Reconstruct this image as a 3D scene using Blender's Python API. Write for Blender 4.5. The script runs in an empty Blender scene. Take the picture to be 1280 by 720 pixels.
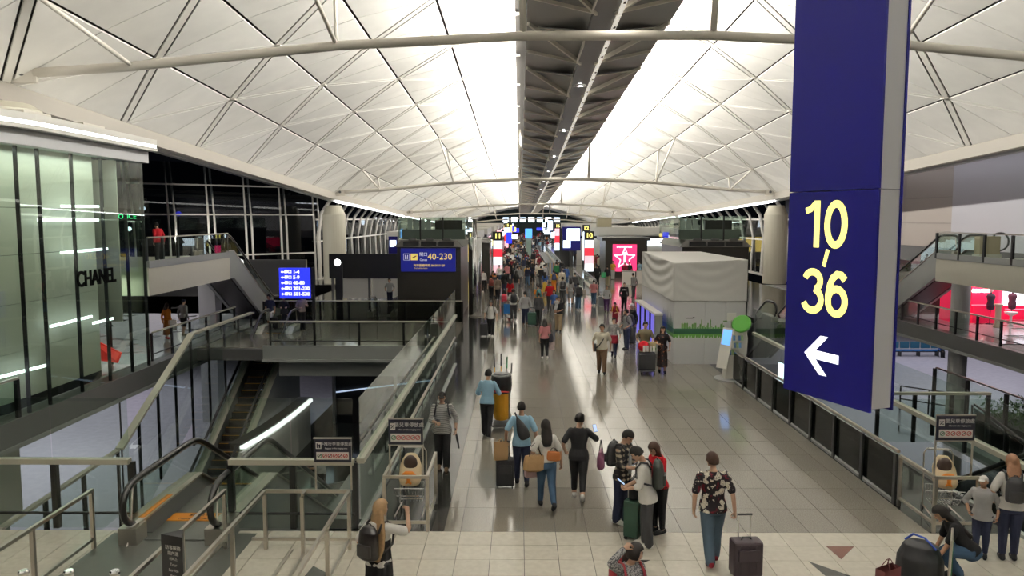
import bpy, bmesh, math, random
from math import sin, cos, pi, radians, sqrt, atan2
from mathutils import Vector, Matrix, noise
random.seed(7)
S = bpy.context.scene
COL = S.collection

# ------------------------------------------------------------------ camera
cd = bpy.data.cameras.new('camera')
cam = bpy.data.objects.new('camera', cd)
COL.objects.link(cam)
cd.sensor_width = 36.0
cd.lens = 27.0
cd.clip_end = 600
PITCH, YAW = math.atan(87 / 960), math.atan(9 / 960)
cam.location = (0, 0, 5.3)
cam.rotation_euler = (pi / 2 - PITCH, 0, YAW)
S.camera = cam

# ------------------------------------------------------------------ world, exposure
w = bpy.data.worlds.new('night')
S.world = w
w.use_nodes = True
w.node_tree.nodes['Background'].inputs[0].default_value = (0.0015, 0.0018, 0.0025, 1)
w.node_tree.nodes['Background'].inputs[1].default_value = 1.0
S.view_settings.view_transform = 'Standard'
S.view_settings.look = 'None'
S.view_settings.gamma = 1.0
S.view_settings.use_curve_mapping = False
S.view_settings.exposure = 0.0
S.cycles.transparent_max_bounces = 24
S.cycles.max_bounces = 8
S.cycles.diffuse_bounces = 4
S.cycles.sample_clamp_indirect = 6.0

XC = 2.87                        # centre line of the hall
G = [(-30, 16.9), (40, 13.6), (65, 12.45), (100, 11.4), (180, 9.4), (270, 8.0)]


def gy(Y):
    for (a, za), (b, zb) in zip(G, G[1:]):
        if Y <= b:
            return za + (zb - za) * (Y - a) / (b - a)
    return G[-1][1]


def roof(X, Y):
    return gy(Y) - 5.25 * ((X - XC) / 18.0) ** 2


def lamp(name, loc, rot, size, energy, col=(1, 1, 1), spread=pi):
    l = bpy.data.lights.new(name, 'AREA')
    l.shape = 'RECTANGLE'
    l.size, l.size_y = size
    l.energy = energy
    l.color = col
    l.spread = spread
    o = bpy.data.objects.new(name, l)
    o.location = loc
    o.rotation_euler = rot
    COL.objects.link(o)
    return o


def run_lamp(name, x, ya, yb, dz, tilt, energy, spread):
    """a long lamp that follows the slope of the roof from ya to yb; tilt turns it from straight up towards +x"""
    a, b = Vector((x, ya, gy(ya) + dz)), Vector((x, yb, gy(yb) + dz))
    d = (b - a).normalized()
    up = Vector((0, -d.z, d.y))
    e = up * cos(tilt) + Vector((1, 0, 0)) * sin(tilt)
    o = lamp(name, (a + b) / 2, (0, 0, 0), (0.35, (b - a).length), energy, (1.0, 0.965, 0.90), spread)
    z = -e
    xax = d.cross(z)
    o.rotation_euler = Matrix((xax, d, z)).transposed().to_euler()


# uplights along both top edges of the hanging spine wash the vault; one run per bay
UPL = 1.35
for k, (ya, yb, e) in enumerate([(-14, 12, 4400), (13, 39.5, 2700), (40.5, 64.5, 2600), (65.5, 99, 3500), (100.5, 119, 1800), (119, 160, 3000), (161, 215, 3000)]):
    ym = (ya + yb) / 2
    for s in (-1, 1):
        run_lamp('uplight_run', XC + s * 2.3, ya, yb, -1.1, radians(76) * s, e * 0.78 * UPL, radians(108))
        run_lamp('uplight_run', XC + s * 2.1, ya, yb, -1.1, radians(30) * s, e * 0.12 * UPL, pi)
        # gutter uplights along the outer edges
        run_lamp('gutter_uplight', XC + s * 17.3, ya, yb, -6.7, radians(-38) * s, e * 0.025 * UPL, pi)
# small downlights in the keel of the spine
for k, (ya, yb, e) in enumerate([(-10, 14, 160), (15, 50, 520), (51, 100, 620), (101, 200, 700)]):
    ym = (ya + yb) / 2
    lamp('downlight_run', (XC, ym, gy(ym) - 2.25), (0, 0, 0), (0.3, yb - ya), e, (1.0, 0.93, 0.82), radians(130))
# halls beside and below: lamps in the soffits
lamp('soffit_lamp', (-24, 36, -0.75), (0, 0, 0), (14, 24), 950, (0.93, 0.9, 1.0))
lamp('soffit_lamp', (-21, 40, 2.3), (0, 0, 0), (10, 12), 330, (0.97, 0.94, 1.0))
lamp('soffit_lamp', (25.5, 38, 2.6), (0, 0, 0), (9, 18), 520, (0.97, 0.93, 1.0))
lamp('soffit_lamp', (30, 52, -0.75), (0, 0, 0), (18, 20), 1100, (0.92, 0.9, 1.0))
lamp('hall_lamp', (14, 30, -0.9), (0, 0, 0), (6, 10), 60, (0.95, 0.95, 1.0))
lamp('hall_lamp', (-8, 40, -0.9), (0, 0, 0), (6, 5), 110, (0.85, 0.92, 1.0))

# ------------------------------------------------------------------ materials
MATS = {}


def mat(name, col=(0.8, 0.8, 0.8), rough=0.5, metal=0.0, emit=0.0, ecol=None, spec=0.5, var=0.0, scale=8.0, bump=0.0, rnd=0.0, coat=0.0):
    if name in MATS:
        return MATS[name]
    m = bpy.data.materials.new(name)
    m.use_nodes = True
    nt = m.node_tree
    b = nt.nodes['Principled BSDF']
    b.inputs['Base Color'].default_value = (*col, 1)
    b.inputs['Roughness'].default_value = rough
    b.inputs['Metallic'].default_value = metal
    b.inputs['Specular IOR Level'].default_value = spec
    b.inputs['Coat Weight'].default_value = coat
    if emit:
        b.inputs['Emission Color'].default_value = (*(ecol or col), 1)
        b.inputs['Emission Strength'].default_value = emit
    if var or bump or rnd:
        tc = nt.nodes.new('ShaderNodeTexCoord')
        nz = nt.nodes.new('ShaderNodeTexNoise')
        nz.inputs['Scale'].default_value = scale
        nz.inputs['Detail'].default_value = 4
        nt.links.new(tc.outputs['Object'], nz.inputs['Vector'])
        if var or rnd:
            hs = nt.nodes.new('ShaderNodeHueSaturation')
            hs.inputs['Color'].default_value = (*col, 1)
            mr = nt.nodes.new('ShaderNodeMapRange')
            mr.inputs['To Min'].default_value = 1 - var
            mr.inputs['To Max'].default_value = 1 + var
            nt.links.new(nz.outputs['Fac'], mr.inputs['Value'])
            src = mr.outputs['Result']
            if rnd:
                oi = nt.nodes.new('ShaderNodeObjectInfo')
                m2 = nt.nodes.new('ShaderNodeMapRange')
                m2.inputs['To Min'].default_value = 1 - rnd
                m2.inputs['To Max'].default_value = 1 + rnd
                nt.links.new(oi.outputs['Random'], m2.inputs['Value'])
                mu = nt.nodes.new('ShaderNodeMath')
                mu.operation = 'MULTIPLY'
                nt.links.new(src, mu.inputs[0])
                nt.links.new(m2.outputs['Result'], mu.inputs[1])
                src = mu.outputs[0]
            nt.links.new(src, hs.inputs['Value'])
            nt.links.new(hs.outputs['Color'], b.inputs['Base Color'])
        if bump:
            bp = nt.nodes.new('ShaderNodeBump')
            bp.inputs['Strength'].default_value = bump
            bp.inputs['Distance'].default_value = 0.02
            nt.links.new(nz.outputs['Fac'], bp.inputs['Height'])
            nt.links.new(bp.outputs['Normal'], b.inputs['Normal'])
    MATS[name] = m
    return m


def glass(name, tint=(0.9, 0.95, 0.92), refl=1.0, rough=0.0):
    m = bpy.data.materials.new(name)
    m.use_nodes = True
    nt = m.node_tree
    nt.nodes.remove(nt.nodes['Principled BSDF'])
    out = nt.nodes['Material Output']
    tr = nt.nodes.new('ShaderNodeBsdfTransparent')
    tr.inputs[0].default_value = (*tint, 1)
    gl = nt.nodes.new('ShaderNodeBsdfGlossy')
    gl.inputs['Color'].default_value = (refl, refl, refl, 1)
    gl.inputs['Roughness'].default_value = rough
    lw = nt.nodes.new('ShaderNodeLayerWeight')
    lw.inputs['Blend'].default_value = 0.5
    pw = nt.nodes.new('ShaderNodeMath')
    pw.operation = 'POWER'
    pw.inputs[1].default_value = 5.0
    nt.links.new(lw.outputs['Facing'], pw.inputs[0])
    fr = nt.nodes.new('ShaderNodeMath')
    fr.operation = 'MULTIPLY_ADD'
    fr.inputs[1].default_value = 0.80
    fr.inputs[2].default_value = 0.035
    nt.links.new(pw.outputs[0], fr.inputs[0])
    mx = nt.nodes.new('ShaderNodeMixShader')
    nt.links.new(fr.outputs[0], mx.inputs[0])
    nt.links.new(tr.outputs[0], mx.inputs[1])
    nt.links.new(gl.outputs[0], mx.inputs[2])
    nt.links.new(mx.outputs[0], out.inputs[0])
    MATS[name] = m
    return m


M_GL = glass('clear_glass', (0.88, 0.93, 0.90))
M_GLD = glass('smoked_glass', (0.50, 0.53, 0.50))
M_GLB = glass('dark_glass', (0.16, 0.17, 0.16), .7)
M_GLS = glass('shop_glass', (0.90, 0.95, 0.90))
M_GLG = glass('green_glass', (0.79, 0.86, 0.81))
M_GLN = glass('night_window_glass', (0.55, 0.58, 0.6))
STEEL = mat('brushed_steel', (0.62, 0.58, 0.52), 0.32, 1.0)
CHROME = mat('polished_steel', (0.75, 0.75, 0.75), 0.12, 1.0)
CREAM = mat('cream_painted_metal', (0.62, 0.60, 0.50), 0.35, 0.3)
WHITEP = mat('white_paint', (0.74, 0.72, 0.66), 0.5, var=0.04, scale=1.5)
OFFW = mat('off_white_steelwork', (0.70, 0.66, 0.58), 0.45)
BLACKM = mat('black_metal', (0.012, 0.012, 0.013), 0.4)
DARKP = mat('dark_brown_cladding', (0.020, 0.018, 0.015), 0.35, var=0.1, scale=2)
GREYC = mat('grey_cladding', (0.30, 0.31, 0.30), 0.45, var=0.05, scale=1.2)
GREYD = mat('dark_grey_cladding', (0.12, 0.12, 0.12), 0.4, var=0.05, scale=1.2)
RUBBER = mat('black_rubber', (0.010, 0.010, 0.010), 0.28)
NAVY = mat('navy_sign_face', (0.010, 0.009, 0.15), 0.4, spec=.25)
LITBLUE = mat('lit_blue_screen', (0.02, 0.03, 0.5), 0.3, emit=1.6, ecol=(0.02, 0.03, 0.75))
LITWHITE = mat('lit_white', (1, 1, 1), 0.4, emit=6.0)
LITWARM = mat('lit_lettering_yellow', (1, 0.9, 0.3), 0.4, emit=1.35, ecol=(1.0, 0.88, 0.22))
LITPALE = mat('lit_lettering_white', (1, 1, 1), 0.4, emit=1.3)
LITPINK = mat('lit_pink_poster', (0.9, 0.05, 0.22), 0.3, emit=0.95, ecol=(0.95, 0.05, 0.20))
LITSCREEN = mat('lit_pale_screen', (0.8, 0.9, 1), 0.3, emit=2.4, ecol=(0.75, 0.88, 1))
LITRED = mat('lit_red_poster', (0.9, 0.03, 0.05), 0.3, emit=1.3)
LITGREEN = mat('lit_green', (0.05, 0.9, 0.3), 0.3, emit=1.5)
LITYEL = mat('lit_yellow_panel', (1, 0.75, 0.2), 0.3, emit=1.4)
LEDM = mat('led_strip', (1, 1, 1), 0.4, emit=9.0, ecol=(0.95, 0.95, 1))
ORANGE = mat('orange_plastic', (0.8, 0.25, 0.015), 0.4)
PAPER = mat('white_paper', (0.8, 0.78, 0.74), 0.6)
CERAM = mat('cream_plastic', (0.78, 0.62, 0.40), 0.35)


def stone(name, col, col2, rough, sc, rnd, spec=0.5):
    """Speckled polished stone; every slab gets its own tone."""
    m = bpy.data.materials.new(name)
    m.use_nodes = True
    nt = m.node_tree
    b = nt.nodes['Principled BSDF']
    tc = nt.nodes.new('ShaderNodeTexCoord')
    ge = nt.nodes.new('ShaderNodeNewGeometry')
    nz = nt.nodes.new('ShaderNodeTexNoise')
    nz.inputs['Scale'].default_value = sc
    nz.inputs['Detail'].default_value = 5
    nt.links.new(ge.outputs['Position'], nz.inputs['Vector'])
    cr = nt.nodes.new('ShaderNodeValToRGB')
    cr.color_ramp.elements[0].position = 0.38
    cr.color_ramp.elements[0].color = (*col2, 1)
    cr.color_ramp.elements[1].position = 0.62
    cr.color_ramp.elements[1].color = (*col, 1)
    nt.links.new(nz.outputs['Fac'], cr.inputs[0])
    oi = nt.nodes.new('ShaderNodeObjectInfo')
    mr = nt.nodes.new('ShaderNodeMapRange')
    mr.inputs['To Min'].default_value = 1 - rnd
    mr.inputs['To Max'].default_value = 1 + rnd
    nt.links.new(oi.outputs['Random'], mr.inputs['Value'])
    hs = nt.nodes.new('ShaderNodeHueSaturation')
    nt.links.new(cr.outputs[0], hs.inputs['Color'])
    nt.links.new(mr.outputs[0], hs.inputs['Value'])
    nt.links.new(hs.outputs[0], b.inputs['Base Color'])
    n2 = nt.nodes.new('ShaderNodeTexNoise')
    n2.inputs['Scale'].default_value = 1.3
    n2.inputs['Detail'].default_value = 3
    nt.links.new(ge.outputs['Position'], n2.inputs['Vector'])
    m2 = nt.nodes.new('ShaderNodeMapRange')
    m2.inputs['To Min'].default_value = rough * 0.8
    m2.inputs['To Max'].default_value = rough * 1.25
    nt.links.new(n2.outputs['Fac'], m2.inputs['Value'])
    nt.links.new(m2.outputs[0], b.inputs['Roughness'])
    b.inputs['Specular IOR Level'].default_value = spec
    MATS[name] = m
    return m


GRANITE = stone('grey_brown_granite', (0.275, 0.256, 0.217), (0.155, 0.142, 0.115), 0.11, 55, 0.045, 0.6)
CREAMT = stone('cream_stone_tile', (0.74, 0.70, 0.60), (0.68, 0.64, 0.545), 0.20, 9, 0.03, 0.45)
BLACKG = stone('black_granite', (0.040, 0.040, 0.036), (0.020, 0.020, 0.018), 0.10, 60, 0.1, 0.35)
LILACT = stone('pale_stone_tile', (0.60, 0.58, 0.60), (0.55, 0.53, 0.55), 0.15, 6, 0.04, 0.5)
LOWERF = stone('pale_grey_lower_floor', (0.52, 0.50, 0.55), (0.47, 0.455, 0.50), 0.20, 3, 0.03, 0.5)


# ------------------------------------------------------------------ mesh builder
def wloc(o):
    v = Vector((0, 0, 0))
    while o is not None:
        v = v + o.location
        o = o.parent
    return v


class MB:
    def __init__(s):
        s.v, s.f = [], []

    def add(s, vs, fs):
        n = len(s.v)
        s.v += [tuple(q) for q in vs]
        s.f += [tuple(i + n for i in f) for f in fs]
        return s

    def box(s, c, d, rz=0.0, R=None):
        hx, hy, hz = d[0] / 2, d[1] / 2, d[2] / 2
        vs = [Vector((x, y, z)) for x in (-hx, hx) for y in (-hy, hy) for z in (-hz, hz)]
        if R is None and rz:
            R = Matrix.Rotation(rz, 3, 'Z')
        if R is not None:
            vs = [R @ v for v in vs]
        vs = [v + Vector(c) for v in vs]
        return s.add(vs, [(0, 1, 3, 2), (4, 6, 7, 5), (0, 4, 5, 1), (2, 3, 7, 6), (0, 2, 6, 4), (1, 5, 7, 3)])

    def bb(s, x0, x1, y0, y1, z0, z1):
        return s.box(((x0 + x1) / 2, (y0 + y1) / 2, (z0 + z1) / 2), (abs(x1 - x0), abs(y1 - y0), abs(z1 - z0)))

    def prism(s, pts, off):
        """closed polygon pts (3d) swept by vector off"""
        n = len(pts)
        a = [Vector(p) for p in pts]
        b = [p + Vector(off) for p in a]
        fs = [tuple(range(n))[::-1], tuple(range(n, 2 * n))]
        fs += [(i, (i + 1) % n, n + (i + 1) % n, n + i) for i in range(n)]
        return s.add(a + b, fs)

    def beam(s, p, q, w, h, up=(0, 0, 1)):
        p, q = Vector(p), Vector(q)
        d = (q - p).normalized()
        u = Vector(up)
        if abs(d.dot(u)) > 0.98:
            u = Vector((0, 1, 0))
        r = d.cross(u).normalized()
        u = r.cross(d)
        vs = []
        for c in (p, q):
            for a, b in ((-1, -1), (1, -1), (1, 1), (-1, 1)):
                vs.append(c + r * a * w / 2 + u * b * h / 2)
        return s.add(vs, [(0, 3, 2, 1), (4, 5, 6, 7)] + [(i, (i + 1) % 4, 4 + (i + 1) % 4, 4 + i) for i in range(4)])

    def tube(s, pts, r, n=8, closed=False, squash=None):
        pts = [Vector(p) for p in pts]
        rs = r if isinstance(r, (list, tuple)) else [r] * len(pts)
        N = len(pts)
        vs, prev = [], None
        for i, p in enumerate(pts):
            a = pts[(i - 1) % N] if (closed or i > 0) else p
            b = pts[(i + 1) % N] if (closed or i < N - 1) else p
            d = (b - a).normalized()
            if prev is None:
                u = Vector((0, 0, 1)) if abs(d.z) < 0.9 else Vector((0, 1, 0))
                e1 = (u - d * d.dot(u)).normalized()
            else:
                e1 = (prev - d * d.dot(prev)).normalized()
            e2 = d.cross(e1)
            prev = e1
            for k in range(n):
                t = 2 * pi * k / n
                vs.append(p + (e1 * cos(t) + e2 * sin(t)) * rs[i])
        fs = []
        for i in range(N - (0 if closed else 1)):
            j = (i + 1) % N
            for k in range(n):
                fs.append((i * n + k, i * n + (k + 1) % n, j * n + (k + 1) % n, j * n + k))
        if not closed:
            fs.append(tuple(range(n))[::-1])
            fs.append(tuple((N - 1) * n + k for k in range(n)))
        return s.add(vs, fs)

    def loft(s, secs, n=14):
        """secs: (centre, axis1 vector, axis2 vector); closed with caps"""
        vs, fs = [], []
        for c, a, b in secs:
            c, a, b = Vector(c), Vector(a), Vector(b)
            for k in range(n):
                t = 2 * pi * k / n
                vs.append(c + a * cos(t) + b * sin(t))
        for i in range(len(secs) - 1):
            for k in range(n):
                fs.append((i * n + k, i * n + (k + 1) % n, (i + 1) * n + (k + 1) % n, (i + 1) * n + k))
        fs.append(tuple(range(n))[::-1])
        fs.append(tuple((len(secs) - 1) * n + k for k in range(n)))
        return s.add(vs, fs)

    def lathe(s, c, prof, n=16):
        """prof: (r, z) list, about the vertical through c"""
        return s.loft([((c[0], c[1], c[2] + z), (max(r, 1e-4), 0, 0), (0, max(r, 1e-4), 0)) for r, z in prof], n)

    def ell(s, c, r, R=None, n=12, m=8):
        vs, fs = [], []
        for i in range(m + 1):
            ph = pi * i / m
            for k in range(n):
                t = 2 * pi * k / n
                v = Vector((r[0] * sin(ph) * cos(t), r[1] * sin(ph) * sin(t), r[2] * cos(ph)))
                if R is not None:
                    v = R @ v
                vs.append(v + Vector(c))
        for i in range(m):
            for k in range(n):
                fs.append((i * n + k, (i + 1) * n + k, (i + 1) * n + (k + 1) % n, i * n + (k + 1) % n))
        return s.add(vs, fs)

    def build(s, name, m, parent=None, local=False, smooth=False, bevel=0.0, kind=None, mods=()):
        me = bpy.data.meshes.new(name)
        vs = s.v
        if parent is not None and not local:
            off = wloc(parent)
            if off.length > 0:
                vs = [(a - off.x, b - off.y, c - off.z) for a, b, c in vs]
        me.from_pydata(vs, [], s.f)
        me.materials.append(m)
        if bevel or smooth:
            bm = bmesh.new()
            bm.from_mesh(me)
            if smooth:
                bmesh.ops.remove_doubles(bm, verts=bm.verts, dist=1e-5)
            if bevel:
                bmesh.ops.bevel(bm, geom=list(bm.edges), offset=bevel, segments=2, affect='EDGES', profile=0.6)
            bmesh.ops.recalc_face_normals(bm, faces=bm.faces)
            bm.to_mesh(me)
            bm.free()
        if smooth:
            for p in me.polygons:
                p.use_smooth = True
        o = bpy.data.objects.new(name, me)
        COL.objects.link(o)
        if parent is not None:
            o.parent = parent
        if kind:
            o['kind'] = kind
        return o


def tag(o, label, cat, group=None):
    o['label'] = label
    o['category'] = cat
    if group:
        o['group'] = group
    return o


def thing(name, label, cat, loc=(0, 0, 0), rz=0.0, group=None):
    o = bpy.data.objects.new(name, None)
    o.empty_display_size = 0.1
    o.location = loc
    o.rotation_euler = (0, 0, rz)
    COL.objects.link(o)
    return tag(o, label, cat, group)


def struct(o):
    o['kind'] = 'structure'
    return o


TMP = bpy.data.scenes.new('workbench')      # a small scene of its own, so that evaluating one mesh stays quick


def evaluated(o):
    TMP.collection.objects.link(o)
    vl = TMP.view_layers[0]
    vl.update()
    me = bpy.data.meshes.new_from_object(o.evaluated_get(vl.depsgraph))
    TMP.collection.objects.unlink(o)
    return me


def text(s, size, loc, m, parent, rz=0.0, rx=pi / 2, ext=0.004, align='CENTER', name='lettering', xs=1.0, local=False, bold=0.0, mirror=False):
    cu = bpy.data.curves.new(name, 'FONT')
    cu.body = s
    cu.size = size
    cu.extrude = ext
    cu.offset = bold
    cu.resolution_u = 4
    cu.align_x = align
    cu.align_y = 'CENTER'
    t = bpy.data.objects.new(name, cu)
    me = evaluated(t)
    bpy.data.objects.remove(t)
    R = Matrix.Rotation(rz, 4, 'Z') @ Matrix.Rotation(rx, 4, 'X') @ Matrix.Diagonal((xs, 1, 1, 1))
    off = Vector(loc)
    if parent is not None and not local:
        off = off - wloc(parent)
    me.transform(Matrix.Translation(off) @ R)
    me.materials.clear()
    me.materials.append(m)
    me.name = name
    o = bpy.data.objects.new(name, me)
    COL.objects.link(o)
    if parent is not None:
        o.parent = parent
    return o


def pix(X, Y, Z):
    """size of things in the photograph's frame, to choose which pieces are built singly"""
    x = X * cos(YAW) + Y * sin(YAW)
    y = -X * sin(YAW) + Y * cos(YAW)
    z = Z - 5.3
    cy = y * cos(PITCH) - z * sin(PITCH)
    cz = z * cos(PITCH) + y * sin(PITCH)
    if cy < 0.5:
        return None
    return 640 + 960 * x / cy, 360 - 960 * cz / cy, cy


def inframe(X, Y, Z, m=60):
    q = pix(X, Y, Z)
    return q is not None and -m < q[0] < 1280 + m and -m < q[1] < 720 + m

# ------------------------------------------------------------------ floors
TS = 0.5375                      # tile module
Y0 = 12.62                       # where cream tile meets granite
SLABM = mat('concrete', (0.10, 0.10, 0.10), 0.9)
floor = struct(MB().bb(-14, 12, 3.0, Y0, -0.5, -0.03).bb(-2.75, 8.42, Y0, 39, -0.5, -0.03).bb(-13.2, -2.75, 31.0, 39, -0.5, -0.03)
               .bb(-40, 19.6, 42.5, 262, -0.5, -0.03).bb(-13.2, 8.42, 39, 42.5, -0.5, -0.03).build('floor', SLABM))


def slab_mb(x0, x1, y0, y1, g=0.004):
    return MB().bb(x0 + g, x1 - g, y0 + g, y1 - g, -0.03, 0.0)


tile_mesh = {}


def floor_piece(name, x0, x1, y0, y1, m, parent, z=0.0):
    key = (m.name, round(x1 - x0, 3), round(y1 - y0, 3))
    if key not in tile_mesh:
        b = MB()
        g = 0.004
        w_, l_ = (x1 - x0) / 2 - g, (y1 - y0) / 2 - g
        b.bb(-w_, w_, -l_, l_, -0.03, 0.0)
        o = b.build(name, m, parent, local=True)
        tile_mesh[key] = o.data
    else:
        o = bpy.data.objects.new(name, tile_mesh[key])
        COL.objects.link(o)
        o.parent = parent
    o.location = ((x0 + x1) / 2, (y0 + y1) / 2, z)
    return o


# cream tiles in front: those in the frame singly, the others joined
rest = MB()
i0 = int((-14 - 0.62) / TS) - 1
for i in range(i0, 22):
    x0 = 0.62 + i * TS
    if x0 < -14 or x0 + TS > 12.3:
        continue
    for j in range(17):
        y1 = Y0 - j * TS
        if x0 > -6.85 and x0 + TS < -4.4 and j < 3.4:      # escalator landing plate lies here
            continue
        if j < 4 and (pix(x0 + TS, y1, 0) or (-99,))[0] > -20 and pix(x0, y1, 0)[0] < 1300:
            floor_piece('tile', x0, x0 + TS, y1 - TS, y1, CREAMT, floor)
        else:
            rest.bb(x0 + .004, x0 + TS - .004, y1 - TS + .004, y1 - .004, -0.03, 0)
rest.build('tile_field', CREAMT, floor, kind='stuff')
# polished granite concourse
xs = [-1.28] + [0.62 + i * TS for i in range(-3, 12)] + [6.95]
xs = [a for a in xs if -1.28 <= a <= 6.95]
rest = MB()
n = 0
for j in range(230):
    y0 = Y0 + j * 1.075
    if y0 > 250:
        break
    for a, b_ in zip(xs, xs[1:]):
        if j < 17:
            floor_piece('granite_slab', a, b_, y0, y0 + 1.075, GRANITE, floor)
        elif j < 60:
            rest.bb(a + .004, b_ - .004, y0 + .004, y0 + 1.071, -0.03, 0)
    if j >= 60:
        rest.bb(-1.276, 6.946, y0 + .004, y0 + 1.071, -0.03, 0)
rest.build('granite_field', GRANITE, floor, kind='stuff')
# black granite borders along both edges
for a, b_ in ((-2.75, -1.28), (6.95, 8.42)):
    for j in range(13):
        floor_piece('black_slab', a, b_, Y0 + j * 2.15, Y0 + (j + 1) * 2.15, BLACKG, floor)
MB().bb(-2.75, -1.28, 40.6, 250, -0.03, 0).bb(6.95, 12.5, 40.6, 250, -0.03, -0.0).build('granite_border', GRANITE, floor)
MB().bb(-40, -2.75, 42.5, 250, -0.03, 0).bb(12.5, 19.6, 42.5, 250, -0.03, 0).build('side_paving', BLACKG, floor)
for j in range(4):
    for i in range(7):
        floor_piece('bridge_slab', -13.2 + i * 1.4928, -13.2 + (i + 1) * 1.4928, 31.2 + j * 1.95, 31.2 + (j + 1) * 1.95, GRANITE, floor)
MB().bb(-13.2, -2.75, 39, 42.5, -0.03, 0).bb(8.42, 19.6, 40.6, 42.5, -0.03, 0).build('landing_paving', BLACKG, floor)
# inlaid dark triangles in the cream tile
INLAY = mat('dark_stone_inlay', (0.055, 0.055, 0.05), 0.2)
INLAYR = mat('red_brown_stone_inlay', (0.16, 0.06, 0.04), 0.2)
for tri, m in (([(1.38, 11.0), (2.05, 11.55), (1.55, 11.55)], INLAY), ([(4.98, 12.08), (5.44, 12.08), (5.03, 11.6)], INLAYR),
               ([(4.49, 11.53), (4.95, 11.03), (4.56, 11.03)], INLAY), ([(-3.15, 11.3), (-2.7, 10.9), (-3.2, 10.85)], INLAY), ([(-4.2, 10.6), (-3.7, 10.9), (-3.9, 10.3)], INLAY)):
    MB().prism([(x, y, 0.0015) for x, y in tri], (0, 0, 0.001)).build('stone_inlay', m, floor)
# strips of floor on both flanks, at the same level
fl = struct(MB().bb(-40, -13.25, 17.5, 62, -0.45, -0.03).bb(19.75, 42, 24, 62, -0.45, -0.03).build('floor', GREYC))
for (xa, xb, nx) in ((-40, -13.75, 15), (20.2, 42, 12)):
    st = (xb - xa) / nx
    for i in range(nx):
        for j in range(18):
            y0 = 18 + j * 2.4
            if y0 > 60:
                continue
            if inframe(xa + (i + .5) * st, y0 + 1.2, 0, 10):
                floor_piece('tile', xa + i * st, xa + (i + 1) * st, y0, y0 + 2.4, LILACT, fl)
rng = random.Random(3)
for q in range(46):
    s = -1 if q < 30 else 1
    x = rng.uniform(-22, -14.4) if s < 0 else rng.uniform(20.8, 27)
    y = rng.uniform(28, 46)
    a = rng.uniform(0, 6.28)
    MB().prism([(x + .55 * cos(a + t), y + .55 * sin(a + t), 0.001) for t in (0, 1.6, 2.9)], (0, 0, 0.0015)).build('stone_inlay', INLAY, fl)
low = struct(MB().bb(-45, 48, 8, 80, -5.3, -5.0).build('floor', LOWERF))
MB().bb(-10.4, 19.0, 8.5, 46, -5.0, -4.985).build('dark_paving', BLACKG, low)
# edge bands under the flank strips
for x0, x1, ya, yb in ((-13.75, -13.2, 17.5, 36.5), (19.7, 20.2, 24, 42)):
    MB().bb(x0, x1, ya, yb, -0.62, 0.03).build('edge_band', GREYD, fl)
    MB().bb(x0 - .04, x1 + .04, ya, yb, -0.74, -0.62).build('edge_lip', GREYC, fl)

# ------------------------------------------------------------------ vaulted ceiling
SHELL = mat('ceiling_gap_backing', (0.045, 0.040, 0.034), 0.9)
PANEL = mat('ceiling_panel_white', (0.82, 0.80, 0.745), 0.62, var=0.11, scale=0.9, rnd=0.04, spec=0.2)
RIB = mat('ceiling_rib_white', (0.76, 0.735, 0.67), 0.55, spec=0.2)
b = MB()
nx, ys = 24, list(range(-12, 262, 4))
vs = [(XC - 18 + 36 * i / nx, y, roof(XC - 18 + 36 * i / nx, y) + 0.14) for y in ys for i in range(nx + 1)]
fs = [(j * (nx + 1) + i, j * (nx + 1) + i + 1, (j + 1) * (nx + 1) + i + 1, (j + 1) * (nx + 1) + i) for j in range(len(ys) - 1) for i in range(nx)]
ceiling = struct(b.add(vs, fs).build('ceiling', SHELL))


def inset(tri, d):
    """inset a 2d triangle, a distance for each edge i -> i+1"""
    c = (sum(p[0] for p in tri) / 3, sum(p[1] for p in tri) / 3)
    L = []
    for i in range(3):
        (ax, ay), (bx, by) = tri[i], tri[(i + 1) % 3]
        nx_, ny_ = -(by - ay), bx - ax
        l = sqrt(nx_ * nx_ + ny_ * ny_)
        nx_, ny_ = nx_ / l, ny_ / l
        if (c[0] - ax) * nx_ + (c[1] - ay) * ny_ < 0:
            nx_, ny_ = -nx_, -ny_
        L.append((nx_, ny_, nx_ * ax + ny_ * ay + d[i]))
    out = []
    for i in range(3):
        a1, b1, c1 = L[i - 1]
        a2, b2, c2 = L[i]
        D = a1 * b2 - a2 * b1
        out.append(((c1 * b2 - c2 * b1) / D, (a1 * c2 - a2 * c1) / D))
    return out


SY = 6.6667


def colx(i):
    return XC - 18 + 3 * i


def nodey(i, k):
    return 22.9 + SY * k + (SY / 2 if i % 2 else 0)


def panel_mb(b, P2, T2, th=0.05):
    """P2: inset outline; T2: the nodes that span its flat facet"""
    (x1, y1), (x2, y2), (x3, y3) = T2
    z1, z2, z3 = roof(x1, y1), roof(x2, y2), roof(x3, y3)
    D = (y2 - y3) * (x1 - x3) + (x3 - x2) * (y1 - y3)

    def zp(x, y):
        l1 = ((y2 - y3) * (x - x3) + (x3 - x2) * (y - y3)) / D
        l2 = ((y3 - y1) * (x - x3) + (x1 - x3) * (y - y3)) / D
        return l1 * z1 + l2 * z2 + (1 - l1 - l2) * z3
    lo = [(x, y, zp(x, y)) for x, y in P2]
    hi = [(x, y, z + th) for x, y, z in lo]
    return b.add(lo + hi, [(0, 1, 2), (5, 4, 3), (0, 3, 4, 1), (1, 4, 5, 2), (2, 5, 3, 0)])


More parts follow.
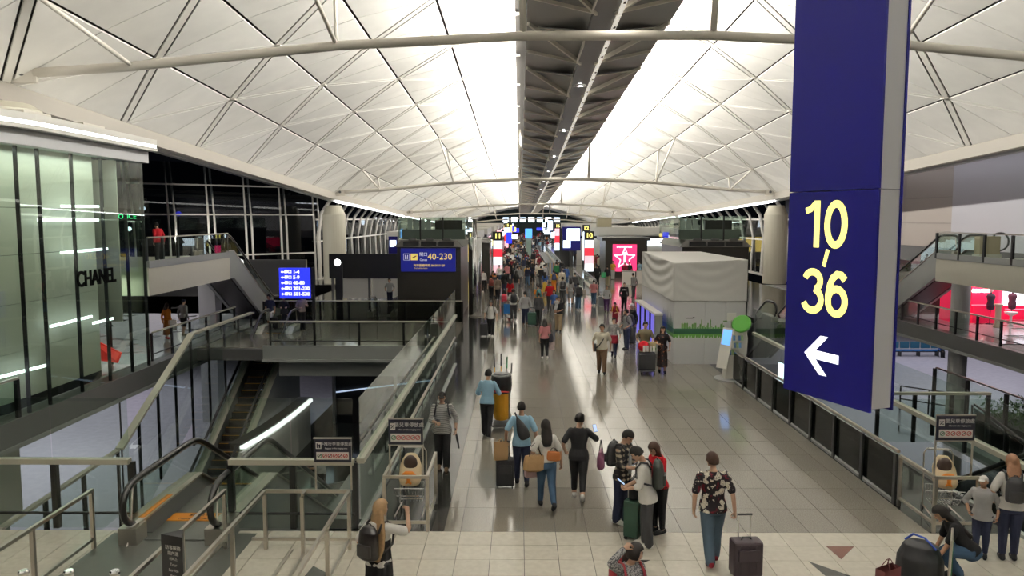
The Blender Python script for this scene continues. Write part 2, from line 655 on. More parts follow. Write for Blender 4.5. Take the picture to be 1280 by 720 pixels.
panels, ribs = [], []
for i in range(12):
    if i in (5, 6):
        continue
    for (ca, cb) in ((i, i + 1), (i + 1, i)):
        xa, xb = colx(ca), colx(cb)
        for k in range(-6, 36):
            ya, yb = nodey(ca, k), nodey(ca, k) + SY
            if ya < -12 or yb > 258:
                continue
            ym = (ya + yb) / 2
            apex, mid = (xb, ym), (xa, ym)
            for yn in (ya, yb):
                nd = (xa, yn)
                # D1 ribs run outwards and away from the viewer on both sides, D2 the other way
                inner = apex if abs(xb - XC) < abs(xa - XC) else nd
                outer = nd if inner is apex else apex
                d1 = outer[1] > inner[1]
                e = 0.20 if d1 else 0.125
                panels.append((inset([nd, apex, mid], [e, 0.024, 0.055]), (nd, apex, mid)))
                if d1 or abs(ya) < 1e9:
                    ribs.append((nd, apex, d1))
size = []
for q, (P2, T2) in enumerate(panels):
    cx, cy = sum(p[0] for p in P2) / 3, sum(p[1] for p in P2) / 3
    s = 0.0
    if inframe(cx, cy, roof(cx, cy), 40):
        pp = [pix(x, y, roof(x, y)) for x, y in P2]
        if all(pp):
            s = abs((pp[1][0] - pp[0][0]) * (pp[2][1] - pp[0][1]) - (pp[2][0] - pp[0][0]) * (pp[1][1] - pp[0][1]))
    size.append((s, q))
size.sort(reverse=True)
single = {q for s, q in size[:300] if s > 0}
rest = MB()
for q, (P2, T2) in enumerate(panels):
    if q in single:
        panel_mb(MB(), P2, T2).build('ceiling_panel', PANEL, ceiling)
    else:
        panel_mb(rest, P2, T2)
rest.build('ceiling_panel_field', PANEL, ceiling, kind='stuff')
# ribs between the panels, each diagonal once
seen, rest, rl = set(), MB(), []
for nd, ap, d1 in ribs:
    key = tuple(sorted((tuple(round(c, 2) for c in nd), tuple(round(c, 2) for c in ap))))
    if key in seen:
        continue
    seen.add(key)
    p, q = Vector((*nd, roof(*nd) + 0.026)), Vector((*ap, roof(*ap) + 0.026))
    m_ = (p + q) / 2
    rl.append((m_.y if inframe(*m_, 60) else 1e3, p, q, 0.25 if d1 else 0.175))
rl.sort(key=lambda r: r[0])
for k, (_, p, q, wd) in enumerate(rl):
    d = (q - p).normalized() * 0.12
    mx_, my_ = (p.x + q.x) / 2, (p.y + q.y) / 2
    up_ = Vector((10.5 * (mx_ - XC) / 324.0, (gy(my_ - 1) - gy(my_ + 1)) / 2, 1)).normalized()
    if k < 230:
        MB().beam(p + d, q - d, wd, 0.05, up=up_).build('ceiling_rib', RIB, ceiling)
    else:
        rest.beam(p + d, q - d, wd, 0.05, up=up_)
rest.build('ceiling_rib_field', RIB, ceiling, kind='stuff')
# small node plates where the ribs meet
rest = MB()
for i in range(13):
    if i == 6:
        continue
    for k in range(-5, 14):
        y = nodey(i, k)
        rest.box((colx(i), y, roof(colx(i), y) + 0.01), (0.34, 0.30, 0.05))
rest.build('node_plate_field', OFFW, ceiling, kind='stuff')
EDGEM = mat('edge_beam_brown_grey', (0.40, 0.37, 0.32), 0.5)
# edge beams and the bright strip under them beyond the second columns
for s in (-1, 1):
    x = XC + 18 * s
    for a, b_ in [(-12, 22.9), (22.9, 62.9), (62.9, 102.9), (102.9, 142.9), (142.9, 255)]:
        MB().beam((x, a, roof(x, a) - 0.20), (x, b_, roof(x, b_) - 0.20), 0.42, 0.55).build('edge_beam', EDGEM, ceiling)
        MB().beam((x + .34 * s, a, roof(x, a) - 0.42), (x + .34 * s, b_, roof(x, b_) - 0.42), 0.34, 0.3).build('gutter_beam', GREYC, ceiling)
    for k in range(34):
        ya = 63.6 + k * 1.15
        if k < 33:
            MB().beam((x + .05 * s, ya, roof(x, ya) - 0.56), (x + .05 * s, ya + 0.95, roof(x, ya + .95) - 0.56), 0.16, 0.10).build('edge_light', LEDM, ceiling)
        else:
            MB().beam((x + .05 * s, 104, roof(x, 104) - 0.56), (x + .05 * s, 142, roof(x, 142) - 0.56), 0.16, 0.10).build('edge_light', LEDM, ceiling)

# ------------------------------------------------------------------ the spine hanging under the crown
SPD = mat('spine_grey_metal', (0.36, 0.35, 0.33), 0.42, 0.35, var=0.06, scale=1.0)
SPL = mat('spine_pale_rib', (0.85, 0.80, 0.70), 0.4, 0.2)
SPC = mat('spine_centre_tray', (0.22, 0.215, 0.205), 0.45, 0.3)


def zs(Y):
    return gy(Y) - 1.72


spine = MB()
for a, b_ in zip([p[0] for p in G], [p[0] for p in G][1:]):
    a, b_ = max(a, -12), min(b_, 232)
    if b_ <= a:
        continue
    for s in (-1, 1):
        x0, x1 = XC + s * 0.42, XC + s * 2.6
        p = [(x0, a, zs(a) - .30), (x1, a, zs(a)), (x1, a, zs(a) + .1), (x0, a, zs(a) - .05)]
        p2 = [(x0, b_, zs(b_) - .30), (x1, b_, zs(b_)), (x1, b_, zs(b_) + .1), (x0, b_, zs(b_) - .05)]
        spine.add(p + p2, [(0, 1, 5, 4), (1, 2, 6, 5), (2, 3, 7, 6), (3, 0, 4, 7), (0, 3, 2, 1), (4, 5, 6, 7)])
spine = struct(spine.build('ceiling_spine', SPD))
for a, b_ in ((-12, 40), (40, 65), (65, 100), (100, 180), (180, 232)):
    MB().beam((XC, a, zs(a) - .33), (XC, b_, zs(b_) - .33), 0.80, 0.14).build('centre_tray', SPC, spine)
BULB = mat('spine_downlight_lens', (1, 1, 1), 0.3, emit=14)
for k in range(-4, 31):
    y = 33.0 + SY * k - SY
    if y < -8 or y > 225:
        continue
    dz = zs(y)
    near = y < 110
    for s in (-1, 1):
        c0, ed = XC + s * 0.30, XC + s * 2.55
        MB().beam((c0, y, zs(y) - .42), (ed, y - 4.4, zs(y - 4.4) - .06), 0.09, 0.16).build('spine_rib', SPL, spine)
        MB().beam((c0, y, zs(y) - .40), (ed, y - 0.6, zs(y) - .05), 0.07, 0.12).build('spine_rib', SPL, spine)
        if near:
            # thin upper edge of the folded panel and the panel itself
            MB().beam((XC + s * .55, y - 4.0, zs(y - 4) - .34), (XC + s * 2.2, y - 4.0, zs(y - 4) - .10), 0.05, 0.05).build('spine_fold', SPL, spine)
            MB().prism([(XC + s * .5, y - 4.0, zs(y - 4) - .33), (XC + s * 2.2, y - 4.0, zs(y - 4) - .09), (XC + s * .5, y - 5.4, zs(y - 5.4) - .62)], (0, 0.03, 0.02)).build('spine_fold', SPD, spine)
    if near:
        MB().box((XC - .46, y - 2.2, zs(y - 2.2) - .46), (0.05, 3.2, 0.42), R=Matrix.Rotation(radians(10), 3, 'Y')).build('side_fin', SPL, spine)
    # pale slotted rail along the right of the tray
    MB().beam((XC + .46, y - SY, zs(y - SY) - .42), (XC + .46, y - .05, zs(y) - .42), 0.13, 0.16).build('slotted_rail', mat('lit_slotted_rail', (.9, .85, .75), .4, emit=.55, ecol=(1, .94, .82)), spine)
    if near:
        for t in (0.2, 0.4, 0.6, 0.8):
            yy = y - SY * t
            MB().bb(XC + .42, XC + .50, yy - .13, yy + .13, zs(yy) - .508, zs(yy) - .49).build('slot', BLACKM, spine)
    if k % 2 == 0 and near:
        yl = y - 2.6
        MB().tube([(XC + .26 * cos(t * pi / 8), yl + .26 * sin(t * pi / 8), zs(yl) - .46) for t in range(16)], 0.035, 6, True).build('downlight_ring', CHROME, spine)
        MB().lathe((XC, yl, zs(yl) - .45), [(0.06, 0), (0.10, .02), (0.10, .05)], 10).build('downlight_lens', BULB, spine)
# hangers from the crown
MB().bb(XC - .05, XC + .05, 0, .1, zs(0), gy(0)).build('hanger', SPD, spine)
LEDU = mat('uplight_lens', (1, 1, 1), 0.4, emit=3.0, ecol=(1, 0.95, 0.84))
for s in (-1, 1):
    for k in range(-2, 22):
        y = k * 5 + 2
        MB().box((XC + s * 2.15, y, zs(y) + 0.20), (0.3, 3.4, 0.12)).build('uplight_trough', GREYC, spine)

# ------------------------------------------------------------------ arched ties with their struts
for t, (ty, off) in enumerate(((22.9, 0.13), (62.9, -0.13), (102.9, -0.2), (142.9, -0.2), (182.9, -0.2))):
    g = gy(ty)
    st = [(17.1, -4.98), (14.2, -4.80), (8.2, -4.22), (2.7, -3.95)]
    pts = [(XC - d, ty, g + z + off) for d, z in st] + [(XC + d, ty, g + z + off) for d, z in st[::-1]]
    fine = []
    for a, c in zip(pts, pts[1:]):
        fine += [Vector(a).lerp(Vector(c), f) for f in (0, .34, .67)]
    fine.append(Vector(pts[-1]))
    tie = struct(MB().tube(fine, 0.14, 10).build('beam', OFFW, smooth=True))
    for s in (-1, 1):
        xe = XC + s * 17.1
        ze = g - 4.98 + off
        MB().box((xe + s * .42, ty, ze - .05), (1.0, 0.16, 0.5)).build('end_lug', OFFW, tie, bevel=0.05)
        MB().tube([(xe + s * .35, ty - .2, ze), (xe + s * .35, ty + .2, ze)], 0.10, 10).build('pin', GREYD, tie)
        for d, dn in ((14.2, 15), (8.2, 9)):
            za = {14.2: -4.80, 8.2: -4.22}[d] + g + off
            for e in (-SY / 2, SY / 2):
                xn, yn = XC + s * dn, ty + e
                MB().tube([(XC + s * d, ty, za), (xn, yn, roof(xn, yn))], 0.065, 8).build('strut', OFFW, tie, smooth=True)
        MB().tube([(XC + s * 2.75, ty, g - 3.95 + off), (XC + s * 2.85, ty - .3, roof(XC + 2.85, ty))], 0.10, 8).build('strut', OFFW, tie, smooth=True)
    for s in (-1, 1):
        MB().tube([(XC + s * 5.4 - .03, ty, g - 4.085 + off), (XC + s * 5.4 + .03, ty, g - 4.08 + off)], 0.155, 10).build('coupling_sleeve', OFFW, tie)

# ------------------------------------------------------------------ columns
for s in (-1, 1):
    for ty in (22.9, 62.9, 102.9, 142.9):
        x = XC + 18 * s
        zt = roof(x, ty) - 0.95
        prof = [(0.92, 0.0 if ty > 30 else -5.0), (0.92, zt - .75), (0.62, zt - .05), (0.62, zt)]
        if s < 0 and ty < 30:                  # this one shows only above the roof of the shop box
            prof = [(0.92, 8.22), (0.92, 8.48), (0.66, 8.66), (0.5, 8.70)]
        c = MB().lathe((x, ty, 0), prof, 28)
        struct(c.build('column', mat('column_cream', (0.60, 0.57, 0.46), 0.5, var=0.03, scale=1), smooth=False))

# ------------------------------------------------------------------ balustrades
def balustrade(label, A, B, n, hc=1.19, hg=None, cap=(0.13, 0.09), capm=None, gl=None, post=(0.05, 0.09), hp=None, kerb=0.0, mid=0.0, base=0.0, name='glass_balustrade', low=0.0, group=None, skip=()):
    """glass panes from A to B (floor points) in n bays; cap rail at hc, glass up to hg, dark posts, optional kerb and mid rail"""
    A, B = Vector(A), Vector(B)
    hg = hg or hc - 0.04
    hp = hp or hc
    t = thing(name, label, 'balustrade', A, 0, group)
    Z = Vector((0, 0, 1))
    d = (B - A)
    u = Vector((d.x, d.y, 0)).normalized()
    MB().beam(A + Z * hc, B + Z * hc, cap[0], cap[1]).build('cap_rail', capm or CREAM, t)
    th = Vector((-u.y, u.x, 0)) * 0.012
    for k in range(n):
        p, q = A + d * (k / n) + u * 0.012, A + d * ((k + 1) / n) - u * 0.012
        MB().prism([p + Z * (kerb + .02 - low), q + Z * (kerb + .02 - low), q + Z * hg, p + Z * hg], th).build('glass_pane', gl or M_GL, t)
    if post:
        off = Vector((-u.y, u.x, 0)) * 0.055
        for k in range(n + 1):
            if k in skip:
                continue
            p = A + d * (k / n) + off
            MB().beam(p + Z * (0.0 - base - low), p + Z * (hp - .03), post[0], post[1], up=u).build('post', BLACKM, t)
    if kerb:
        MB().beam(A + Z * kerb / 2, B + Z * kerb / 2, 0.10, kerb).build('kerb', GREYC, t)
    if mid:
        MB().beam(A + Z * mid, B + Z * mid, 0.035, 0.035).build('mid_rail', BLACKM, t)
    return t


# front and sides of the left opening
balustrade('clear glass screen with cream cap rail facing the front floor, right of the escalator head', (-4.92, 12.68, 0), (-2.80, 12.68, 0), 2, 1.19, 2.28, base=0.0, mid=0.28, post=(0.10, 0.10))
balustrade('clear glass screen with cream cap rail facing the front floor, left of the escalator head', (-10.6, 12.68, 0), (-6.62, 12.68, 0), 3, 1.19, 2.28, mid=0.28, post=(0.10, 0.10))
balustrade('long tall glass screen with cream cap rail along the left edge of the concourse', (-2.70, 12.72, 0), (-2.70, 32.3, 0), 13, 1.19, 2.28, post=None, gl=M_GLG, kerb=0.06)
# right edge of the concourse
balustrade('tall glass screen with cream cap rail along the right edge of the concourse', (8.42, 11.2, 0), (8.42, 27.4, 0), 11, 1.19, 2.1, post=None, gl=M_GL, kerb=0.06)
balustrade('low dark glass balustrade with steel top rail beside the granite on the right', (7.03, 13.95, 0), (7.03, 25.0, 0), 8, 1.0, 0.92, cap=(0.05, 0.05), capm=STEEL, gl=M_GLB, post=(0.04, 0.10), kerb=0.05)
balustrade('low glass balustrade with twin steel rails beside the black granite on the left', (-2.32, 15.5, 0), (-2.32, 27.6, 0), 8, 1.0, 0.80, cap=(0.05, 0.05), capm=STEEL, gl=M_GL, post=(0.03, 0.06), kerb=0.05)
balustrade('short glass balustrade crossing the right opening behind the blue hanging sign', (8.5, 17.9, 0), (11.1, 17.9, 0), 3, 1.19, 1.05, cap=(0.10, 0.06), post=(0.06, 0.08))
# bridge over the left opening
balustrade('glass balustrade with cream rail on the near side of the bridge', (-10.2, 31.05, 0), (-2.9, 31.05, 0), 4, 1.1, 1.06, cap=(0.07, 0.06), base=0.35, mid=0.30, hp=1.1)
balustrade('glass balustrade with pale rail on the far side of the bridge', (-13.1, 38.95, 0), (-2.9, 38.95, 0), 7, 1.1, 1.06, cap=(0.06, 0.05), base=0.1, gl=M_GLD)
MB().bb(-10.45, -2.78, 30.85, 30.98, -0.42, 0.12).build('bridge_fascia', GREYC, floor)
MB().bb(-10.45, -2.78, 30.7, 31.0, -0.52, -0.42).build('bridge_lip', GREYC, floor)
MB().bb(-10.0, -2.78, 31.5, 39, -1.25, -0.52).build('bridge_girder', GREYC, floor)
# left flank strip
balustrade('glass balustrade on the edge of the left walkway beside the shop', (-13.55, 28.0, 0), (-13.55, 36.3, 0), 5, 1.1, 1.06, cap=(0.08, 0.06), base=0.2, mid=0.30, post=(0.07, 0.10))
balustrade('short glass balustrade on the front edge of the left walkway left of the shop glass', (-13.3, 17.8, 0), (-13.25, 19.9, 0), 1, 1.1, 1.06, cap=(0.08, 0.06), base=0.3, post=(0.09, 0.12))
# tall wall of glass beside the escalator that rises to the bridge
balustrade('level top run of the tall glass wall beside the escalator to the bridge', (-12.15, 28.1, 0), (-12.15, 34.6, 0), 4, 1.03, 0.98, cap=(0.22, 0.07), low=3.2, post=(0.06, 0.10), gl=M_GL)
balustrade('sloping run of the tall glass wall beside the escalator to the bridge', (-12.15, 22.7, -2.72), (-12.15, 28.1, 0), 4, 1.03, 0.98, cap=(0.24, 0.08), low=2.2, post=(0.06, 0.10), gl=M_GL, skip=(4,))
balustrade('low run of the glass wall at the stair foot behind the front screen', (-12.15, 15.6, -3.05), (-12.15, 22.6, -2.72), 4, 1.03, 0.98, cap=(0.16, 0.07), low=1.0, post=(0.08, 0.12), gl=M_GL, skip=(4,))
# mezzanines on both flanks
for s, x, ya, yb, lab in ((-1, -13.4, 27.6, 35.4, 'left'), (1, 18.7, 22.0, 34.6, 'right')):
    m = struct(MB().bb(x, x + s * 12, ya, yb, 2.50, 3.53).build('slab', mat('mezzanine_fascia_cream', (0.66, 0.63, 0.53), 0.5, var=0.03)))
    MB().bb(x - s * .03, x + s * .1, ya, yb, 3.50, 3.76).build('kerb', GREYC, m)
balustrade('glass balustrade with dark posts on the edge of the left mezzanine', (-13.45, 27.7, 3.53), (-13.45, 35.4, 3.53), 6, 1.08, 1.04, cap=(0.05, 0.05), capm=STEEL, base=0.0, post=(0.08, 0.12))
balustrade('glass balustrade with dark posts on the edge of the right mezzanine', (18.75, 22.2, 3.53), (18.75, 34.6, 3.53), 7, 1.15, 1.10, cap=(0.05, 0.05), capm=STEEL, post=(0.08, 0.12))
# right flank strip and the lower landing
balustrade('glass balustrade with pale rail on the edge of the right walkway before the red shop', (19.95, 25.0, 0), (19.95, 41.5, 0), 10, 1.1, 1.06, cap=(0.09, 0.06), base=0.25, mid=0.32, post=(0.07, 0.11))
balustrade('glass balustrade of the lower landing in front of the planter', (16.0, 20.5, -1.45), (16.0, 29.2, -1.45), 4, 1.05, 1.0, cap=(0.07, 0.05), capm=STEEL, post=(0.10, 0.12), low=1.6)
MB().bb(16.1, 19.4, 20.5, 29.2, -3.2, -2.9).build('landing', GREYC, low)
balustrade('low dark hand rail stepping down behind the hanging sign', (13.4, 19.0, -1.8), (15.0, 25.0, -1.8), 4, 1.0, 0.9, cap=(0.05, 0.05), capm=BLACKM, post=(0.05, 0.06), gl=M_GLD)


# ------------------------------------------------------------------ escalators
PLATE = mat('landing_plate_steel', (0.20, 0.21, 0.195), 0.40, 0.7, var=0.05)
def escalator(label, x, ya, za, yb, zb, na=1.1, nb=1.1, wd=1.0, clad=GREYC, depth=0.9, deckm=None, steps=True, glassm=None, deco=True):
    """runs along Y from the landing (ya, za) to the landing (yb, zb); na, nb are the level newel lengths"""
    t = thing('escalator', label, 'escalator', (x, ya, za))
    sg = 1 if yb > ya else -1
    P = [(ya - sg * na, za), (ya, za), (yb, zb), (yb + sg * nb, zb)]

    def line(h):
        return [(y, z + h) for y, z in P]
    hw = wd / 2 + 0.18
    for s in (-1, 1):
        xs_ = x + s * hw
        # side cladding: outer wall below the deck
        top, bot = line(0.28), line(-depth)
        MB().prism([(xs_, y, z) for y, z in top] + [(xs_, y, z) for y, z in bot[::-1]], (s * 0.16, 0, 0)).build('side_cladding', clad, t)
        b = MB()
        for (y1, z1), (y2, z2) in zip(top, top[1:]):
            b.beam((xs_ + s * .04, y1, z1), (xs_ + s * .04, y2, z2), 0.30, 0.035)
        b.build('deck', deckm or STEEL, t)
        # glass between deck and handrail with rounded ends
        up = line(1.0)
        r = 0.36
        arc0 = [(up[0][0] - sg * r * sin(a), up[0][1] - r + r * cos(a)) for a in [k * pi / 8 for k in range(1, 9)]]
        arc1 = [(up[3][0] + sg * r * sin(a), up[3][1] - r + r * cos(a)) for a in [k * pi / 8 for k in range(1, 9)]]
        outl = arc0[::-1] + up + arc1
        gp = [(xs_, y, z) for y, z in outl] + [(xs_, y, z) for y, z in line(0.27)[::-1]]
        MB().prism(gp, (0.014, 0, 0)).build('glass_panel', glassm or M_GL, t)
        sm = []
        for a, c in zip(outl, outl[1:]):
            nq = max(1, int((Vector(c) - Vector(a)).length / .16))
            sm += [Vector((xs_ + .007, *a)).lerp(Vector((xs_ + .007, *c)), f / nq) for f in range(nq)]
        sm.append(Vector((xs_ + .007, *outl[-1])))
        for _ in range(4):
            sm = [sm[0]] + [(sm[k - 1] + sm[k] * 2 + sm[k + 1]) / 4 for k in range(1, len(sm) - 1)] + [sm[-1]]
        MB().tube(sm, 0.055, 8).build('handrail', RUBBER, t, smooth=True)
        gr = [p.lerp(Vector((p.x, p.y, (za if abs(p.y - ya) < na else zb) + .64)), .16) if min(abs(p.y - P[0][0]), abs(p.y - P[3][0])) < .5 else p + Vector((0, 0, -.062)) for p in sm]
        MB().tube(gr, 0.018, 6).build('guide_rail', STEEL, t, smooth=True)
        if deco:
            MB().box((xs_, P[0][0] - sg * .02, P[0][1] + .14), (0.30, 0.36, 0.28)).build('newel_base', STEEL, t)
            MB().box((xs_, P[3][0] + sg * .02, P[3][1] + .14), (0.30, 0.36, 0.28)).build('newel_base', STEEL, t)
    # inner bed
    MB().prism([(x - wd / 2 - .1, y, z) for y, z in line(-0.30)] + [(x - wd / 2 - .1, y, z) for y, z in line(-depth)[::-1]], (wd + .2, 0, 0)).build('truss', DARKP, t)
    for y, z, e in ((ya, za, na), (yb, zb, nb)):
        MB().box((x, y + (-sg * e / 2 if y == ya else sg * e / 2), z + .005), (wd, e, 0.03)).build('comb_plate', PLATE, t)
    if steps:
        L = sqrt((yb - ya) ** 2 + (zb - za) ** 2)
        ns = int(abs(zb - za) / 0.21)
        STEPM = mat('escalator_step', (0.018, 0.017, 0.016), 0.5, 0.2)
        YEL = mat('step_edge_yellow', (0.55, 0.28, 0.03), 0.5)
        lowy = ya if za < zb else yb
        up_sg = 1 if (yb > ya) == (zb > za) else -1
        sm_, ed_ = None, None
        for k in range(ns + 1):
            f = k / ns
            y, z = ya + (yb - ya) * f, za + (zb - za) * f
            if sm_ is None:
                sm_ = MB().box((0, 0, -.13), (wd, 0.40, 0.24)).build('step', STEPM, t, local=True)
                ed_ = MB().box((0, -up_sg * .19, 0), (wd * .92, 0.04, 0.012)).build('edge_mark', YEL, sm_, local=True)
                o, e = sm_, ed_
            else:
                o = sm_.copy()
                COL.objects.link(o)
                e = ed_.copy()
                COL.objects.link(e)
                e.parent = o
            o.location = (0, y - ya, z - za)
    return t


e1 = escalator('escalator going down from the front floor between two steel queue rails', -5.66, 14.75, 0.0, 23.4, -5.0, na=2.55, nb=1.5, wd=1.05, deckm=STEEL, glassm=M_GLG)
# orange warning band and notices on it
OMAT = mat('orange_notice', (0.75, 0.28, 0.02), 0.45)
MB().box((-6.34, 12.95, 0.303), (0.10, 1.1, 0.006)).build('warning_strip', OMAT, e1)
MB().box((-6.34, 12.22, 0.303), (0.12, 0.42, 0.006)).build('notice_strip', PAPER, e1)
MB().box((-5.66, 13.15, 0.026), (1.04, 0.34, 0.012)).build('floor_notice', OMAT, e1)
text('請扶穩', 0.14, (-5.66, 13.22, 0.034), BLACKM, e1, rx=0, ext=0.001)
text('Please hold handrail', 0.085, (-5.66, 13.06, 0.034), BLACKM, e1, rx=0, ext=0.001)
MB().bb(-6.85, -4.42, 10.77, 12.5, -0.03, 0.004).build('landing_plate', PLATE, floor)
escalator('dark escalator with orange step edges rising to the near side of the bridge', -11.3, 35.4, 0.0, 26.9, -5.0, na=0.9, nb=1.0, wd=0.95, clad=GREYC, depth=1.6, deckm=CREAM)
MB().prism([(-10.55, 36.3, 0.25), (-10.55, 35.4, 0.25), (-10.55, 26.9, -4.72), (-10.55, 26.9, -5), (-10.55, 36.3, -5)], (-0.03, 0, 0)).build('wall_escalator_side', GREYC, low)
escalator('escalator sloping down from the far end of the left mezzanine', -14.2, 35.9, 3.53, 42.0, 0.0, na=0.6, nb=0.8, wd=0.9, clad=GREYC, depth=1.0)
escalator('escalator sloping down from the far end of the right mezzanine', 20.6, 36.6, 3.53, 43.4, 0.0, na=1.2, nb=0.8, wd=0.9, clad=GREYC, depth=1.0, glassm=M_GLG)
escalator('dark escalator going down in the right opening behind the stroller bay', 11.36, 14.75, 0.0, 23.4, -5.0, na=1.9, nb=1.5, wd=1.05, clad=DARKP, glassm=M_GLD)
escalator('short glass-sided escalator head beside the dark gate pod', -7.4, 42.4, 0.0, 45.6, -1.8, na=1.2, nb=0.5, wd=0.9, steps=False)
escalator('escalator head on the right landing behind the white hoarding', 13.7, 40.5, 0.0, 43.8, -1.8, na=1.3, nb=0.5, wd=0.9, steps=False)


# ------------------------------------------------------------------ steel rails on the front floor
def rail_run(label, segs, posts, lows=(), name='queue_rail', h=0.95, group=None):
    t = thing(name, label, 'rail', (*segs[0][0], 0), 0, group)
    for a, c in segs:
        MB().beam((*a, h), (*c, h), 0.05, 0.05).build('top_rail', STEEL, t)
    for a, c in lows:
        MB().beam((*a, 0.16), (*c, 0.16), 0.045, 0.045).build('low_rail', STEEL, t)
    for p in posts:
        MB().beam((*p, 0.0), (*p, h - .02), 0.055, 0.055).build('post', STEEL, t)
    return t


rail_run('steel queue rail left of the escalator', [((-6.86, 11.95), (-6.86, 8.2))], [(-6.86, 11.9), (-6.86, 10.4)], [((-6.86, 11.9), (-6.86, 8.2))])
rail_run('steel queue rail running to the right newel of the escalator', [((-4.72, 11.95), (-4.72, 8.2))], [(-4.72, 11.9), (-4.72, 10.35)], [((-4.72, 11.9), (-4.72, 8.2))])
rail_run('pair of steel rails framing the empty luggage trolley bay', [((-4.07, 11.92), (-4.07, 8.2)), ((-4.07, 11.92), (-2.72, 11.92)), ((-2.72, 11.92), (-2.72, 8.2)), ((-3.42, 11.92), (-3.42, 11.75))],
         [(-4.07, 11.9), (-4.07, 10.5), (-3.42, 11.72), (-2.72, 11.9), (-2.72, 10.5)], [((-4.3, 11.92), (-2.6, 11.92)), ((-2.72, 11.9), (-2.72, 8.2))], name='trolley_bay_rail')
b = MB()
for s in (-.12, .12):
    b.beam((-3.52 + s, 11.85, 0.012), (-3.52 + s, 8.2, 0.012), 0.05, 0.02)
tag(b.build('wheel_guide', STEEL), 'twin steel wheel guides set on the cream tiles of the empty trolley bay', 'guide')
rail_run('steel rails boxing in the luggage trolley on the left', [((-2.28, 12.62), (-1.55, 12.62)), ((-1.55, 12.62), (-1.55, 13.95)), ((-2.28, 12.62), (-2.28, 15.4))],
         [(-2.28, 12.62), (-1.55, 12.62), (-1.55, 13.9)], [((-2.28, 12.62), (-1.55, 12.62)), ((-1.55, 12.62), (-1.55, 13.9))], name='trolley_bay_rail')
rail_run('steel rails boxing in the luggage trolley on the right', [((7.02, 12.66), (7.02, 13.85)), ((7.02, 12.66), (7.78, 12.66)), ((7.78, 12.66), (7.78, 12.5))],
         [(7.02, 12.66), (7.02, 13.85), (7.74, 12.66)], [((7.02, 12.66), (7.02, 13.85)), ((7.02, 12.66), (7.74, 12.66))], name='trolley_bay_rail')
SIGNK = mat('sign_board_black', (0.008, 0.009, 0.022), 0.35)
BADGE = mat('sign_badge_cream', (0.75, 0.72, 0.66), 0.5)
REDI = mat('sign_icon_red', (0.45, 0.03, 0.03), 0.5)


def bay_sign(label, x0, x1, y, z0, z1, zh, en, icon):
    t = thing('trolley_sign', label, 'sign', ((x0 + x1) / 2, y, 0))
    MB().bb(x0, x1, y - .012, y + .012, z0, z1).build('board', SIGNK, t)
    for x in (x0 + .01, x1 - .01):
        MB().beam((x, y + .02, zh), (x, y + .02, z1), 0.025, 0.025).build('post', STEEL, t)
    MB().bb(x0 - .01, x1 + .01, y - .016, y + .016, z1, z1 + .02).bb(x0 - .01, x1 + .01, y - .016, y + .016, z0 - .02, z0).build('edge_strip', STEEL, t)
    W, H = x1 - x0, z1 - z0
    f = y - .014
    MB().bb(x0 + .05 * W, x0 + .20 * W, f - .002, f, z1 - .42 * H, z1 - .14 * H).build('badge', BADGE, t)
    xb, zb = x0 + .125 * W, z1 - .28 * H
    q = MB()
    if icon == 'case':
        q.bb(xb - .03, xb - .012, f - .005, f - .002, zb - .04, zb + .035).bb(xb + .005, xb + .03, f - .005, f - .002, zb - .04, zb + .02).bb(xb - .012, xb + .005, f - .005, f - .002, zb - .01, zb + .01)
    else:
        q.beam((xb - .03, f - .004, zb - .03), (xb + .025, f - .004, zb + .03), .004, .014).bb(xb + .01, xb + .03, f - .005, f - .002, zb - .035, zb - .015).bb(xb - .035, xb - .01, f - .005, f - .002, zb + .01, zb + .025)
    q.build('trolley_symbol', SIGNK, t)
    text('手推行李車停放處' if icon == 'case' else '嬰兒車停放處', .17 * H * (1 if icon == 'case' else 1.15), (x0 + .60 * W, f, z1 - .22 * H), PAPER, t, ext=.001)
    text(en, .085 * H, (x0 + .60 * W, f, z1 - .40 * H), PAPER, t, ext=.001)
    MB().bb(x0 + .06 * W, x1 - .06 * W, f - .002, f, z0 + .12 * H, z0 + .44 * H).build('picture_strip', BADGE, t)
    for k in range(6):
        xc, zc = x0 + W * (.15 + .14 * k), z0 + .28 * H
        r_ = .085 * H
        m_ = REDI if k else mat('sign_icon_green', (.03, .2, .08), .5)
        MB().tube([(xc + r_ * cos(a * pi / 5), f - .003, zc + r_ * sin(a * pi / 5)) for a in range(10)], .006, 4, True).build('prohibition_ring', m_, t)
        MB().beam((xc - r_ * .6, f - .003, zc - r_ * .5), (xc + r_ * .6, f - .003, zc + r_ * .5), .004, .012).build('figure_mark', m_ if k % 2 else SIGNK, t)
    return t


bay_sign('black luggage trolley sign on thin posts above the empty bay rails', -3.27, -2.68, 11.95, 1.42, 1.80, .95, 'Baggage trolley staging area', 'case')
bay_sign('black stroller sign on posts above the left trolley bay', -2.20, -1.62, 12.66, 1.50, 1.93, .95, 'Infant stroller staging area', 'pram')
bay_sign('black stroller sign on posts above the right trolley bay', 7.02, 7.66, 12.72, 1.58, 2.0, .95, 'Infant stroller staging area', 'pram')
# black three-sided tour notice by the queue rail
t = thing('notice_post', 'black three-sided notice post with white lettering by the queue rail', 'notice post', (-4.47, 9.62, 0), radians(-12))
MB().prism([(-.17, -.06, 0), (.17, -.10, 0), (.02, .14, 0)], (0, 0, 1.22)).build('body', mat('notice_black', (.006, .006, .008), .4), t, local=True)
for k, (s_, sz) in enumerate((('訪客服務', .062), ('請內進', .06), ('서비스', .05), ('Tour', .055), ('Service', .055), ('Point', .05), ('ツアー', .045))):
    o = text(s_, sz, (0.0, 0, 0), PAPER, t, ext=.001, local=True)
    o.location = (0.02, -.089, 1.06 - k * .075)
    o.rotation_euler = (0, 0, atan2(-.04, .34))


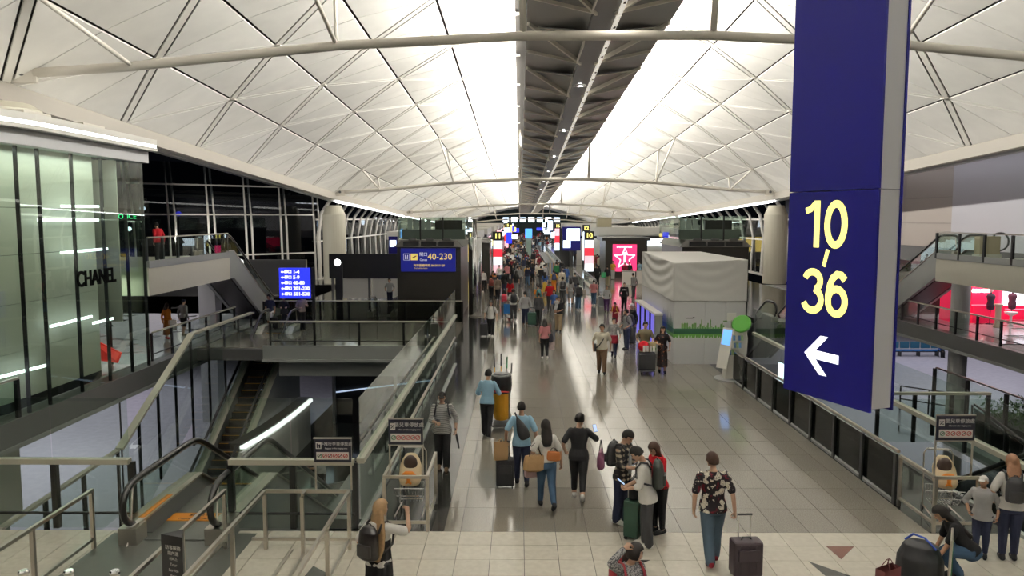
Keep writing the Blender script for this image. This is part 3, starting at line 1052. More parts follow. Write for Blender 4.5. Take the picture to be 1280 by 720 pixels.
# ------------------------------------------------------------------ baby trolleys in the bays
def baby_trolley(label, x, y, rz):
    t = thing('baby_trolley', label, 'trolley', (x, y, 0), rz)
    W = 0.24
    MB().tube([(-W, .36, .12), (-W, .40, 1.08), (-W + .05, .40, 1.16), (W - .05, .40, 1.16), (W, .40, 1.08), (W, .36, .12)], .014, 8).build('push_frame', STEEL, t, local=True)
    MB().tube([(-W + .08, .40, 1.16), (W - .08, .40, 1.16)], .022, 8).build('grip', PAPER, t, local=True)
    wires = MB()
    for k in range(9):
        xx = -W + k * W / 4
        wires.tube([(xx, -.28, .62), (xx * .9, -.05, .30), (xx * .8, .34, .26), (xx * .8, .42, .50)], .005, 5)
    for z, y_, f in ((.62, -.28, 1), (.44, -.16, .95), (.29, .1, .86), (.5, .42, .8), (.38, .38, .8)):
        wires.tube([(-W * f, y_, z), (W * f, y_, z)], .006, 5)
    wires.build('wire_basket', CHROME, t, local=True)
    for s in (-1, 1):
        MB().tube([(s * W, -.30, .12), (s * W * .9, .44, .11)], .014, 6).build('base_rail', STEEL, t, local=True)
        for yy in (-.28, .42):
            MB().tube([(s * W * .95 - .015, yy, .06), (s * W * .95 + .015, yy, .06)], .06, 12).build('wheel', RUBBER, t, local=True)
    # moulded child seat
    seat = MB().loft([((0, -.02, .62), (.17, 0, 0), (0, .16, 0)), ((0, -.01, .70), (.20, 0, 0), (0, .19, 0)), ((0, .02, .80), (.20, 0, 0), (0, .17, .02)), ((0, .10, .92), (.19, 0, 0), (0, .08, .03)),
                      ((0, .15, 1.02), (.15, 0, 0), (0, .06, .02)), ((0, .17, 1.10), (.09, 0, 0), (0, .04, .01))], 16).build('child_seat', CERAM, t, local=True, smooth=True)
    MB().ell((0, .065, .96), (.125, .06, .15), n=12, m=8).build('seat_pad', mat('dark_brown_pad', (.035, .018, .012), .6), seat, local=True, smooth=True)
    q = MB().tube([(-.12, -.17, .83), (-.05, -.20, .86), (.06, -.20, .855), (.12, -.17, .82)], [.015, .045, .048, .015], 8).tube([(.0, -.21, .84), (.0, -.22, .72), (.05, -.22, .68)], [.034, .036, .014], 8).tube([(0, -.22, .73), (-.05, -.21, .68)], [.030, .014], 8)
    q.build('orange_motif', ORANGE, seat, local=True, smooth=True)
    return t


baby_trolley('baby trolley with cream seat and orange motif in the left bay', -1.93, 13.25, 0)
baby_trolley('baby trolley with cream seat and orange motif in the right bay', 7.48, 13.2, radians(-12))

# ------------------------------------------------------------------ big blue hanging sign
A_, B_ = Vector((3.205, 9.20, 0)), Vector((3.70, 8.00, 0))
u = (B_ - A_).normalized()
nrm = Vector((u.y, -u.x, 0))                     # out of the lettered face, towards the viewer
if nrm.y > 0:
    nrm = -nrm
rz = atan2(u.y, u.x)
t = thing('hanging_sign', 'tall dark blue hanging sign reading 10 / 36 above a white arrow', 'sign', ((A_ + B_) / 2 + Vector((0, 0, 3.25))))
W = (B_ - A_).length
ZB = 3.25
th = 0.34


def spt(a, d, z):
    return A_ + u * a - nrm * d + Vector((0, 0, z))


MB().prism([spt(0, 0, ZB), spt(W, 0, ZB), spt(W, 0, 5.60), spt(0, 0, 5.60)], -nrm * 0.03).build('face_panel', NAVY, t)
MB().prism([spt(0, 0, 5.61), spt(W, 0, 5.61), spt(W, 0, 8.9), spt(0, 0, 8.9)], -nrm * 0.03).build('face_panel', NAVY, t)
SIDEG = mat('sign_side_grey', (0.72, 0.72, 0.74), 0.45)
MB().prism([spt(.02, .03, ZB + .03), spt(W - .012, .03, ZB + .03), spt(W - .012, .03, 5.60), spt(.02, .03, 5.60)], -nrm * (th - .06)).build('core', SIDEG, t)
MB().prism([spt(.02, .03, 5.605), spt(W - .012, .03, 5.605), spt(W - .012, .03, 8.88), spt(.02, .03, 8.88)], -nrm * (th - .06)).build('core', SIDEG, t)
MB().prism([spt(0, th - .03, ZB), spt(W, th - .03, ZB), spt(W, th - .03, 8.9), spt(0, th - .03, 8.9)], -nrm * 0.03).build('back_panel', NAVY, t)
for a in (.3, W - .3):
    p = spt(a, th / 2, 8.9)
    MB().tube([p, (p.x, p.y, roof(p.x, p.y))], 0.04, 8).build('suspension_rod', STEEL, t)


def face_text(s_, size, a, z, m, xs=1.0, bold=0.0):
    p = spt(a, -.004, z)
    return text(s_, size, p, m, t, rz=rz, ext=.003, xs=xs, bold=bold)


def stroke(pts, wd, m, name, closed=False):
    """a numeral drawn as a flat bar of constant width along points (a, z) of the face"""
    n = len(pts)
    L, Rr = [], []
    for i in range(n):
        p0 = pts[i - 1] if (closed or i) else pts[0]
        p1 = pts[(i + 1) % n] if (closed or i < n - 1) else pts[-1]
        dx, dz = p1[0] - p0[0], p1[1] - p0[1]
        l = sqrt(dx * dx + dz * dz)
        nx_, nz_ = -dz / l * wd / 2, dx / l * wd / 2
        L.append(spt(pts[i][0] + nx_, -.004, pts[i][1] + nz_))
        Rr.append(spt(pts[i][0] - nx_, -.004, pts[i][1] - nz_))
    q = MB()
    for i in range(n if closed else n - 1):
        j = (i + 1) % n
        q.prism([L[i], L[j], Rr[j], Rr[i]], nrm * .003)
    return q.build(name, m, t, kind='stuff')


def arc(cx_, cz_, rx, rz_, a0, a1, n_=14):
    return [(cx_ + rx * cos(radians(a0 + (a1 - a0) * k / n_)), cz_ + rz_ * sin(radians(a0 + (a1 - a0) * k / n_))) for k in range(n_ + 1)]


SW = .082
stroke([(.462, 4.972), (.462, 5.50)], SW, LITWARM, 'numeral')
stroke([(.285, 5.385), (.36, 5.405), (.44, 5.475)], .07, LITWARM, 'numeral')
stroke(arc(.743, 5.234, .126, .226, 0, 360, 28)[:-1], SW, LITWARM, 'numeral', True)
stroke(arc(.425, 4.590, .118, .102, 165, -60) + arc(.425, 4.375, .138, .126, 70, -160), SW, LITWARM, 'numeral')
stroke(arc(.79, 4.385, .122, .138, 0, 360, 24)[:-1], SW, LITWARM, 'numeral', True)
stroke([(.668, 4.385), (.668, 4.45), (.690, 4.56), (.73, 4.64), (.79, 4.685), (.85, 4.68), (.905, 4.63)], SW, LITWARM, 'numeral')
stroke([(.585, 4.762), (.640, 4.953)], .05, LITWARM, 'numeral')
q = MB()
for poly in ([(.336, 3.747), (.576, 3.972), (.690, 3.972), (.455, 3.747)], [(.336, 3.747), (.455, 3.747), (.690, 3.525), (.576, 3.525)], [(.44, 3.798), (.856, 3.790), (.856, 3.690), (.44, 3.698)]):
    q.prism([spt(a, -.004, z) for a, z in poly], nrm * .003)
q.build('arrow', LITPALE, t)

# ------------------------------------------------------------------ glass shop box on the left walkway
INNER = mat('shop_inner_wall_sage', (0.60, 0.61, 0.53), 0.5, var=0.03, scale=0.6)
shop = thing('glass_shopfront', 'tall pale green glass shopfront with black lettering and a lit white cornice', 'shopfront', (-13.85, 23, 0))
plan_in = [(-13.85, 27.0), (-13.85, 25.0), (-13.85, 23.4), (-13.85, 21.8), (-13.87, 20.4), (-14.05, 19.5), (-14.6, 18.7), (-15.6, 18.2), (-18.5, 18.0)]
plan_gl = [(-13.25, 27.15), (-13.25, 25.98), (-13.25, 24.54), (-13.25, 22.93), (-13.25, 21.32), (-13.27, 20.42), (-13.5, 19.0), (-14.3, 18.0), (-15.6, 17.5), (-18.5, 17.4)]
for (a, b_) in list(zip(plan_in, plan_in[1:]))[1:]:
    for z0, z1 in ((0.28, 1.62), (1.62, 2.95), (2.95, 4.3), (4.3, 5.6), (5.6, 7.3)):
        MB().prism([(*a, z0 + .006), (*b_, z0 + .006), (*b_, z1 - .006), (*a, z1 - .006)], (-.04, -.01, 0)).build('wall_panel', INNER, shop)
    MB().prism([(*a, 0.02), (*b_, 0.02), (*b_, .28), (*a, .28)], (-.06, -.02, 0)).build('plinth', BLACKM, shop)
for k, (a, b_) in enumerate(zip(plan_gl, plan_gl[1:])):
    MB().prism([(*a, 0.03), (*b_, 0.03), (*b_, 7.3), (*a, 7.3)], (-.015, -.004, 0)).build('glass_pane', M_GLS, shop)
    dx, dy = (0.03, 0) if k < 6 else (0.0, -.03)
    MB().beam((a[0] + dx - .10, a[1] + dy, 0), (a[0] + dx - .10, a[1] + dy, 7.3), 0.10, 0.04, up=(0, 1, 0)).build('fin', BLACKM, shop)
MB().prism([(-13.25, 27.15, .03), (-16.5, 27.4, .03), (-16.5, 27.4, 7.3), (-13.25, 27.15, 7.3)], (0, .015, 0)).build('glass_pane', M_GL, shop)
MB().beam((-14.7, 27.27, 0), (-14.7, 27.27, 7.3), 0.05, 0.05).build('fin', BLACKM, shop)
# cornice: grey band, projecting white box with a lit slot
cor = [(-12.95, 27.0), (-12.95, 22.0), (-12.98, 20.3), (-13.25, 18.9), (-14.1, 17.6), (-16, 17.0), (-18.5, 16.9)]


def band(name, pl, z0, z1, th, m, dx=0.0):
    for a, b_ in zip(pl, pl[1:]):
        MB().prism([(a[0] + dx, a[1], z0), (b_[0] + dx, b_[1], z0), (b_[0] + dx, b_[1], z1), (a[0] + dx, a[1], z1)], (-th, 0, 0)).build(name, m, shop)


band('grey_fascia', cor, 7.22, 7.62, .5, mat('fascia_grey_white', (.62, .62, .62), .5))
MB().prism([(x, y, 7.60) for x, y in cor] + [(-18.5, 27.0, 7.60)], (0, 0, .06)).build('soffit', WHITEP, shop)
cor2 = [(x + .32, y) for x, y in cor]
band('cornice', cor2, 7.62, 7.73, 1.2, WHITEP)
band('light_slot', cor2, 7.73, 7.83, 1.17, mat('cornice_light', (1, 1, 1), .4, emit=5.0, ecol=(.97, 1, 1)), -.03)
band('cornice', cor2, 7.83, 8.02, 1.2, WHITEP)
for y in (21.2, 24.0):
    MB().box((-13.4, y, 8.1), (.5, 1.2, .18)).build('roof_unit', OFFW, shop)
text('CHANEL', .66, (-13.14, 23.72, 3.46), mat('letter_black', (.004, .004, .004), .9, spec=.05), shop, rz=pi / 2, ext=.02, xs=.86, bold=.012)
# glowing bars between glass and wall, added to imitate hall light reflections
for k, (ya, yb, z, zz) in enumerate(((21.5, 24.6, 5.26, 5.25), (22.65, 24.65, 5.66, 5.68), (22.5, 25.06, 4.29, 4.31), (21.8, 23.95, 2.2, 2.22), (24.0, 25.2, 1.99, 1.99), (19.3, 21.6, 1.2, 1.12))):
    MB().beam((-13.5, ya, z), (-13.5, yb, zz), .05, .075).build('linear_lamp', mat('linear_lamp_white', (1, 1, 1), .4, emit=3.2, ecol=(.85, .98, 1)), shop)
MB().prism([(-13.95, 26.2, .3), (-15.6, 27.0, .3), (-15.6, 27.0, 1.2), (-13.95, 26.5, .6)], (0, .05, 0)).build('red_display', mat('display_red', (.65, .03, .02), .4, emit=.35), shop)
MB().box((-14.6, 26.6, 4.5), (1.4, .06, 5.6)).build('return_wall', INNER, shop)
MB().box((-14.5, 26.0, .05), (1.3, 2.2, .06)).build('display_floor', LILACT, shop)
lamp('shop_cove_lamp', (-13.55, 22.5, 7.15), (0, 0, 0), (.25, 8), 55, (.93, 1, .93))  # added fill without a fitting, brightens the inner wall
lamp('shop_window_lamp', (-14.6, 26.9, 3.2), (0, 0, 0), (1.0, .3), 30, (1, .95, .9))
# drum that carries the shop, down to the lower floor
DRUM = mat('drum_grey_green', (.33, .34, .29), .5, var=.04, scale=.5)
dr = [(-14.4, 22.6), (-14.4, 20.6), (-14.5, 19.6), (-15.2, 18.6), (-16.4, 18.2)]
dr = [(-14.45, 21.2), (-14.0, 20.9), (-14.0, 19.4), (-14.3, 18.5), (-15.4, 17.9), (-17, 17.8)]
drum = struct(MB().prism([(x - .4, y, -5) for x, y in dr[1:]] + [(-17, 20.9, -5)], (0, 0, 4.3)).build('wall_drum', DRUM))
for a, b_ in zip(dr, dr[1:]):
    MB().prism([(*a, -2.9), (*b_, -2.9), (*b_, -.76), (*a, -.76)], (-.08, 0, 0)).build('wall_panel', DRUM, drum)
MB().beam((-13.3, 25.0, -5), (-13.3, 25.0, -.74), .04, .04).build('hanger', BLACKM, drum)
MB().bb(-17.5, -13.3, 18.2, 27.5, -.74, -.6).build('soffit', GREYC, drum)

# ------------------------------------------------------------------ window walls against the night
MULL = mat('mullion_pale_grey', (.75, .72, .66), .45, .2)
win = struct(MB().bb(-29, -18, 66.5, 66.6, -.2, 0).build('window_1', MULL))
P0, P1 = Vector((-29.0, 56.6, 0)), Vector((-17.7, 66.25, 0))
n = 5
for k in range(n + 1):
    p = P0.lerp(P1, (k + .12) / n)
    u_ = (P1 - P0).normalized()
    for s in (-.24, .24):
        q = p + u_ * s
        MB().tube([(q.x, q.y, 0), (q.x - .1, q.y, 5), (q.x - .35 - s * .25, q.y, 9.6)], .085, 6).build('mullion', MULL, win)
for z in (2.35, 5.6, 7.9):
    MB().beam((P0.x, P0.y + .02, z), (P1.x, P1.y + .02, z), .12, .12).build('transom', MULL, win)
zl = [0, 2.35, 5.6, 7.9, 9.6]
for k in range(n):
    a, c = P0.lerp(P1, (k + .12) / n), P0.lerp(P1, (k + 1.12) / n)
    for z0, z1 in zip(zl, zl[1:]):
        MB().prism([(a.x, a.y + .1, z0), (c.x, c.y + .1, z0), (c.x, c.y + .1, z1), (a.x, a.y + .1, z1)], (0, .02, 0)).build('pane', M_GLN, win)
for idx, (s, xb) in enumerate(((-1, -17.3), (1, 23.0))):
    wn = struct(MB().bb(xb - .1, xb + .1, 66, 205, -.1, .1).build('window_%d' % (idx + 2), MULL))
    ysl = [66.5 + 3.3 * k for k in range(42)]
    for k, y in enumerate(ysl):
        zt = roof(XC + 18 * s, y) + .1
        MB().tube([(xb, y, 0), (xb + s * .15, y, zt * .5), (xb - s * .25, y, zt * .8), (xb - s * 1.3, y, zt)], .11 if k % 2 else .15, 6).build('mullion', MULL, wn)
        if k + 1 < len(ysl):
            for z0, z1 in ((0, 3.3), (3.3, 5.4)):
                MB().prism([(xb + s * .2, y, z0), (xb + s * .2, y + 3.3, z0), (xb + s * .2, y + 3.3, z1), (xb + s * .2, y, z1)], (s * .02, 0, 0)).build('pane', M_GLN, wn)
    for z in (3.3, 5.2):
        MB().beam((xb + s * .1, 66, z), (xb + s * .1, 205, z), .14, .14).build('transom', MULL, wn)
# dark apron outside, with a few lit terminal lights far off
apron = struct(MB().bb(-220, -29.5, -40, 260, -6, -5.9).bb(49, 240, -40, 260, -6, -5.9).build('ground', mat('apron_asphalt', (.02, .02, .022), .8)))
for x, y, z, m, lab in ((-49, 100, 6.6, LITSCREEN, 'cool white apron light beyond the dark window wall'), (-43, 97, 5.9, LITBLUE, 'blue apron light beyond the dark window wall'), (-70, 120, 4.6, LITYEL, 'amber apron light beyond the dark window wall'), (-56, 110, 3.8, LITSCREEN, 'low white apron light beyond the dark window wall')):
    t = thing('apron_light', lab, 'light', (x, y, -5.9))
    MB().beam((x, y, -5.9), (x, y, z), .12, .12).build('mast', BLACKM, t)
    MB().ell((x, y, z), (.35, .35, .3)).build('lamp_head', m, t, smooth=True)

# ------------------------------------------------------------------ right hand walls and shop
WBR = mat('wall_warm_grey', (.42, .37, .33), .7, var=.04, scale=.4)
WGR = mat('wall_cool_grey', (.50, .49, .52), .7, var=.03, scale=.4)
wr = struct(MB().bb(26.1, 26.5, 24, 76, 2.5, 12).build('wall_right', GREYD))
for k in range(5):
    for z0, z1 in ((3.5, 5.0), (5.0, 6.6), (6.6, 8.3), (8.3, 10.0), (10.0, 11.6)):
        ya, yb = 46.6 + k * 5.6, 46.6 + (k + 1) * 5.6
        MB().bb(26.0, 26.1, ya + .008, yb - .008, z0 + .008, z1 - .008).build('wall_panel', WBR, wr)
for k in range(3):
    MB().bb(25.98, 26.1, 24 + k * 7.53, 24 + (k + 1) * 7.53 - .004, 3.5, 11.6).build('wall_panel', WGR, wr)
lamp('wall_washer', (24.8, 40, 8.8), (0, radians(-25), 0), (.3, 26), 110, (.97, .95, 1))
# upper furniture on the right mezzanine
t = thing('information_board', 'beige stone information block behind the right mezzanine balustrade', 'board', (19.7, 32.5, 3.53))
MB().bb(19.25, 20.1, 32.3, 32.7, 3.6, 4.55).build('block', mat('beige_stone', (.60, .50, .36), .6, var=.08, scale=3), t)
MB().bb(19.2, 20.15, 32.25, 32.75, 3.53, 3.8).build('plinth', PAPER, t)
t = thing('ring_sculpture', 'small dark ring mounted on a stem on the right mezzanine', 'ornament', (20.75, 33.4, 3.53))
MB().tube([(20.75 + .38 * cos(a * pi / 10), 33.4, 4.3 + .38 * sin(a * pi / 10)) for a in range(20)], .04, 6, True).build('ring', GREYD, t)
MB().tube([(20.75, 33.4, 3.53), (20.75, 33.4, 3.93)], .03, 6).build('stem', GREYD, t)

# red shop under the right mezzanine
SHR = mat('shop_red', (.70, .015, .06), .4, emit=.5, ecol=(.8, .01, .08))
rs = thing('red_shop', 'bright red shop with a white lightbox under the right mezzanine', 'shop', (26, 39, 0))
MB().bb(22.3, 31, 40.4, 40.6, 0, 2.5).build('back_wall', SHR, rs)
MB().bb(22.2, 22.5, 38.2, 40.5, 0, 2.5).build('side_wall', SHR, rs)
MB().bb(22.3, 31, 37.4, 37.6, 2.1, 2.65).build('fascia', PAPER, rs)
MB().bb(25.35, 27.6, 40.2, 40.35, .75, 1.6).build('lightbox', LITSCREEN, rs)
MB().bb(25.2, 27.8, 39.6, 40.2, 0.3, .6).build('shelf', SHR, rs)
MB().bb(23.0, 24.6, 38.9, 39.5, 0, .9).build('counter', SHR, rs)
MB().bb(22.2, 31, 37.4, 40.6, 2.5, 2.65).build('shop_ceiling', PAPER, rs)
for k in range(4):
    MB().bb(22.6 + k * .55, 22.95 + k * .55, 40.1, 40.35, 1.45, 1.6).build('wall_light', LITWHITE, rs)
for k, (x, c) in enumerate(((23.7, (.03, .03, .05)), (24.9, (.08, .03, .05)), (26.0, (.35, .35, .4)))):
    d = thing('clothes_dummy', ('dummy in black clothing in front of the red shop counter', 'dummy in dark red clothing beside the shop lightbox', 'dummy in pale grey clothing near the shop lightbox')[k], 'dummy', (x, 38.6 + .2 * k, 0))
    MB().lathe((x, 38.6 + .2 * k, 0), [(.18, 0), (.18, .02), (.02, .03), (.02, .7), (.16, .75), (.19, 1.0), (.15, 1.15), (.21, 1.4), (.16, 1.5), (.05, 1.54), (.05, 1.6)], 12).build('torso', mat('dummy_cloth_%d' % k, c, .8), d, smooth=True)
    MB().ell((x, 38.6 + .2 * k, 1.72), (.09, .1, .13)).build('head_form', PAPER, d, smooth=True)
t = thing('display_stand', 'round white display bowl on a pedestal before the red shop', 'stand', (24.3, 37.9, 0))
MB().lathe((24.3, 37.9, 0), [(.16, 0), (.06, .1), (.06, .5), (.28, .62), (.30, .7)], 14).build('bowl', PAPER, t, smooth=True)
t = thing('display_stand', 'slim beige display pillar before the red shop', 'stand', (23.35, 37.4, 0))
MB().lathe((23.35, 37.4, 0), [(.2, 0), (.2, .1), (.13, .2), (.13, 1.0), (.2, 1.1), (.2, 1.15)], 12).build('pillar_body', mat('beige_stand', (.6, .5, .35), .5), t, smooth=True)
lamp('shop_light', (25, 38.8, 2.4), (0, 0, 0), (4, 2), 120, (1, .75, .8))
for x, y in ((20.6, 35.84), (-15.6, 38.4)):
    struct(MB().lathe((x, y, -5), [(.40, 0), (.40, 7.5)], 20).build('column', mat('column_grey', (.50, .50, .49), .45)) if x > 0 else MB().bb(x - .42, x + .42, y - .4, y + .4, -5, 2.5).build('column', mat('column_grey', (.50, .50, .49), .45)))
# background under the right mezzanine
pw = struct(MB().bb(23.5, 31, 55.4, 55.7, 0, 2.4).build('wall_far_right', WHITEP))
t = thing('planter', 'long green planter on top of the white wall under the right mezzanine', 'planter', (27.5, 55.1, 0))
MB().bb(24.5, 30.5, 54.75, 55.36, 1.25, 1.5).build('trough', PAPER, t)
rng = random.Random(5)
q = MB()
for k in range(260):
    x, y, z = rng.uniform(24.5, 30.5), rng.uniform(54.8, 55.1), rng.uniform(1.45, 2.1)
    a, e = rng.uniform(0, 6.28), rng.uniform(-.6, .9)
    d = Vector((cos(a) * cos(e), sin(a) * cos(e), sin(e))) * .22
    p = Vector((x, y, z))
    s_ = Vector((-d.y, d.x, 0)) * .35
    q.add([p, p + d * .5 + s_, p + d, p + d * .5 - s_], [(0, 1, 2, 3)])
LEAF = mat('leaf_green', (.06, .16, .02), .5, var=.3, scale=3)
q.build('foliage', LEAF, t, kind='stuff')
t = thing('cabinet', 'dark grey cabinet standing before the white wall under the right mezzanine', 'cabinet', (22.9, 43, 0))
MB().bb(22.0, 23.8, 42.8, 43.3, 0, 1.35).build('carcass', GREYD, t)
for k in range(3):
    MB().bb(22.05 + k * .58, 22.6 + k * .58, 42.76, 42.8, .08, 1.3).build('door', DARKP, t)
# planter with shrubs on the lower landing
t = thing('planter', 'dark planter box of low green shrubs on the lower right landing', 'planter', (17.6, 25.0, -2.9))
MB().bb(16.9, 18.6, 22.4, 28.0, -2.9, -1.85).build('box', DARKP, t)
q = MB()
for k in range(1500):
    x, y = rng.uniform(16.85, 18.65), rng.uniform(22.3, 28.1)
    z = -1.85 + rng.uniform(0, .42) * (1 + .4 * sin(y * 3))
    a, e = rng.uniform(0, 6.28), rng.uniform(-.3, 1.2)
    d = Vector((cos(a) * cos(e), sin(a) * cos(e), sin(e))) * rng.uniform(.12, .22)
    p, s_ = Vector((x, y, z)), Vector((-d.y, d.x, 0)) * .35
    q.add([p, p + d * .5 + s_, p + d, p + d * .5 - s_], [(0, 1, 2, 3)])
q.build('foliage', mat('shrub_green', (.035, .09, .02), .5, var=.3, scale=3), t, kind='stuff')
# blue bench on the lower floor
t = thing('bench', 'row of blue beam seats on the lower floor at right', 'bench', (29.8, 57.3, -5))
BLUES = mat('seat_blue', (.02, .12, .32), .5)
for k in range(5):
    x = 28.3 + k * .78
    sx = MB().box((x, 57.3, -4.56), (.68, .5, .07)).build('seat', BLUES, t, bevel=.02)
    MB().box((x, 57.6, -4.2), (.68, .08, .5)).build('backrest', mat('seat_teal', (.015, .10, .16), .5), t, bevel=.02)
MB().beam((27.9, 57.35, -4.66), (31.9, 57.35, -4.66), .08, .08).build('beam', BLACKM, t)
for x in (28.6, 30.0, 31.4):
    MB().box((x, 57.35, -4.83), (.08, .45, .34)).build('leg', BLACKM, t)
t = thing('hand_rail_gate', 'black rail frame on the lower floor behind the hanging sign', 'rail', (20.5, 40, -5))
for x, y in ((20.6, 41), (21.6, 40), (22.3, 39.4)):
    MB().beam((x, y, -5), (x, y, -3.7), .06, .06).build('post', BLACKM, t)
for z in (-3.7, -4.4):
    MB().beam((20.6, 41, z), (21.6, 40, z), .06, .06).beam((21.6, 40, z), (22.3, 39.4, z), .06, .06).build('cross_rail', BLACKM, t)

# ------------------------------------------------------------------ left background
struct(MB().bb(-40, -14.5, 52, 52.3, 0, 2.5).build('wall_far_left', GREYD))
t = thing('overhead_sign', 'small blue and yellow overhead sign behind the woman in orange', 'sign', (-16.4, 38.4, 1.9))
MB().bb(-17.0, -16.1, 38.35, 38.45, 1.95, 2.25).build('board', LITBLUE, t)
MB().bb(-16.38, -16.12, 38.30, 38.35, 1.97, 2.23).build('yellow_panel', LITYEL, t)
MB().bb(-16.12, -16.01, 38.37, 38.43, 2.0, 2.2).build('bracket', BLACKM, t)
ds = thing('direction_board', 'bright blue gate direction board with white arrows beside the bridge', 'sign', (-10.56, 35.9, 0))
MB().bb(-11.28, -9.84, 35.88, 36.0, 1.55, 2.98).build('screen', LITBLUE, ds)
MB().beam((-9.72, 36.05, 0), (-9.72, 36.05, 3.0), .12, .12).build('post', BLACKM, ds)
for k, s_ in enumerate(('1-4', '5-9', '40-80', '201-230', '501-530')):
    z = 2.80 - k * .262
    text(s_, .23, (-10.62, 35.87, z), LITPALE, ds, ext=.002, align='LEFT', bold=.008)
    text('閘口', .17, (-10.85, 35.87, z), LITPALE, ds, ext=.002, bold=.006)
    q = MB()
    q.prism([(-11.2, 35.875, z), (-11.12, 35.875, z + .07), (-11.12, 35.875, z - .07)], (0, -.004, 0)).bb(-11.13, -11.02, 35.871, 35.875, z - .025, z + .025)
    q.build('arrow', LITPALE, ds)
t = thing('lamp_post', 'black slab post with a round white lamp near the bridge', 'lamp', (-10.7, 45.2, 0))
MB().bb(-10.85, -10.45, 45.1, 45.3, 0, 2.75).build('post', BLACKM, t)
MB().ell((-10.7, 45.05, 2.72), (.2, .12, .2)).build('globe', LITWHITE, t, smooth=True)
t = thing('screen_wall', 'wide black display wall behind the bridge at left', 'screen', (-10.0, 50, 0))
MB().bb(-12.4, -7.2, 49.9, 50.1, 1.4, 3.0).build('black_panel', BLACKM, t)
for x in (-12.2, -9.8, -7.4):
    MB().bb(x - .08, x + .08, 49.95, 50.1, 0, 1.4).build('post', GREYD, t)
for x0 in (-11.9, -9.6):
    MB().bb(x0, x0 + 2.1, 49.97, 50.03, .1, 1.38).build('white_panel', PAPER, t)
t = thing('column_sign', 'dark navy tower sign with a lit panel between the mullions at left', 'sign', (-9.9, 60, 0))
MB().bb(-10.2, -9.5, 59.9, 60.1, 0, 3.9).build('body', NAVY, t)
MB().bb(-10.1, -9.6, 59.86, 59.9, 3.1, 3.6).build('lit_panel', LITSCREEN, t)
t = thing('column_sign', 'low blue lit sign beside the dark tower sign at left', 'sign', (-8.9, 60, 0))
MB().bb(-9.4, -8.6, 59.9, 60.0, 1.7, 2.3).build('lit_panel', LITSCREEN, t)
MB().bb(-9.05, -8.95, 59.95, 60.0, 0, 1.7).build('post', BLACKM, t)


# ------------------------------------------------------------------ dark gate pods with glass boxes
def pod(label, x0, x1, y0, y1, zt, sign, gx0, gx1, zg):
    t = thing('gate_pod', label, 'kiosk', ((x0 + x1) / 2, y0, 0))
    MB().bb(x0 + .15, x1 - .15, y0 + .1, y1, 0, zt - .35).build('body', DARKP, t)
    MB().prism([(x0, y0, zt - .35), (x1, y0, zt - .35), (x1 - .35, y0 + .3, zt), (x0 + .35, y0 + .3, zt)], (0, y1 - y0, 0)).build('hood', mat('pod_hood', (.05, .045, .04), .35), t)
    n_ = 3
    for k in range(n_):
        a = x0 + .45 + k * (x1 - x0 - .9) / n_
        MB().bb(a + .05, a + (x1 - x0 - .9) / n_ - .05, y0 + .02, y0 + .12, zt - .30, zt - .08).build('vent', BLACKM, t)
        MB().bb(a + .3, a + .7, y0 + .2, y0 + .4, zt, zt + .1).build('hood_lamp', GREYD, t)
    nb_ = 3
    for k in range(nb_):
        a, c = gx0 + (gx1 - gx0) * k / nb_, gx0 + (gx1 - gx0) * (k + 1) / nb_
        MB().bb(a + .02, c - .02, y0 + .35, y0 + .37, zt + .05, zg).build('glass_pane', M_GL, t)
        MB().bb(a + .02, c - .02, y1 - .05, y1 - .03, zt + .05, zg).build('glass_pane', M_GL, t)
        if k:
            MB().bb(a - .04, a + .04, y0 + .33, y0 + .39, zt, zg).build('glass_post', BLACKM, t)
    for x in (gx0, gx1):
        MB().bb(x - .01, x + .01, y0 + .35, y1 - .03, zt + .05, zg).build('glass_pane', M_GL, t)
    MB().bb(gx0 + .1, gx1 - .1, y0 + 1.2, y0 + 1.8, zt + .02, zt + .55).build('inner_shelf', mat('pod_shelf', (.16, .18, .16), .5), t)
    MB().bb((gx0 + gx1) / 2, gx1 - .3, y0 + 2.0, y0 + 2.3, zt + .5, zt + 1.05).build('inner_board', DARKP, t)
    for k in range(4):
        MB().bb(gx0 + .2 + k * .35, gx0 + .45 + k * .35, y0 + 2.6, y0 + 2.7, zt + .5, zt + 1.1).build('inner_panel', mat('pod_pale_panel', (.35, .40, .37), .5), t)
    return t


pl = pod('dark gate pod with a blue Gates 40-230 sign and a glass box on top', -6.62, -2.95, 40.5, 46.5, 4.15, True, -6.45, -2.85, 5.36)
MB().bb(-6.25, -3.36, 40.44, 40.6, 2.50, 3.72).build('sign_panel', mat('gate_sign_blue', (.010, .012, .16), .3, emit=.42, ecol=(.012, .02, .28)), pl)
y = 40.43
YT = mat('sign_yellow', (.8, .55, .1), .5, emit=.75, ecol=(.85, .62, .16))
WT = mat('sign_white', (.8, .8, .8), .5, emit=.55)
text('40-230', .46, (-4.18, y, 3.28), YT, pl, ext=.003)
text('閘口', .22, (-5.05, y, 3.40), WT, pl, ext=.003)
text('Gates', .17, (-5.05, y, 3.12), WT, pl, ext=.003)
text('列車服務時間 06:00-01:00', .15, (-4.75, y, 2.82), YT, pl, ext=.003)
text('Train service hours', .09, (-5.2, y, 2.68), YT, pl, ext=.003)
MB().bb(-5.72, -5.36, y - .004, y, 3.10, 3.45).build('yellow_badge', YT, pl)
MB().prism([(-5.66, y - .006, 3.24), (-5.42, y - .006, 3.36), (-5.42, y - .006, 3.31), (-5.55, y - .006, 3.22), (-5.62, y - .006, 3.20)], (0, -.003, 0)).build('plane_symbol', BLACKM, pl)
q = MB()
for x in (-6.1, -5.80):
    q.bb(x, x + .015, y - .004, y, 3.10, 3.45)
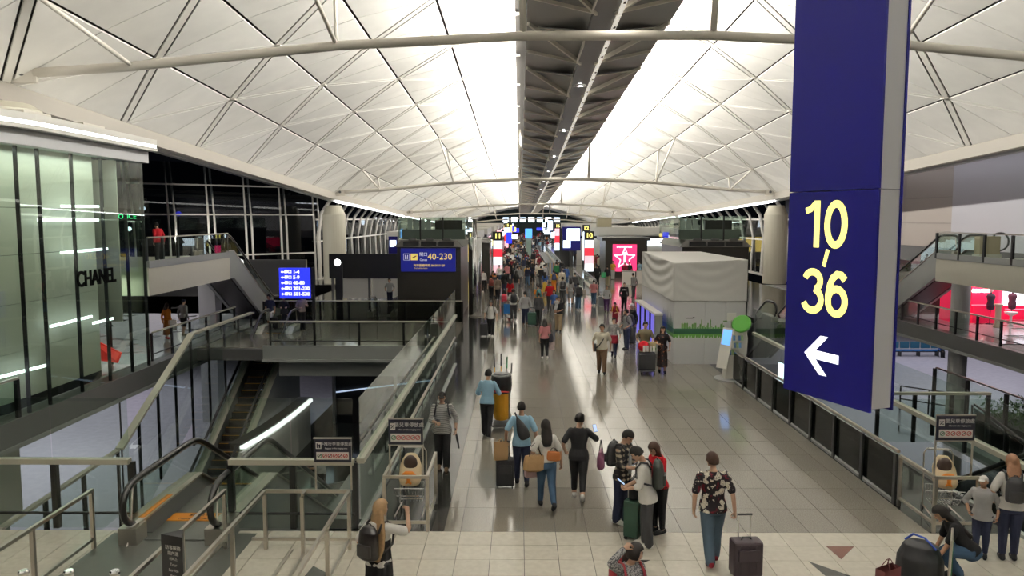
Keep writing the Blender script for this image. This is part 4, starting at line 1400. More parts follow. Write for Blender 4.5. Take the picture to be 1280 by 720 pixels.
q.bb(-6.1, -5.785, y - .004, y, 3.10, 3.115).bb(-6.1, -5.785, y - .004, y, 3.435, 3.45)
q.bb(-6.02, -5.99, y - .004, y, 3.16, 3.38).bb(-5.90, -5.87, y - .004, y, 3.16, 3.38).bb(-5.96, -5.94, y - .004, y, 3.16, 3.30)
q.build('gate_symbol', WT, pl, kind='stuff')
pod('dark gate pod with vents and a glass box behind the white hoarding', 8.45, 12.25, 40.5, 46.5, 4.15, False, 8.45, 12.0, 5.42)
t = thing('steel_drum', 'mirror polished steel column beside the dark gate pod', 'column', (-2.40, 41.6, 0))
MB().lathe((-2.40, 41.6, 0), [(.34, 0), (.36, .1), (.36, 4.2), (.30, 4.3)], 20).build('shaft', CHROME, t, smooth=True)
MB().lathe((-2.40, 41.6, 4.3), [(.10, 0), (.10, .9), (.2, .95), (.2, 1.0)], 12).build('finial', CHROME, t, smooth=True)
t = thing('litter_bin', 'slim steel litter bin at the left edge of the concourse', 'bin', (-2.2, 43.4, 0))
MB().lathe((-2.2, 43.4, 0), [(.24, 0), (.24, 1.05), (.20, 1.15), (.20, 1.18)], 16).build('shell', STEEL, t, smooth=True)
MB().lathe((-2.2, 43.4, 1.12), [(.14, 0.05), (.14, .07)], 12).build('opening', BLACKM, t)
t = thing('gate_pod', 'dark pod with a narrow pink lit poster past the steel column', 'kiosk', (-2.9, 60, 0))
MB().bb(-3.55, -2.3, 60, 64, 0, 3.4).build('body', DARKP, t)
MB().bb(-3.52, -3.08, 59.94, 60, .9, 3.2).build('poster', LITPINK, t)
MB().prism([(-3.6, 59.9, 3.4), (-2.25, 59.9, 3.4), (-2.5, 60.2, 3.7), (-3.4, 60.2, 3.7)], (0, 4, 0)).build('hood', mat('pod_hood', (.05, .045, .04), .35), t)
sp = thing('gate_pod', 'black pod with a bright pink star poster on the right', 'kiosk', (9.2, 69, 0))
MB().bb(7.75, 11.5, 69.1, 74, 0, 3.5).build('body', DARKP, sp)
MB().bb(7.45, 11.75, 69.0, 74, 3.3, 3.6).build('hood', BLACKM, sp)
MB().bb(8.40, 10.55, 69.0, 69.1, .55, 2.98).build('poster', LITPINK, sp)
cx, cz = 9.48, 1.72
star = [(cx + r_ * sin(a), 68.98, cz + r_ * cos(a)) for r_, a in [((.95 if k % 2 == 0 else .40), k * pi / 5) for k in range(10)]]
q = MB()
for a, c in zip(star, star[1:] + star[:1]):
    q.beam(a, c, .02, .085)
q.build('star_outline', LITPALE, sp)
MB().bb(cx - .10, cx + .10, 68.97, 68.99, cz - .4, cz + .55).build('tower_motif', LITPALE, sp)
q = MB()
for k in range(7):
    q.bb(8.75 + k * .2, 8.90 + k * .2, 68.97, 68.99, 2.68, 2.82)
q.build('heading_bar', LITPALE, sp, kind='stuff')


def totem(label, x, y, num, w_, zt, cols):
    t = thing('number_totem', label, 'sign', (x, y, 0))
    MB().bb(x - w_ / 2 - .04, x + w_ / 2 + .04, y + .02, y + .3, 0, zt).build('body', BLACKM, t)
    MB().bb(x - w_ / 2, x + w_ / 2, y - .02, y + .02, zt - .72, zt - .03).build('number_panel', BLACKM, t)
    text(num, .58, (x, y - .03, zt - .38), LITWARM, t, ext=.004, bold=.02)
    h = (zt - .75 - .75) / len(cols)
    for k, m in enumerate(cols):
        MB().bb(x - w_ / 2, x + w_ / 2, y - .03, y + .02, zt - .75 - (k + 1) * h + .01, zt - .75 - k * h).build('lit_panel', m, t)
    return t


LITPK2 = mat('lit_pale_pink', (1, .55, .62), .3, emit=1.0)
TOTW = mat('lit_totem_white', (.9, .95, 1), .3, emit=1.15)
totem('black totem with a yellow 11 over white and red lit panels', -1.78, 64, '11', .75, 4.2, [TOTW, LITRED, TOTW, LITPK2])
totem('black totem with a yellow 10 before the far white wall', 6.0, 66, '10', .75, 4.2, [TOTW, LITRED, LITPK2, TOTW])
totem('small black totem with a yellow 12 farther down on the right', 7.3, 84, '12', .7, 4.6, [LITSCREEN])
totem('far black totem with yellow digits down the left side', -1.9, 120, '15', .8, 4.6, [LITSCREEN, LITRED, LITPK2])
totem('far black totem with yellow digits down the right side', 5.5, 110, '16', .8, 4.6, [LITPK2, LITRED, LITSCREEN])

# ------------------------------------------------------------------ white hoarding with its cloth cover
hd = thing('hoarding', 'white boarded hoarding draped with white cloth, printed with a green skyline', 'hoarding', (6.9, 30, 0))
HW = mat('hoarding_white', (.66, .66, .66), .55, var=.02)
CL = mat('cover_cloth_white', (.70, .69, .66), .8, bump=.15, scale=3)
x0, x1, y0, y1 = 5.62, 8.22, 27.75, 35.0
xe = [x0, 6.75, 7.5, x1]
for a, c in zip(xe, xe[1:]):
    MB().bb(a + .004, c - .004, y0, y0 + .05, 0, 2.4).build('board', HW, hd)
for k in range(6):
    a, c = y0 + .05 + k * 1.2, y0 + .05 + (k + 1) * 1.2
    MB().bb(x0, x0 + .05, a + .004, c - .004, 0, 2.4).build('board', HW, hd)
    MB().bb(x1 - .05, x1, a + .004, c - .004, 0, 2.4).build('board', HW, hd)
MB().bb(x0, x1, y1 - .05, y1, 0, 3.6).build('board', HW, hd)


def cloth_face(fn, nu, nv, name):
    b_ = MB()
    vs = [fn(i / nu, j / nv) for j in range(nv + 1) for i in range(nu + 1)]
    fs = [(j * (nu + 1) + i, j * (nu + 1) + i + 1, (j + 1) * (nu + 1) + i + 1, (j + 1) * (nu + 1) + i) for j in range(nv) for i in range(nu)]
    o = b_.add(vs, fs).build(name, CL, hd, smooth=True)
    md = o.modifiers.new('thickness', 'SOLIDIFY')
    md.thickness = .012
    return o


def swag(u_, v_, A):
    # folds hanging in curves from the two upper corners
    s_ = 1 - (2 * u_ - 1) ** 2
    return A * sin((v_ * 1.0 + .42 * (1 - s_)) * 21) * s_ ** .7 * (0.25 + .75 * max(0, 1 - v_ * 1.05))


ztop = lambda y: 3.70 + .10 * (y - y0) / (y1 - y0)
cloth_face(lambda u_, v_: (x0 - .03 - swag(u_, v_, .055) - .02 * sin(u_ * 9) * v_, y0 + (y1 - y0) * (1 - u_), 2.28 + (ztop(y0 + (y1 - y0) * (1 - u_)) - 2.28) * (1 - v_) + (.10 * u_ * (1 - u_) * (v_))), 60, 40, 'cloth_cover')
cloth_face(lambda u_, v_: (x0 - .03 + (x1 - x0 + .05) * u_, y0 - .03 - .35 * swag(u_, v_, .035) - .015 * sin(u_ * 7 + v_ * 3), 2.30 + (3.70 - 2.30) * (1 - v_) + .12 * u_ * (1 - v_)), 60, 36, 'cloth_cover')
cloth_face(lambda u_, v_: (x0 - .03 + (x1 - x0 + .05) * u_, y0 - .03 + (y1 - y0) * v_, ztop(y0 + (y1 - y0) * v_) + .12 * u_ * (1 - v_) - .10 * sin(pi * u_) * sin(pi * v_)), 30, 30, 'cloth_cover')
GR1, GR2, GR3 = mat('print_dark_green', (.010, .075, .03), .6), mat('print_green', (.10, .27, .04), .6), mat('print_pale_green', (.30, .42, .22), .6)
yf = y0 - .004
MB().bb(x0, x1, yf - .002, y0, 1.11, 1.31).build('printed_band', GR1, hd)
MB().bb(x0, x1, yf - .002, y0, .97, 1.11).build('printed_band', GR2, hd)
MB().bb(x0 - .005, x0, y0, y0 + 3.2, 1.11, 1.31).build('printed_band', GR1, hd)
MB().bb(x0 - .005, x0, y0, y0 + 3.2, .97, 1.11).build('printed_band', GR2, hd)
rng = random.Random(11)
sk = [MB(), MB()]
for k in range(34):
    w_ = rng.uniform(.03, .07)
    xx = 5.90 + k * .047
    if xx > 7.45:
        break
    h = rng.choice((.05, .09, .13, .18, .22)) if k not in (15, 22) else .36
    if k in (15, 22):
        w_ = .04
    sk[k % 2].prism([(xx, yf, 1.31), (xx + w_, yf, 1.31), (xx + w_, yf, 1.31 + h * .85), (xx + w_ / 2, yf, 1.31 + h), (xx, yf, 1.31 + h * .85)], (0, -.002, 0))
sk[0].build('printed_skyline', GR2, hd, kind='stuff')
sk[1].build('printed_skyline', GR3, hd, kind='stuff')
q = MB()
for k in range(22):
    xx = 5.68 + k * .115 + rng.uniform(-.02, .02)
    q.prism([(xx, yf - .003, .97), (xx + .05, yf - .003, .97), (xx + .03, yf - .003, .97 + rng.uniform(.05, .12))], (0, -.002, 0))
q.build('printed_figures', HW, hd, kind='stuff')
q = MB()
for k in range(16):
    yy = y0 + .15 + k * .17
    h = rng.uniform(.2, .75)
    q.prism([(x0 - .006, yy, 1.31), (x0 - .006, yy + .13, 1.31), (x0 - .006, yy + .065, 1.31 + h)], (-.002, 0, 0))
q.build('printed_skyline', GR1, hd, kind='stuff')
MB().prism([(6.02, yf, 1.70), (6.30, yf, 1.71), (6.36, yf, 1.76), (6.37, yf, 1.70), (6.30, yf, 1.675), (6.06, yf, 1.675)], (0, -.002, 0)).build('printed_plane', DARKP, hd)
MB().prism([(7.40, yf, 1.60), (7.56, yf, 1.61), (7.56, yf, 1.57), (7.42, yf, 1.57)], (0, -.002, 0)).build('printed_plane', GR2, hd)

# row of blue lit glass boards beside the hoarding
t = thing('board_row', 'row of blue lit glazed boards beside the white hoarding', 'display', (5.3, 31.5, 0))
MB().bb(5.18, 5.50, 29.2, 34.2, 1.60, 1.68).build('top_rail', PAPER, t)
MB().bb(5.20, 5.48, 29.2, 34.2, 0, .12).build('plinth', GREYD, t)
LB2 = mat('lit_violet_screen', (.15, .12, .6), .3, emit=.8, ecol=(.16, .14, .75))
for k in range(4):
    a = 29.3 + k * 1.23
    MB().bb(5.25, 5.30, a + .08, a + 1.1, .2, 1.55).build('lit_board', LB2, t)
    MB().bb(5.20, 5.26, a - .05, a + .05, .1, 1.6).build('upright', BLACKM, t)
MB().bb(5.2, 5.48, 29.18, 29.24, 0.1, 1.6).build('end_panel', GREYC, t)

# white leaning visitor kiosk with the green disc
kx, ky = 7.1, 25.15
k_ = thing('visitor_kiosk', 'white leaning information kiosk with a green disc on top', 'kiosk', (7.0, ky, 0))
KW = mat('kiosk_white', (.80, .77, .70), .3, coat=.3)
prof = [(-.26, 0), (.26, 0), (.37, .35), (.46, .9), (.48, 1.4), (.42, 1.72), (.26, 1.82), (.08, 1.5), (-.05, 1.0), (-.16, .5)]
MB().prism([(a, -.24, z) for a, z in prof], (0, .48, 0)).build('body', KW, k_, local=True, bevel=.03)
MB().lathe((.05, 0, 0), [(.58, 0), (.58, .03), (.5, .05)], 24).build('base_plate', GREYC, k_, local=True)
R_ = Matrix.Rotation(radians(-52), 3, 'Z') @ Matrix.Rotation(radians(-14), 3, 'X')
pc = Vector((-.22, -.12, 1.05))
MB().box(pc, (.42, .06, 1.35), R=R_).build('screen_panel', KW, k_, local=True)
MB().box(pc + R_ @ Vector((0, -.034, .36)), (.33, .01, .50), R=R_).build('screen', mat('kiosk_screen', (.1, .3, .8), .3, emit=1.2, ecol=(.15, .4, .95)), k_, local=True)
for i_ in range(3):
    z = 1.42 - i_ * .24
    sh = MB().box((.14 - .06 * i_, -.28, z - .1), (.34, .08, .02)).build('leaflet_rack', KW, k_, local=True)
    for j_ in range(4):
        MB().box((.015 + j_ * .085 - .06 * i_, -.285, z - .01), (.075, .02, .17), R=Matrix.Rotation(radians(-12), 3, 'X')).build('leaflet', mat('leaflet_%d' % ((i_ + j_) % 4), [(.1, .25, .5), (.6, .6, .55), (.05, .12, .25), (.3, .42, .2)][(i_ + j_) % 4], .5), sh, local=True)
nn = Vector((-.62, -.62, .48)).normalized()
e1_ = nn.cross(Vector((0, 0, 1))).normalized()
e2_ = e1_.cross(nn)
dc = Vector((.28, -.16, 1.86))
MB().loft([(dc + nn * d_, e1_ * r_, e2_ * r_ * .9) for d_, r_ in ((-.05, .26), (-.03, .33), (.03, .34), (.05, .30))], 26).build('green_disc', mat('disc_green', (.06, .28, .02), .35), k_, local=True)
MB().tube([(.30, -.05, 1.6), dc], .05, 8).build('disc_arm', KW, k_, local=True)
MB().box((.02, .1, 2.06), (.3, .02, .26)).build('notice_holder', PAPER, k_, local=True)
MB().tube([(.02, .1, 1.4), (.02, .1, 1.95)], .02, 6).build('holder_stem', STEEL, k_, local=True)
t = thing('light_box', 'pale blue lit map box behind the right glass screen', 'sign', (8.9, 24.9, -.8))
MB().bb(8.65, 8.75, 24.3, 25.4, -.25, .50).build('lit_face', LITSCREEN, t)
MB().bb(8.75, 8.85, 24.2, 25.5, -.8, .55).build('case', DARKP, t)

# ------------------------------------------------------------------ far right white wall, screens and walkways
fw = struct(MB().bb(6.6, 17, 88, 88.4, 0, 3.4).build('wall_far', WHITEP))
MB().bb(10.4, 16.8, 87.9, 88, 2.2, 3.0).build('light_band', LITSCREEN, fw)
MB().bb(6.5, 17.1, 87.8, 92, 3.4, 4.3).build('white_fascia', WHITEP, fw)
MB().bb(6.6, 17, 87.95, 88, 3.05, 3.3).build('dark_band', BLACKM, fw)
t = thing('roof_box', 'beige plant box standing on top of the far white wall', 'box', (9.8, 89, 4.3))
MB().bb(9.0, 10.6, 88.5, 90, 4.3, 5.3).build('casing', mat('beige_box', (.42, .38, .26), .6), t)
t = thing('striped_panel', 'panel of coloured vertical stripes below the far white wall', 'panel', (8.2, 86.8, 0))
SC = [(.25, .20, .13), (.10, .12, .14), (.45, .36, .2), (.18, .2, .3), (.3, .14, .06)]
for k in range(7):
    MB().bb(7.6 + k * .2, 7.79 + k * .2, 86.7, 86.8, 0, 1.2).build('stripe', mat('stripe_%d' % (k % 5), SC[k % 5], .6), t)
t = thing('striped_panel', 'panel of coloured vertical stripes at the near end of the moving walkway', 'panel', (3.0, 72, 0))
for k in range(7):
    MB().bb(2.5 + k * .16, 2.65 + k * .16, 71.5, 71.6, 0, 1.15).build('stripe', mat('stripe_%d' % (k % 5), SC[k % 5], .6), t)
t = thing('video_screen', 'large pale video screen on a dark stand in the far crowd', 'screen', (5.0, 84, 0))
MB().bb(4.7, 6.7, 84, 84.2, 1.8, 4.4).build('frame', NAVY, t)
MB().bb(5.2, 6.6, 83.95, 84, 2.9, 4.2).build('display', LITSCREEN, t)
MB().bb(4.8, 5.6, 83.95, 84, 2.1, 2.9).build('display', LITSCREEN, t)
MB().bb(5.5, 5.9, 84, 84.2, 0, 1.8).build('stand', BLACKM, t)
t = thing('video_screen', 'blue information screen on a grey stand above the far crowd', 'screen', (1.1, 90, 0))
MB().bb(.7, 1.5, 90, 90.1, 3.0, 4.1).build('display', mat('lit_azure_screen', (.1, .4, 1), .3, emit=1.5, ecol=(.08, .32, .9)), t)
MB().bb(.8, 1.4, 90.1, 90.2, 0, 3.0).build('stand', mat('stand_green_grey', (.25, .33, .28), .5), t)
t = thing('poster_panel', 'warm yellow lit poster beside the far video screen', 'poster', (5.1, 86, 0))
MB().bb(4.8, 5.5, 86, 86.1, 2.2, 3.7).build('lit_face', LITYEL, t)
MB().bb(4.5, 5.8, 86.1, 86.3, 0, 4.2).build('backing', BLACKM, t)


def walkway(label, x0, x1, y0, y1):
    t = thing('moving_walkway', label, 'walkway', ((x0 + x1) / 2, y0, 0))
    MB().bb(x0 + .15, x1 - .15, y0 - 1, y1 + 1, 0, .025).build('belt', mat('walkway_belt', (.10, .11, .11), .4), t)
    for x in (x0, x1):
        MB().bb(x - .15, x + .15, y0, y1, 0, .18).build('skirt', STEEL, t)
        n_ = int((y1 - y0) / 6)
        for k in range(n_):
            a, c = y0 + (y1 - y0) * k / n_, y0 + (y1 - y0) * (k + 1) / n_
            MB().bb(x - .01, x + .01, a + .01, c - .01, .18, .98).build('glass_panel', M_GLG, t)
        MB().tube([(x, y0 + .1, .25), (x, y0 - .25, .5), (x, y0 - .2, .85), (x, y0 + .2, 1.0), (x, y1, 1.0)], .05, 6).build('handrail', RUBBER, t)
        MB().bb(x - .15, x + .15, y0 - .3, y0, 0, .3).build('newel_base', STEEL, t)
    return t


walkway('moving walkway with pale glass sides in the middle of the concourse', 2.6, 4.2, 73, 120)
walkway('moving walkway with dark glass sides right of the centre', 4.55, 5.4, 54, 64)
MB().bb(2.0, 4.6, 70.5, 73, 0.0, .02).build('threshold_plate', PLATE, floor)
t = thing('barrier_counter', 'low white counter before the pink star poster', 'counter', (9.5, 62, 0))
for k, (x, y) in enumerate(((8.3, 61.5), (9.6, 62.5), (10.9, 60.5))):
    MB().bb(x, x + 1.0, y, y + .4, 0, 1.05).build('cabinet', PAPER, t)
    MB().bb(x - .03, x + 1.03, y - .03, y + .43, 1.05, 1.1).build('top_slab', GREYC, t)

# lit signs receding down both sides to the end of the hall
rng = random.Random(21)
kinds = [(LITBLUE, 'blue'), (LITSCREEN, 'pale blue'), (LITPK2, 'pink'), (LITSCREEN, 'pale blue'), (LITBLUE, 'blue'), (LITYEL, 'yellow')]
order = ['nearest', 'second', 'third', 'fourth', 'fifth', 'sixth', 'seventh', 'eighth', 'ninth', 'tenth', 'eleventh', 'twelfth', 'thirteenth', 'fourteenth', 'fifteenth', 'sixteenth']
for s, side, xa in ((-1, 'left', -2.6), (1, 'right', 7.2)):
    for k in range(16):
        m, cn = kinds[(k * 5 + (0 if s < 0 else 2)) % 6 if k % 3 else 1]
        y = 78 + k * 9.0 + rng.uniform(-1, 1)
        x = xa - s * (-.2) + s * rng.uniform(-1.4, 1.2) - s * .008 * (y - 78)
        w_, h = (rng.choice((.5, .7, .9)), rng.choice((.6, .9, 1.4))) if y < 115 else (rng.choice((.7, 1.0, 1.5)), rng.choice((.7, 1.1, 2.0)))
        zb = rng.uniform(1.6, 3.0)
        t = thing('lit_sign', '%s lit sign in the %s row down the concourse, %s from the viewer' % (cn, side, order[k]), 'sign', (x, y, 0), 0, 'lit signs receding down the ' + side + ' side')
        MB().bb(x - w_ / 2, x + w_ / 2, y, y + .12, zb, zb + h).build('lit_face', m, t)
        MB().bb(x - .08, x + .08, y + .03, y + .12, 0, zb).build('post', BLACKM, t)
        if k % 2:
            MB().bb(x - w_ / 2 - .05, x + w_ / 2 + .05, y + .0, y + .14, zb + h, zb + h + .3).build('header', BLACKM, t)
# shop bulkheads along both sides
for s, xa, xb in ((-1, -13, -4.2), (1, 10.5, 19)):
    for k in range(6):
        ya = 76 + k * 24 if s < 0 else 100 + k * 22
        if ya > 220:
            continue
        o = MB().bb(xa, xb, ya, ya + 14, 0, 3.2).build('partition', DARKP if k % 2 else GREYC)
        struct(o)
        MB().bb(xa - .1, xb + .1, ya - .1, ya + 14.1, 3.2, 4.0).build('bulkhead', WHITEP, o)
        MB().bb(xa + .5, xb - .5, ya - .05, ya, 1.0, 2.9).build('shop_window_light', LITSCREEN if k % 2 else LITYEL, o)
        MB().bb(xb - .05 if s < 0 else xa - .05, xb + .05 if s < 0 else xa + .05, ya + 1, ya + 13, .5, 2.8).build('shop_window_light', LITSCREEN if k % 2 == 0 else LITPK2, o)
endw = struct(MB().bb(-16, 22, 236, 237, 0, 8.2).build('wall_end', mat('end_wall_teal', (.03, .06, .06), .5)))
for k in range(7):
    MB().bb(-5 + k * 2.6, -3.2 + k * 2.6, 235.9, 236, 4.2, 5.6).build('lit_panel', LITWHITE if k % 2 else LITSCREEN, endw)

# lower floor seen through the left opening
t = thing('lower_counter', 'white curved counter with a bright lit top edge on the lower floor below the bridge', 'counter', (-9.7, 31, -5))
cv = [(-10.15, 27.4), (-9.95, 28.6), (-9.78, 30.2), (-9.68, 32.2), (-9.66, 34.8)]
for a, c in zip(cv, cv[1:]):
    MB().prism([(*a, -5), (*c, -5), (*c, -3.25), (*a, -3.25)], (-.1, 0, 0)).build('front_panel', PAPER, t)
    MB().prism([(a[0] + .12, a[1], -3.12), (c[0] + .12, c[1], -3.12), (c[0] + .12, c[1], -3.0), (a[0] + .12, a[1], -3.0)], (-.2, 0, 0)).build('lit_edge', LITPALE, t)
    MB().prism([(a[0], a[1], -2.97), (c[0], c[1], -2.97), (c[0] - .5, c[1], -2.97), (a[0] - .5, a[1], -2.97)], (0, 0, .06)).build('top_slab', BLACKM, t)
lw = struct(MB().bb(-9.3, -2.8, 38.0, 38.3, -5, -1.25).build('wall_lower', BLACKM))
for x in (-9.3, -6.2, -3.4):
    MB().bb(x - .07, x + .07, 37.8, 38, -5, -1.25).build('post', GREYC, lw)
MB().beam((-9.2, 37.9, -3.4), (-2.9, 37.9, -2.6), .06, .06).build('light_line', mat('cool_light_line', (.6, .75, 1), .4, emit=.8), lw)
balustrade('glass balustrade on the lower floor below the bridge', (-9.2, 26.5, -5), (-3.0, 31.0, -5), 4, 1.1, 1.06, cap=(.06, .05), capm=STEEL, kerb=.35)
struct(MB().bb(-8.4, -7.6, 40.2, 40.4, -5, -1).build('column', GREYC))

lamp('window_wall_lamp', (-22.5, 55.5, 3.7), (radians(100), 0, radians(-40)), (12, .4), 420, (1, .96, .88))  # added fill light, no fitting there; lifts the faint mullions

for k, (x, y, lab) in enumerate(((-6.22, 9.22, 'steel bollard at the bottom edge, nearest the left queue rail'), (-5.65, 9.23, 'steel bollard at the bottom edge, in the middle of the landing plate'), (-5.07, 9.23, 'steel bollard at the bottom edge, nearest the black notice post'))):
    t = thing('bollard', lab, 'bollard', (x, y, 0), 0, 'steel bollards before the escalator')
    MB().lathe((x, y, 0), [(.10, 0), (.10, .01), (.055, .02), (.055, .86)], 14).build('post', STEEL, t, smooth=True)
    MB().lathe((x, y, .86), [(.065, 0), (.065, .03), (.05, .045)], 14).build('post_cap', CHROME, t)
t = thing('police_sign', 'small green lit police sign seen through the corner of the shop glass', 'sign', (-13.8, 26.85, 5.3))  # lit board behind the glass, added to imitate a reflection in it
MB().bb(-14.25, -13.28, 26.86, 26.9, 5.22, 5.50).build('board', BLACKM, t)
MB().bb(-14.2, -14.1, 26.62, 26.88, 5.3, 5.4).build('bracket', BLACKM, t)
text('POLICE', .22, (-13.77, 26.855, 5.36), LITGREEN, t, ext=.002, xs=1.05)

# ------------------------------------------------------------------ people
SKINS = [mat('skin_light', (.52, .32, .22), .5), mat('skin_tan', (.42, .23, .14), .5), mat('skin_brown', (.20, .10, .06), .5)]
HAIRM = {'black': mat('hair_black', (.010, .008, .007), .7, spec=.25), 'brown': mat('hair_brown', (.04, .02, .013), .7, spec=.25), 'blond': mat('hair_blond', (.34, .21, .10), .5, var=.35, scale=30),
         'grey': mat('hair_grey', (.25, .24, .22), .6), 'auburn': mat('hair_auburn', (.30, .15, .08), .5, var=.3, scale=30)}
EYEM = mat('eye_dark', (.01, .008, .006), .2)
LIPM = mat('lips', (.30, .10, .08), .5)


def cloth(name, c, rough=.85):
    return mat('cloth_' + name, c, rough, var=.10, scale=14, spec=.2)


C = {k: cloth(k, v) for k, v in dict(black=(.012, .012, .013), white=(.80, .78, .74), cream=(.62, .57, .46), grey=(.22, .22, .22), lightgrey=(.40, .40, .40), charcoal=(.045, .045, .048),
     navy=(.018, .022, .045), jeans=(.035, .07, .12), bluejeans=(.055, .085, .115), skyblue=(.27, .45, .58), khaki=(.30, .22, .13), brown=(.14, .085, .05), olive=(.17, .145, .09), red=(.42, .012, .02),
     darkred=(.16, .01, .018), pink=(.55, .22, .23), orange=(.62, .20, .03), yellow=(.60, .40, .06), mustard=(.50, .27, .03), green=(.03, .16, .06), teal=(.03, .18, .18), blue=(.05, .11, .30),
     taupe=(.22, .18, .14), purple=(.07, .03, .10), rust=(.28, .10, .025), coral=(.75, .10, .12)).items()}


def pattern(name, kind):
    m = bpy.data.materials.new('cloth_' + name)
    m.use_nodes = True
    nt = m.node_tree
    b = nt.nodes['Principled BSDF']
    b.inputs['Roughness'].default_value = .85
    b.inputs['Specular IOR Level'].default_value = .2
    tc = nt.nodes.new('ShaderNodeTexCoord')
    cr = nt.nodes.new('ShaderNodeValToRGB')
    e = cr.color_ramp.elements
    cr.color_ramp.interpolation = 'CONSTANT'
    if kind == 'stripe':
        wv = nt.nodes.new('ShaderNodeTexWave')
        wv.bands_direction = 'Z'
        wv.inputs['Scale'].default_value = 11
        wv.inputs['Distortion'].default_value = .6
        nt.links.new(tc.outputs['Object'], wv.inputs['Vector'])
        nt.links.new(wv.outputs['Fac'], cr.inputs[0])
        e[0].color = (.10, .10, .10, 1)
        e[1].position = .38
        e[1].color = (.50, .49, .46, 1)
    elif kind == 'plaid':
        vs = []
        for ax in ('X', 'Z'):
            wv = nt.nodes.new('ShaderNodeTexWave')
            wv.bands_direction = ax
            wv.inputs['Scale'].default_value = 3.6
            wv.inputs['Distortion'].default_value = .5
            nt.links.new(tc.outputs['Object'], wv.inputs['Vector'])
            vs.append(wv.outputs['Fac'])
        ma = nt.nodes.new('ShaderNodeMath')
        ma.operation = 'ADD'
        nt.links.new(vs[0], ma.inputs[0])
        nt.links.new(vs[1], ma.inputs[1])
        m2 = nt.nodes.new('ShaderNodeMath')
        m2.operation = 'MULTIPLY'
        m2.inputs[1].default_value = .5
        nt.links.new(ma.outputs[0], m2.inputs[0])
        nt.links.new(m2.outputs[0], cr.inputs[0])
        e[0].color = (.012, .011, .012, 1)
        e[1].position = .52
        e[1].color = (.07, .06, .05, 1)
        x = e.new(.72)
        x.color = (.42, .36, .26, 1)
    elif kind in ('floral', 'leopard'):
        vo = nt.nodes.new('ShaderNodeTexVoronoi')
        vo.inputs['Scale'].default_value = 11 if kind == 'floral' else 13
        nz = nt.nodes.new('ShaderNodeTexNoise')
        nz.inputs['Scale'].default_value = 16
        mx = nt.nodes.new('ShaderNodeMixRGB')
        mx.inputs[0].default_value = .10
        nt.links.new(tc.outputs['Object'], nz.inputs['Vector'])
        nt.links.new(tc.outputs['Object'], mx.inputs[1])
        nt.links.new(nz.outputs['Color'], mx.inputs[2])
        nt.links.new(mx.outputs[0], vo.inputs['Vector'])
        nt.links.new(vo.outputs['Distance'], cr.inputs[0])
        if kind == 'floral':
            e[0].color = (.10, .02, .02, 1)
            e[1].position = .06
            e[1].color = (.62, .58, .48, 1)
            x = e.new(.30)
            x.color = (.20, .18, .15, 1)
            x = e.new(.34)
            x.color = (.62, .58, .48, 1)
            x = e.new(.45)
            x.color = (.010, .008, .010, 1)
            x = e.new(.78)
            x.color = (.09, .006, .012, 1)
        else:
            e[0].color = (.30, .10, .04, 1)
            e[1].position = .22
            e[1].color = (.012, .009, .010, 1)
    elif kind == 'marl':
        nz = nt.nodes.new('ShaderNodeTexNoise')
        nz.inputs['Scale'].default_value = 60
        nt.links.new(tc.outputs['Object'], nz.inputs['Vector'])
        nt.links.new(nz.outputs['Fac'], cr.inputs[0])
        e[0].color = (.10, .10, .11, 1)
        e[1].position = .5
        e[1].color = (.42, .41, .40, 1)
    nt.links.new(cr.outputs[0], b.inputs['Base Color'])
    C[name] = m
    return m


for a_, b_ in (('striped', 'stripe'), ('plaid', 'plaid'), ('flowers', 'floral'), ('blotched', 'leopard'), ('marl', 'marl')):
    pattern(a_, b_)


def remesh(mb, name, m, parent, voxel, smooth_it=3, wrinkle=0.0):
    """fuse the overlapping lofts of mb into one continuous skin"""
    me = bpy.data.meshes.new(name)
    me.from_pydata(mb.v, [], mb.f)
    bm = bmesh.new()
    bm.from_mesh(me)
    bmesh.ops.recalc_face_normals(bm, faces=bm.faces)
    bm.to_mesh(me)
    bm.free()
    o = bpy.data.objects.new(name, me)
    r = o.modifiers.new('fuse', 'REMESH')
    r.mode = 'VOXEL'
    r.voxel_size = voxel
    s = o.modifiers.new('soften', 'SMOOTH')
    s.factor = .5
    s.iterations = smooth_it
    me2 = evaluated(o)
    o.modifiers.clear()
    COL.objects.link(o)
    o.data = me2
    bpy.data.meshes.remove(me)
    me2.name = name
    if wrinkle:
        for v, nn, p in [(v, v.normal.copy(), v.co.copy()) for v in me2.vertices]:
            d = noise.noise(Vector((p.x * 7, p.y * 7, p.z * 5 + p.x * 4))) + .5 * noise.noise(Vector((p.x * 16, p.y * 16, p.z * 9)))
            v.co = p + nn * d * wrinkle
    for p in me2.polygons:
        p.use_smooth = True
    me2.materials.clear()
    me2.materials.append(m)
    if parent is not None:
        o.parent = parent
    return o


def limb(b, pts, rs, n=12):
    """tapered limb through joints with rounded ends"""
    P = [Vector(p) for p in pts]
    out, rr = [], []
    for i in range(len(P) - 1):
        for f in (0, .25, .5, .75):
            out.append(P[i].lerp(P[i + 1], f))
            rr.append(rs[i] + (rs[i + 1] - rs[i]) * f)
    out.append(P[-1])
    rr.append(rs[-1])
    # soften the joint
    sm = [out[0]] + [(out[k - 1] + out[k] * 2 + out[k + 1]) / 4 for k in range(1, len(out) - 1)] + [out[-1]]
    d0, d1 = (sm[0] - sm[1]).normalized(), (sm[-1] - sm[-2]).normalized()
    sm = [sm[0] + d0 * rr[0] * .8, sm[0] + d0 * rr[0] * .5] + sm + [sm[-1] + d1 * rr[-1] * .5, sm[-1] + d1 * rr[-1] * .8]
    rr = [rr[0] * .45, rr[0] * .8] + rr + [rr[-1] * .8, rr[-1] * .45]
    b.tube(sm, rr, n)


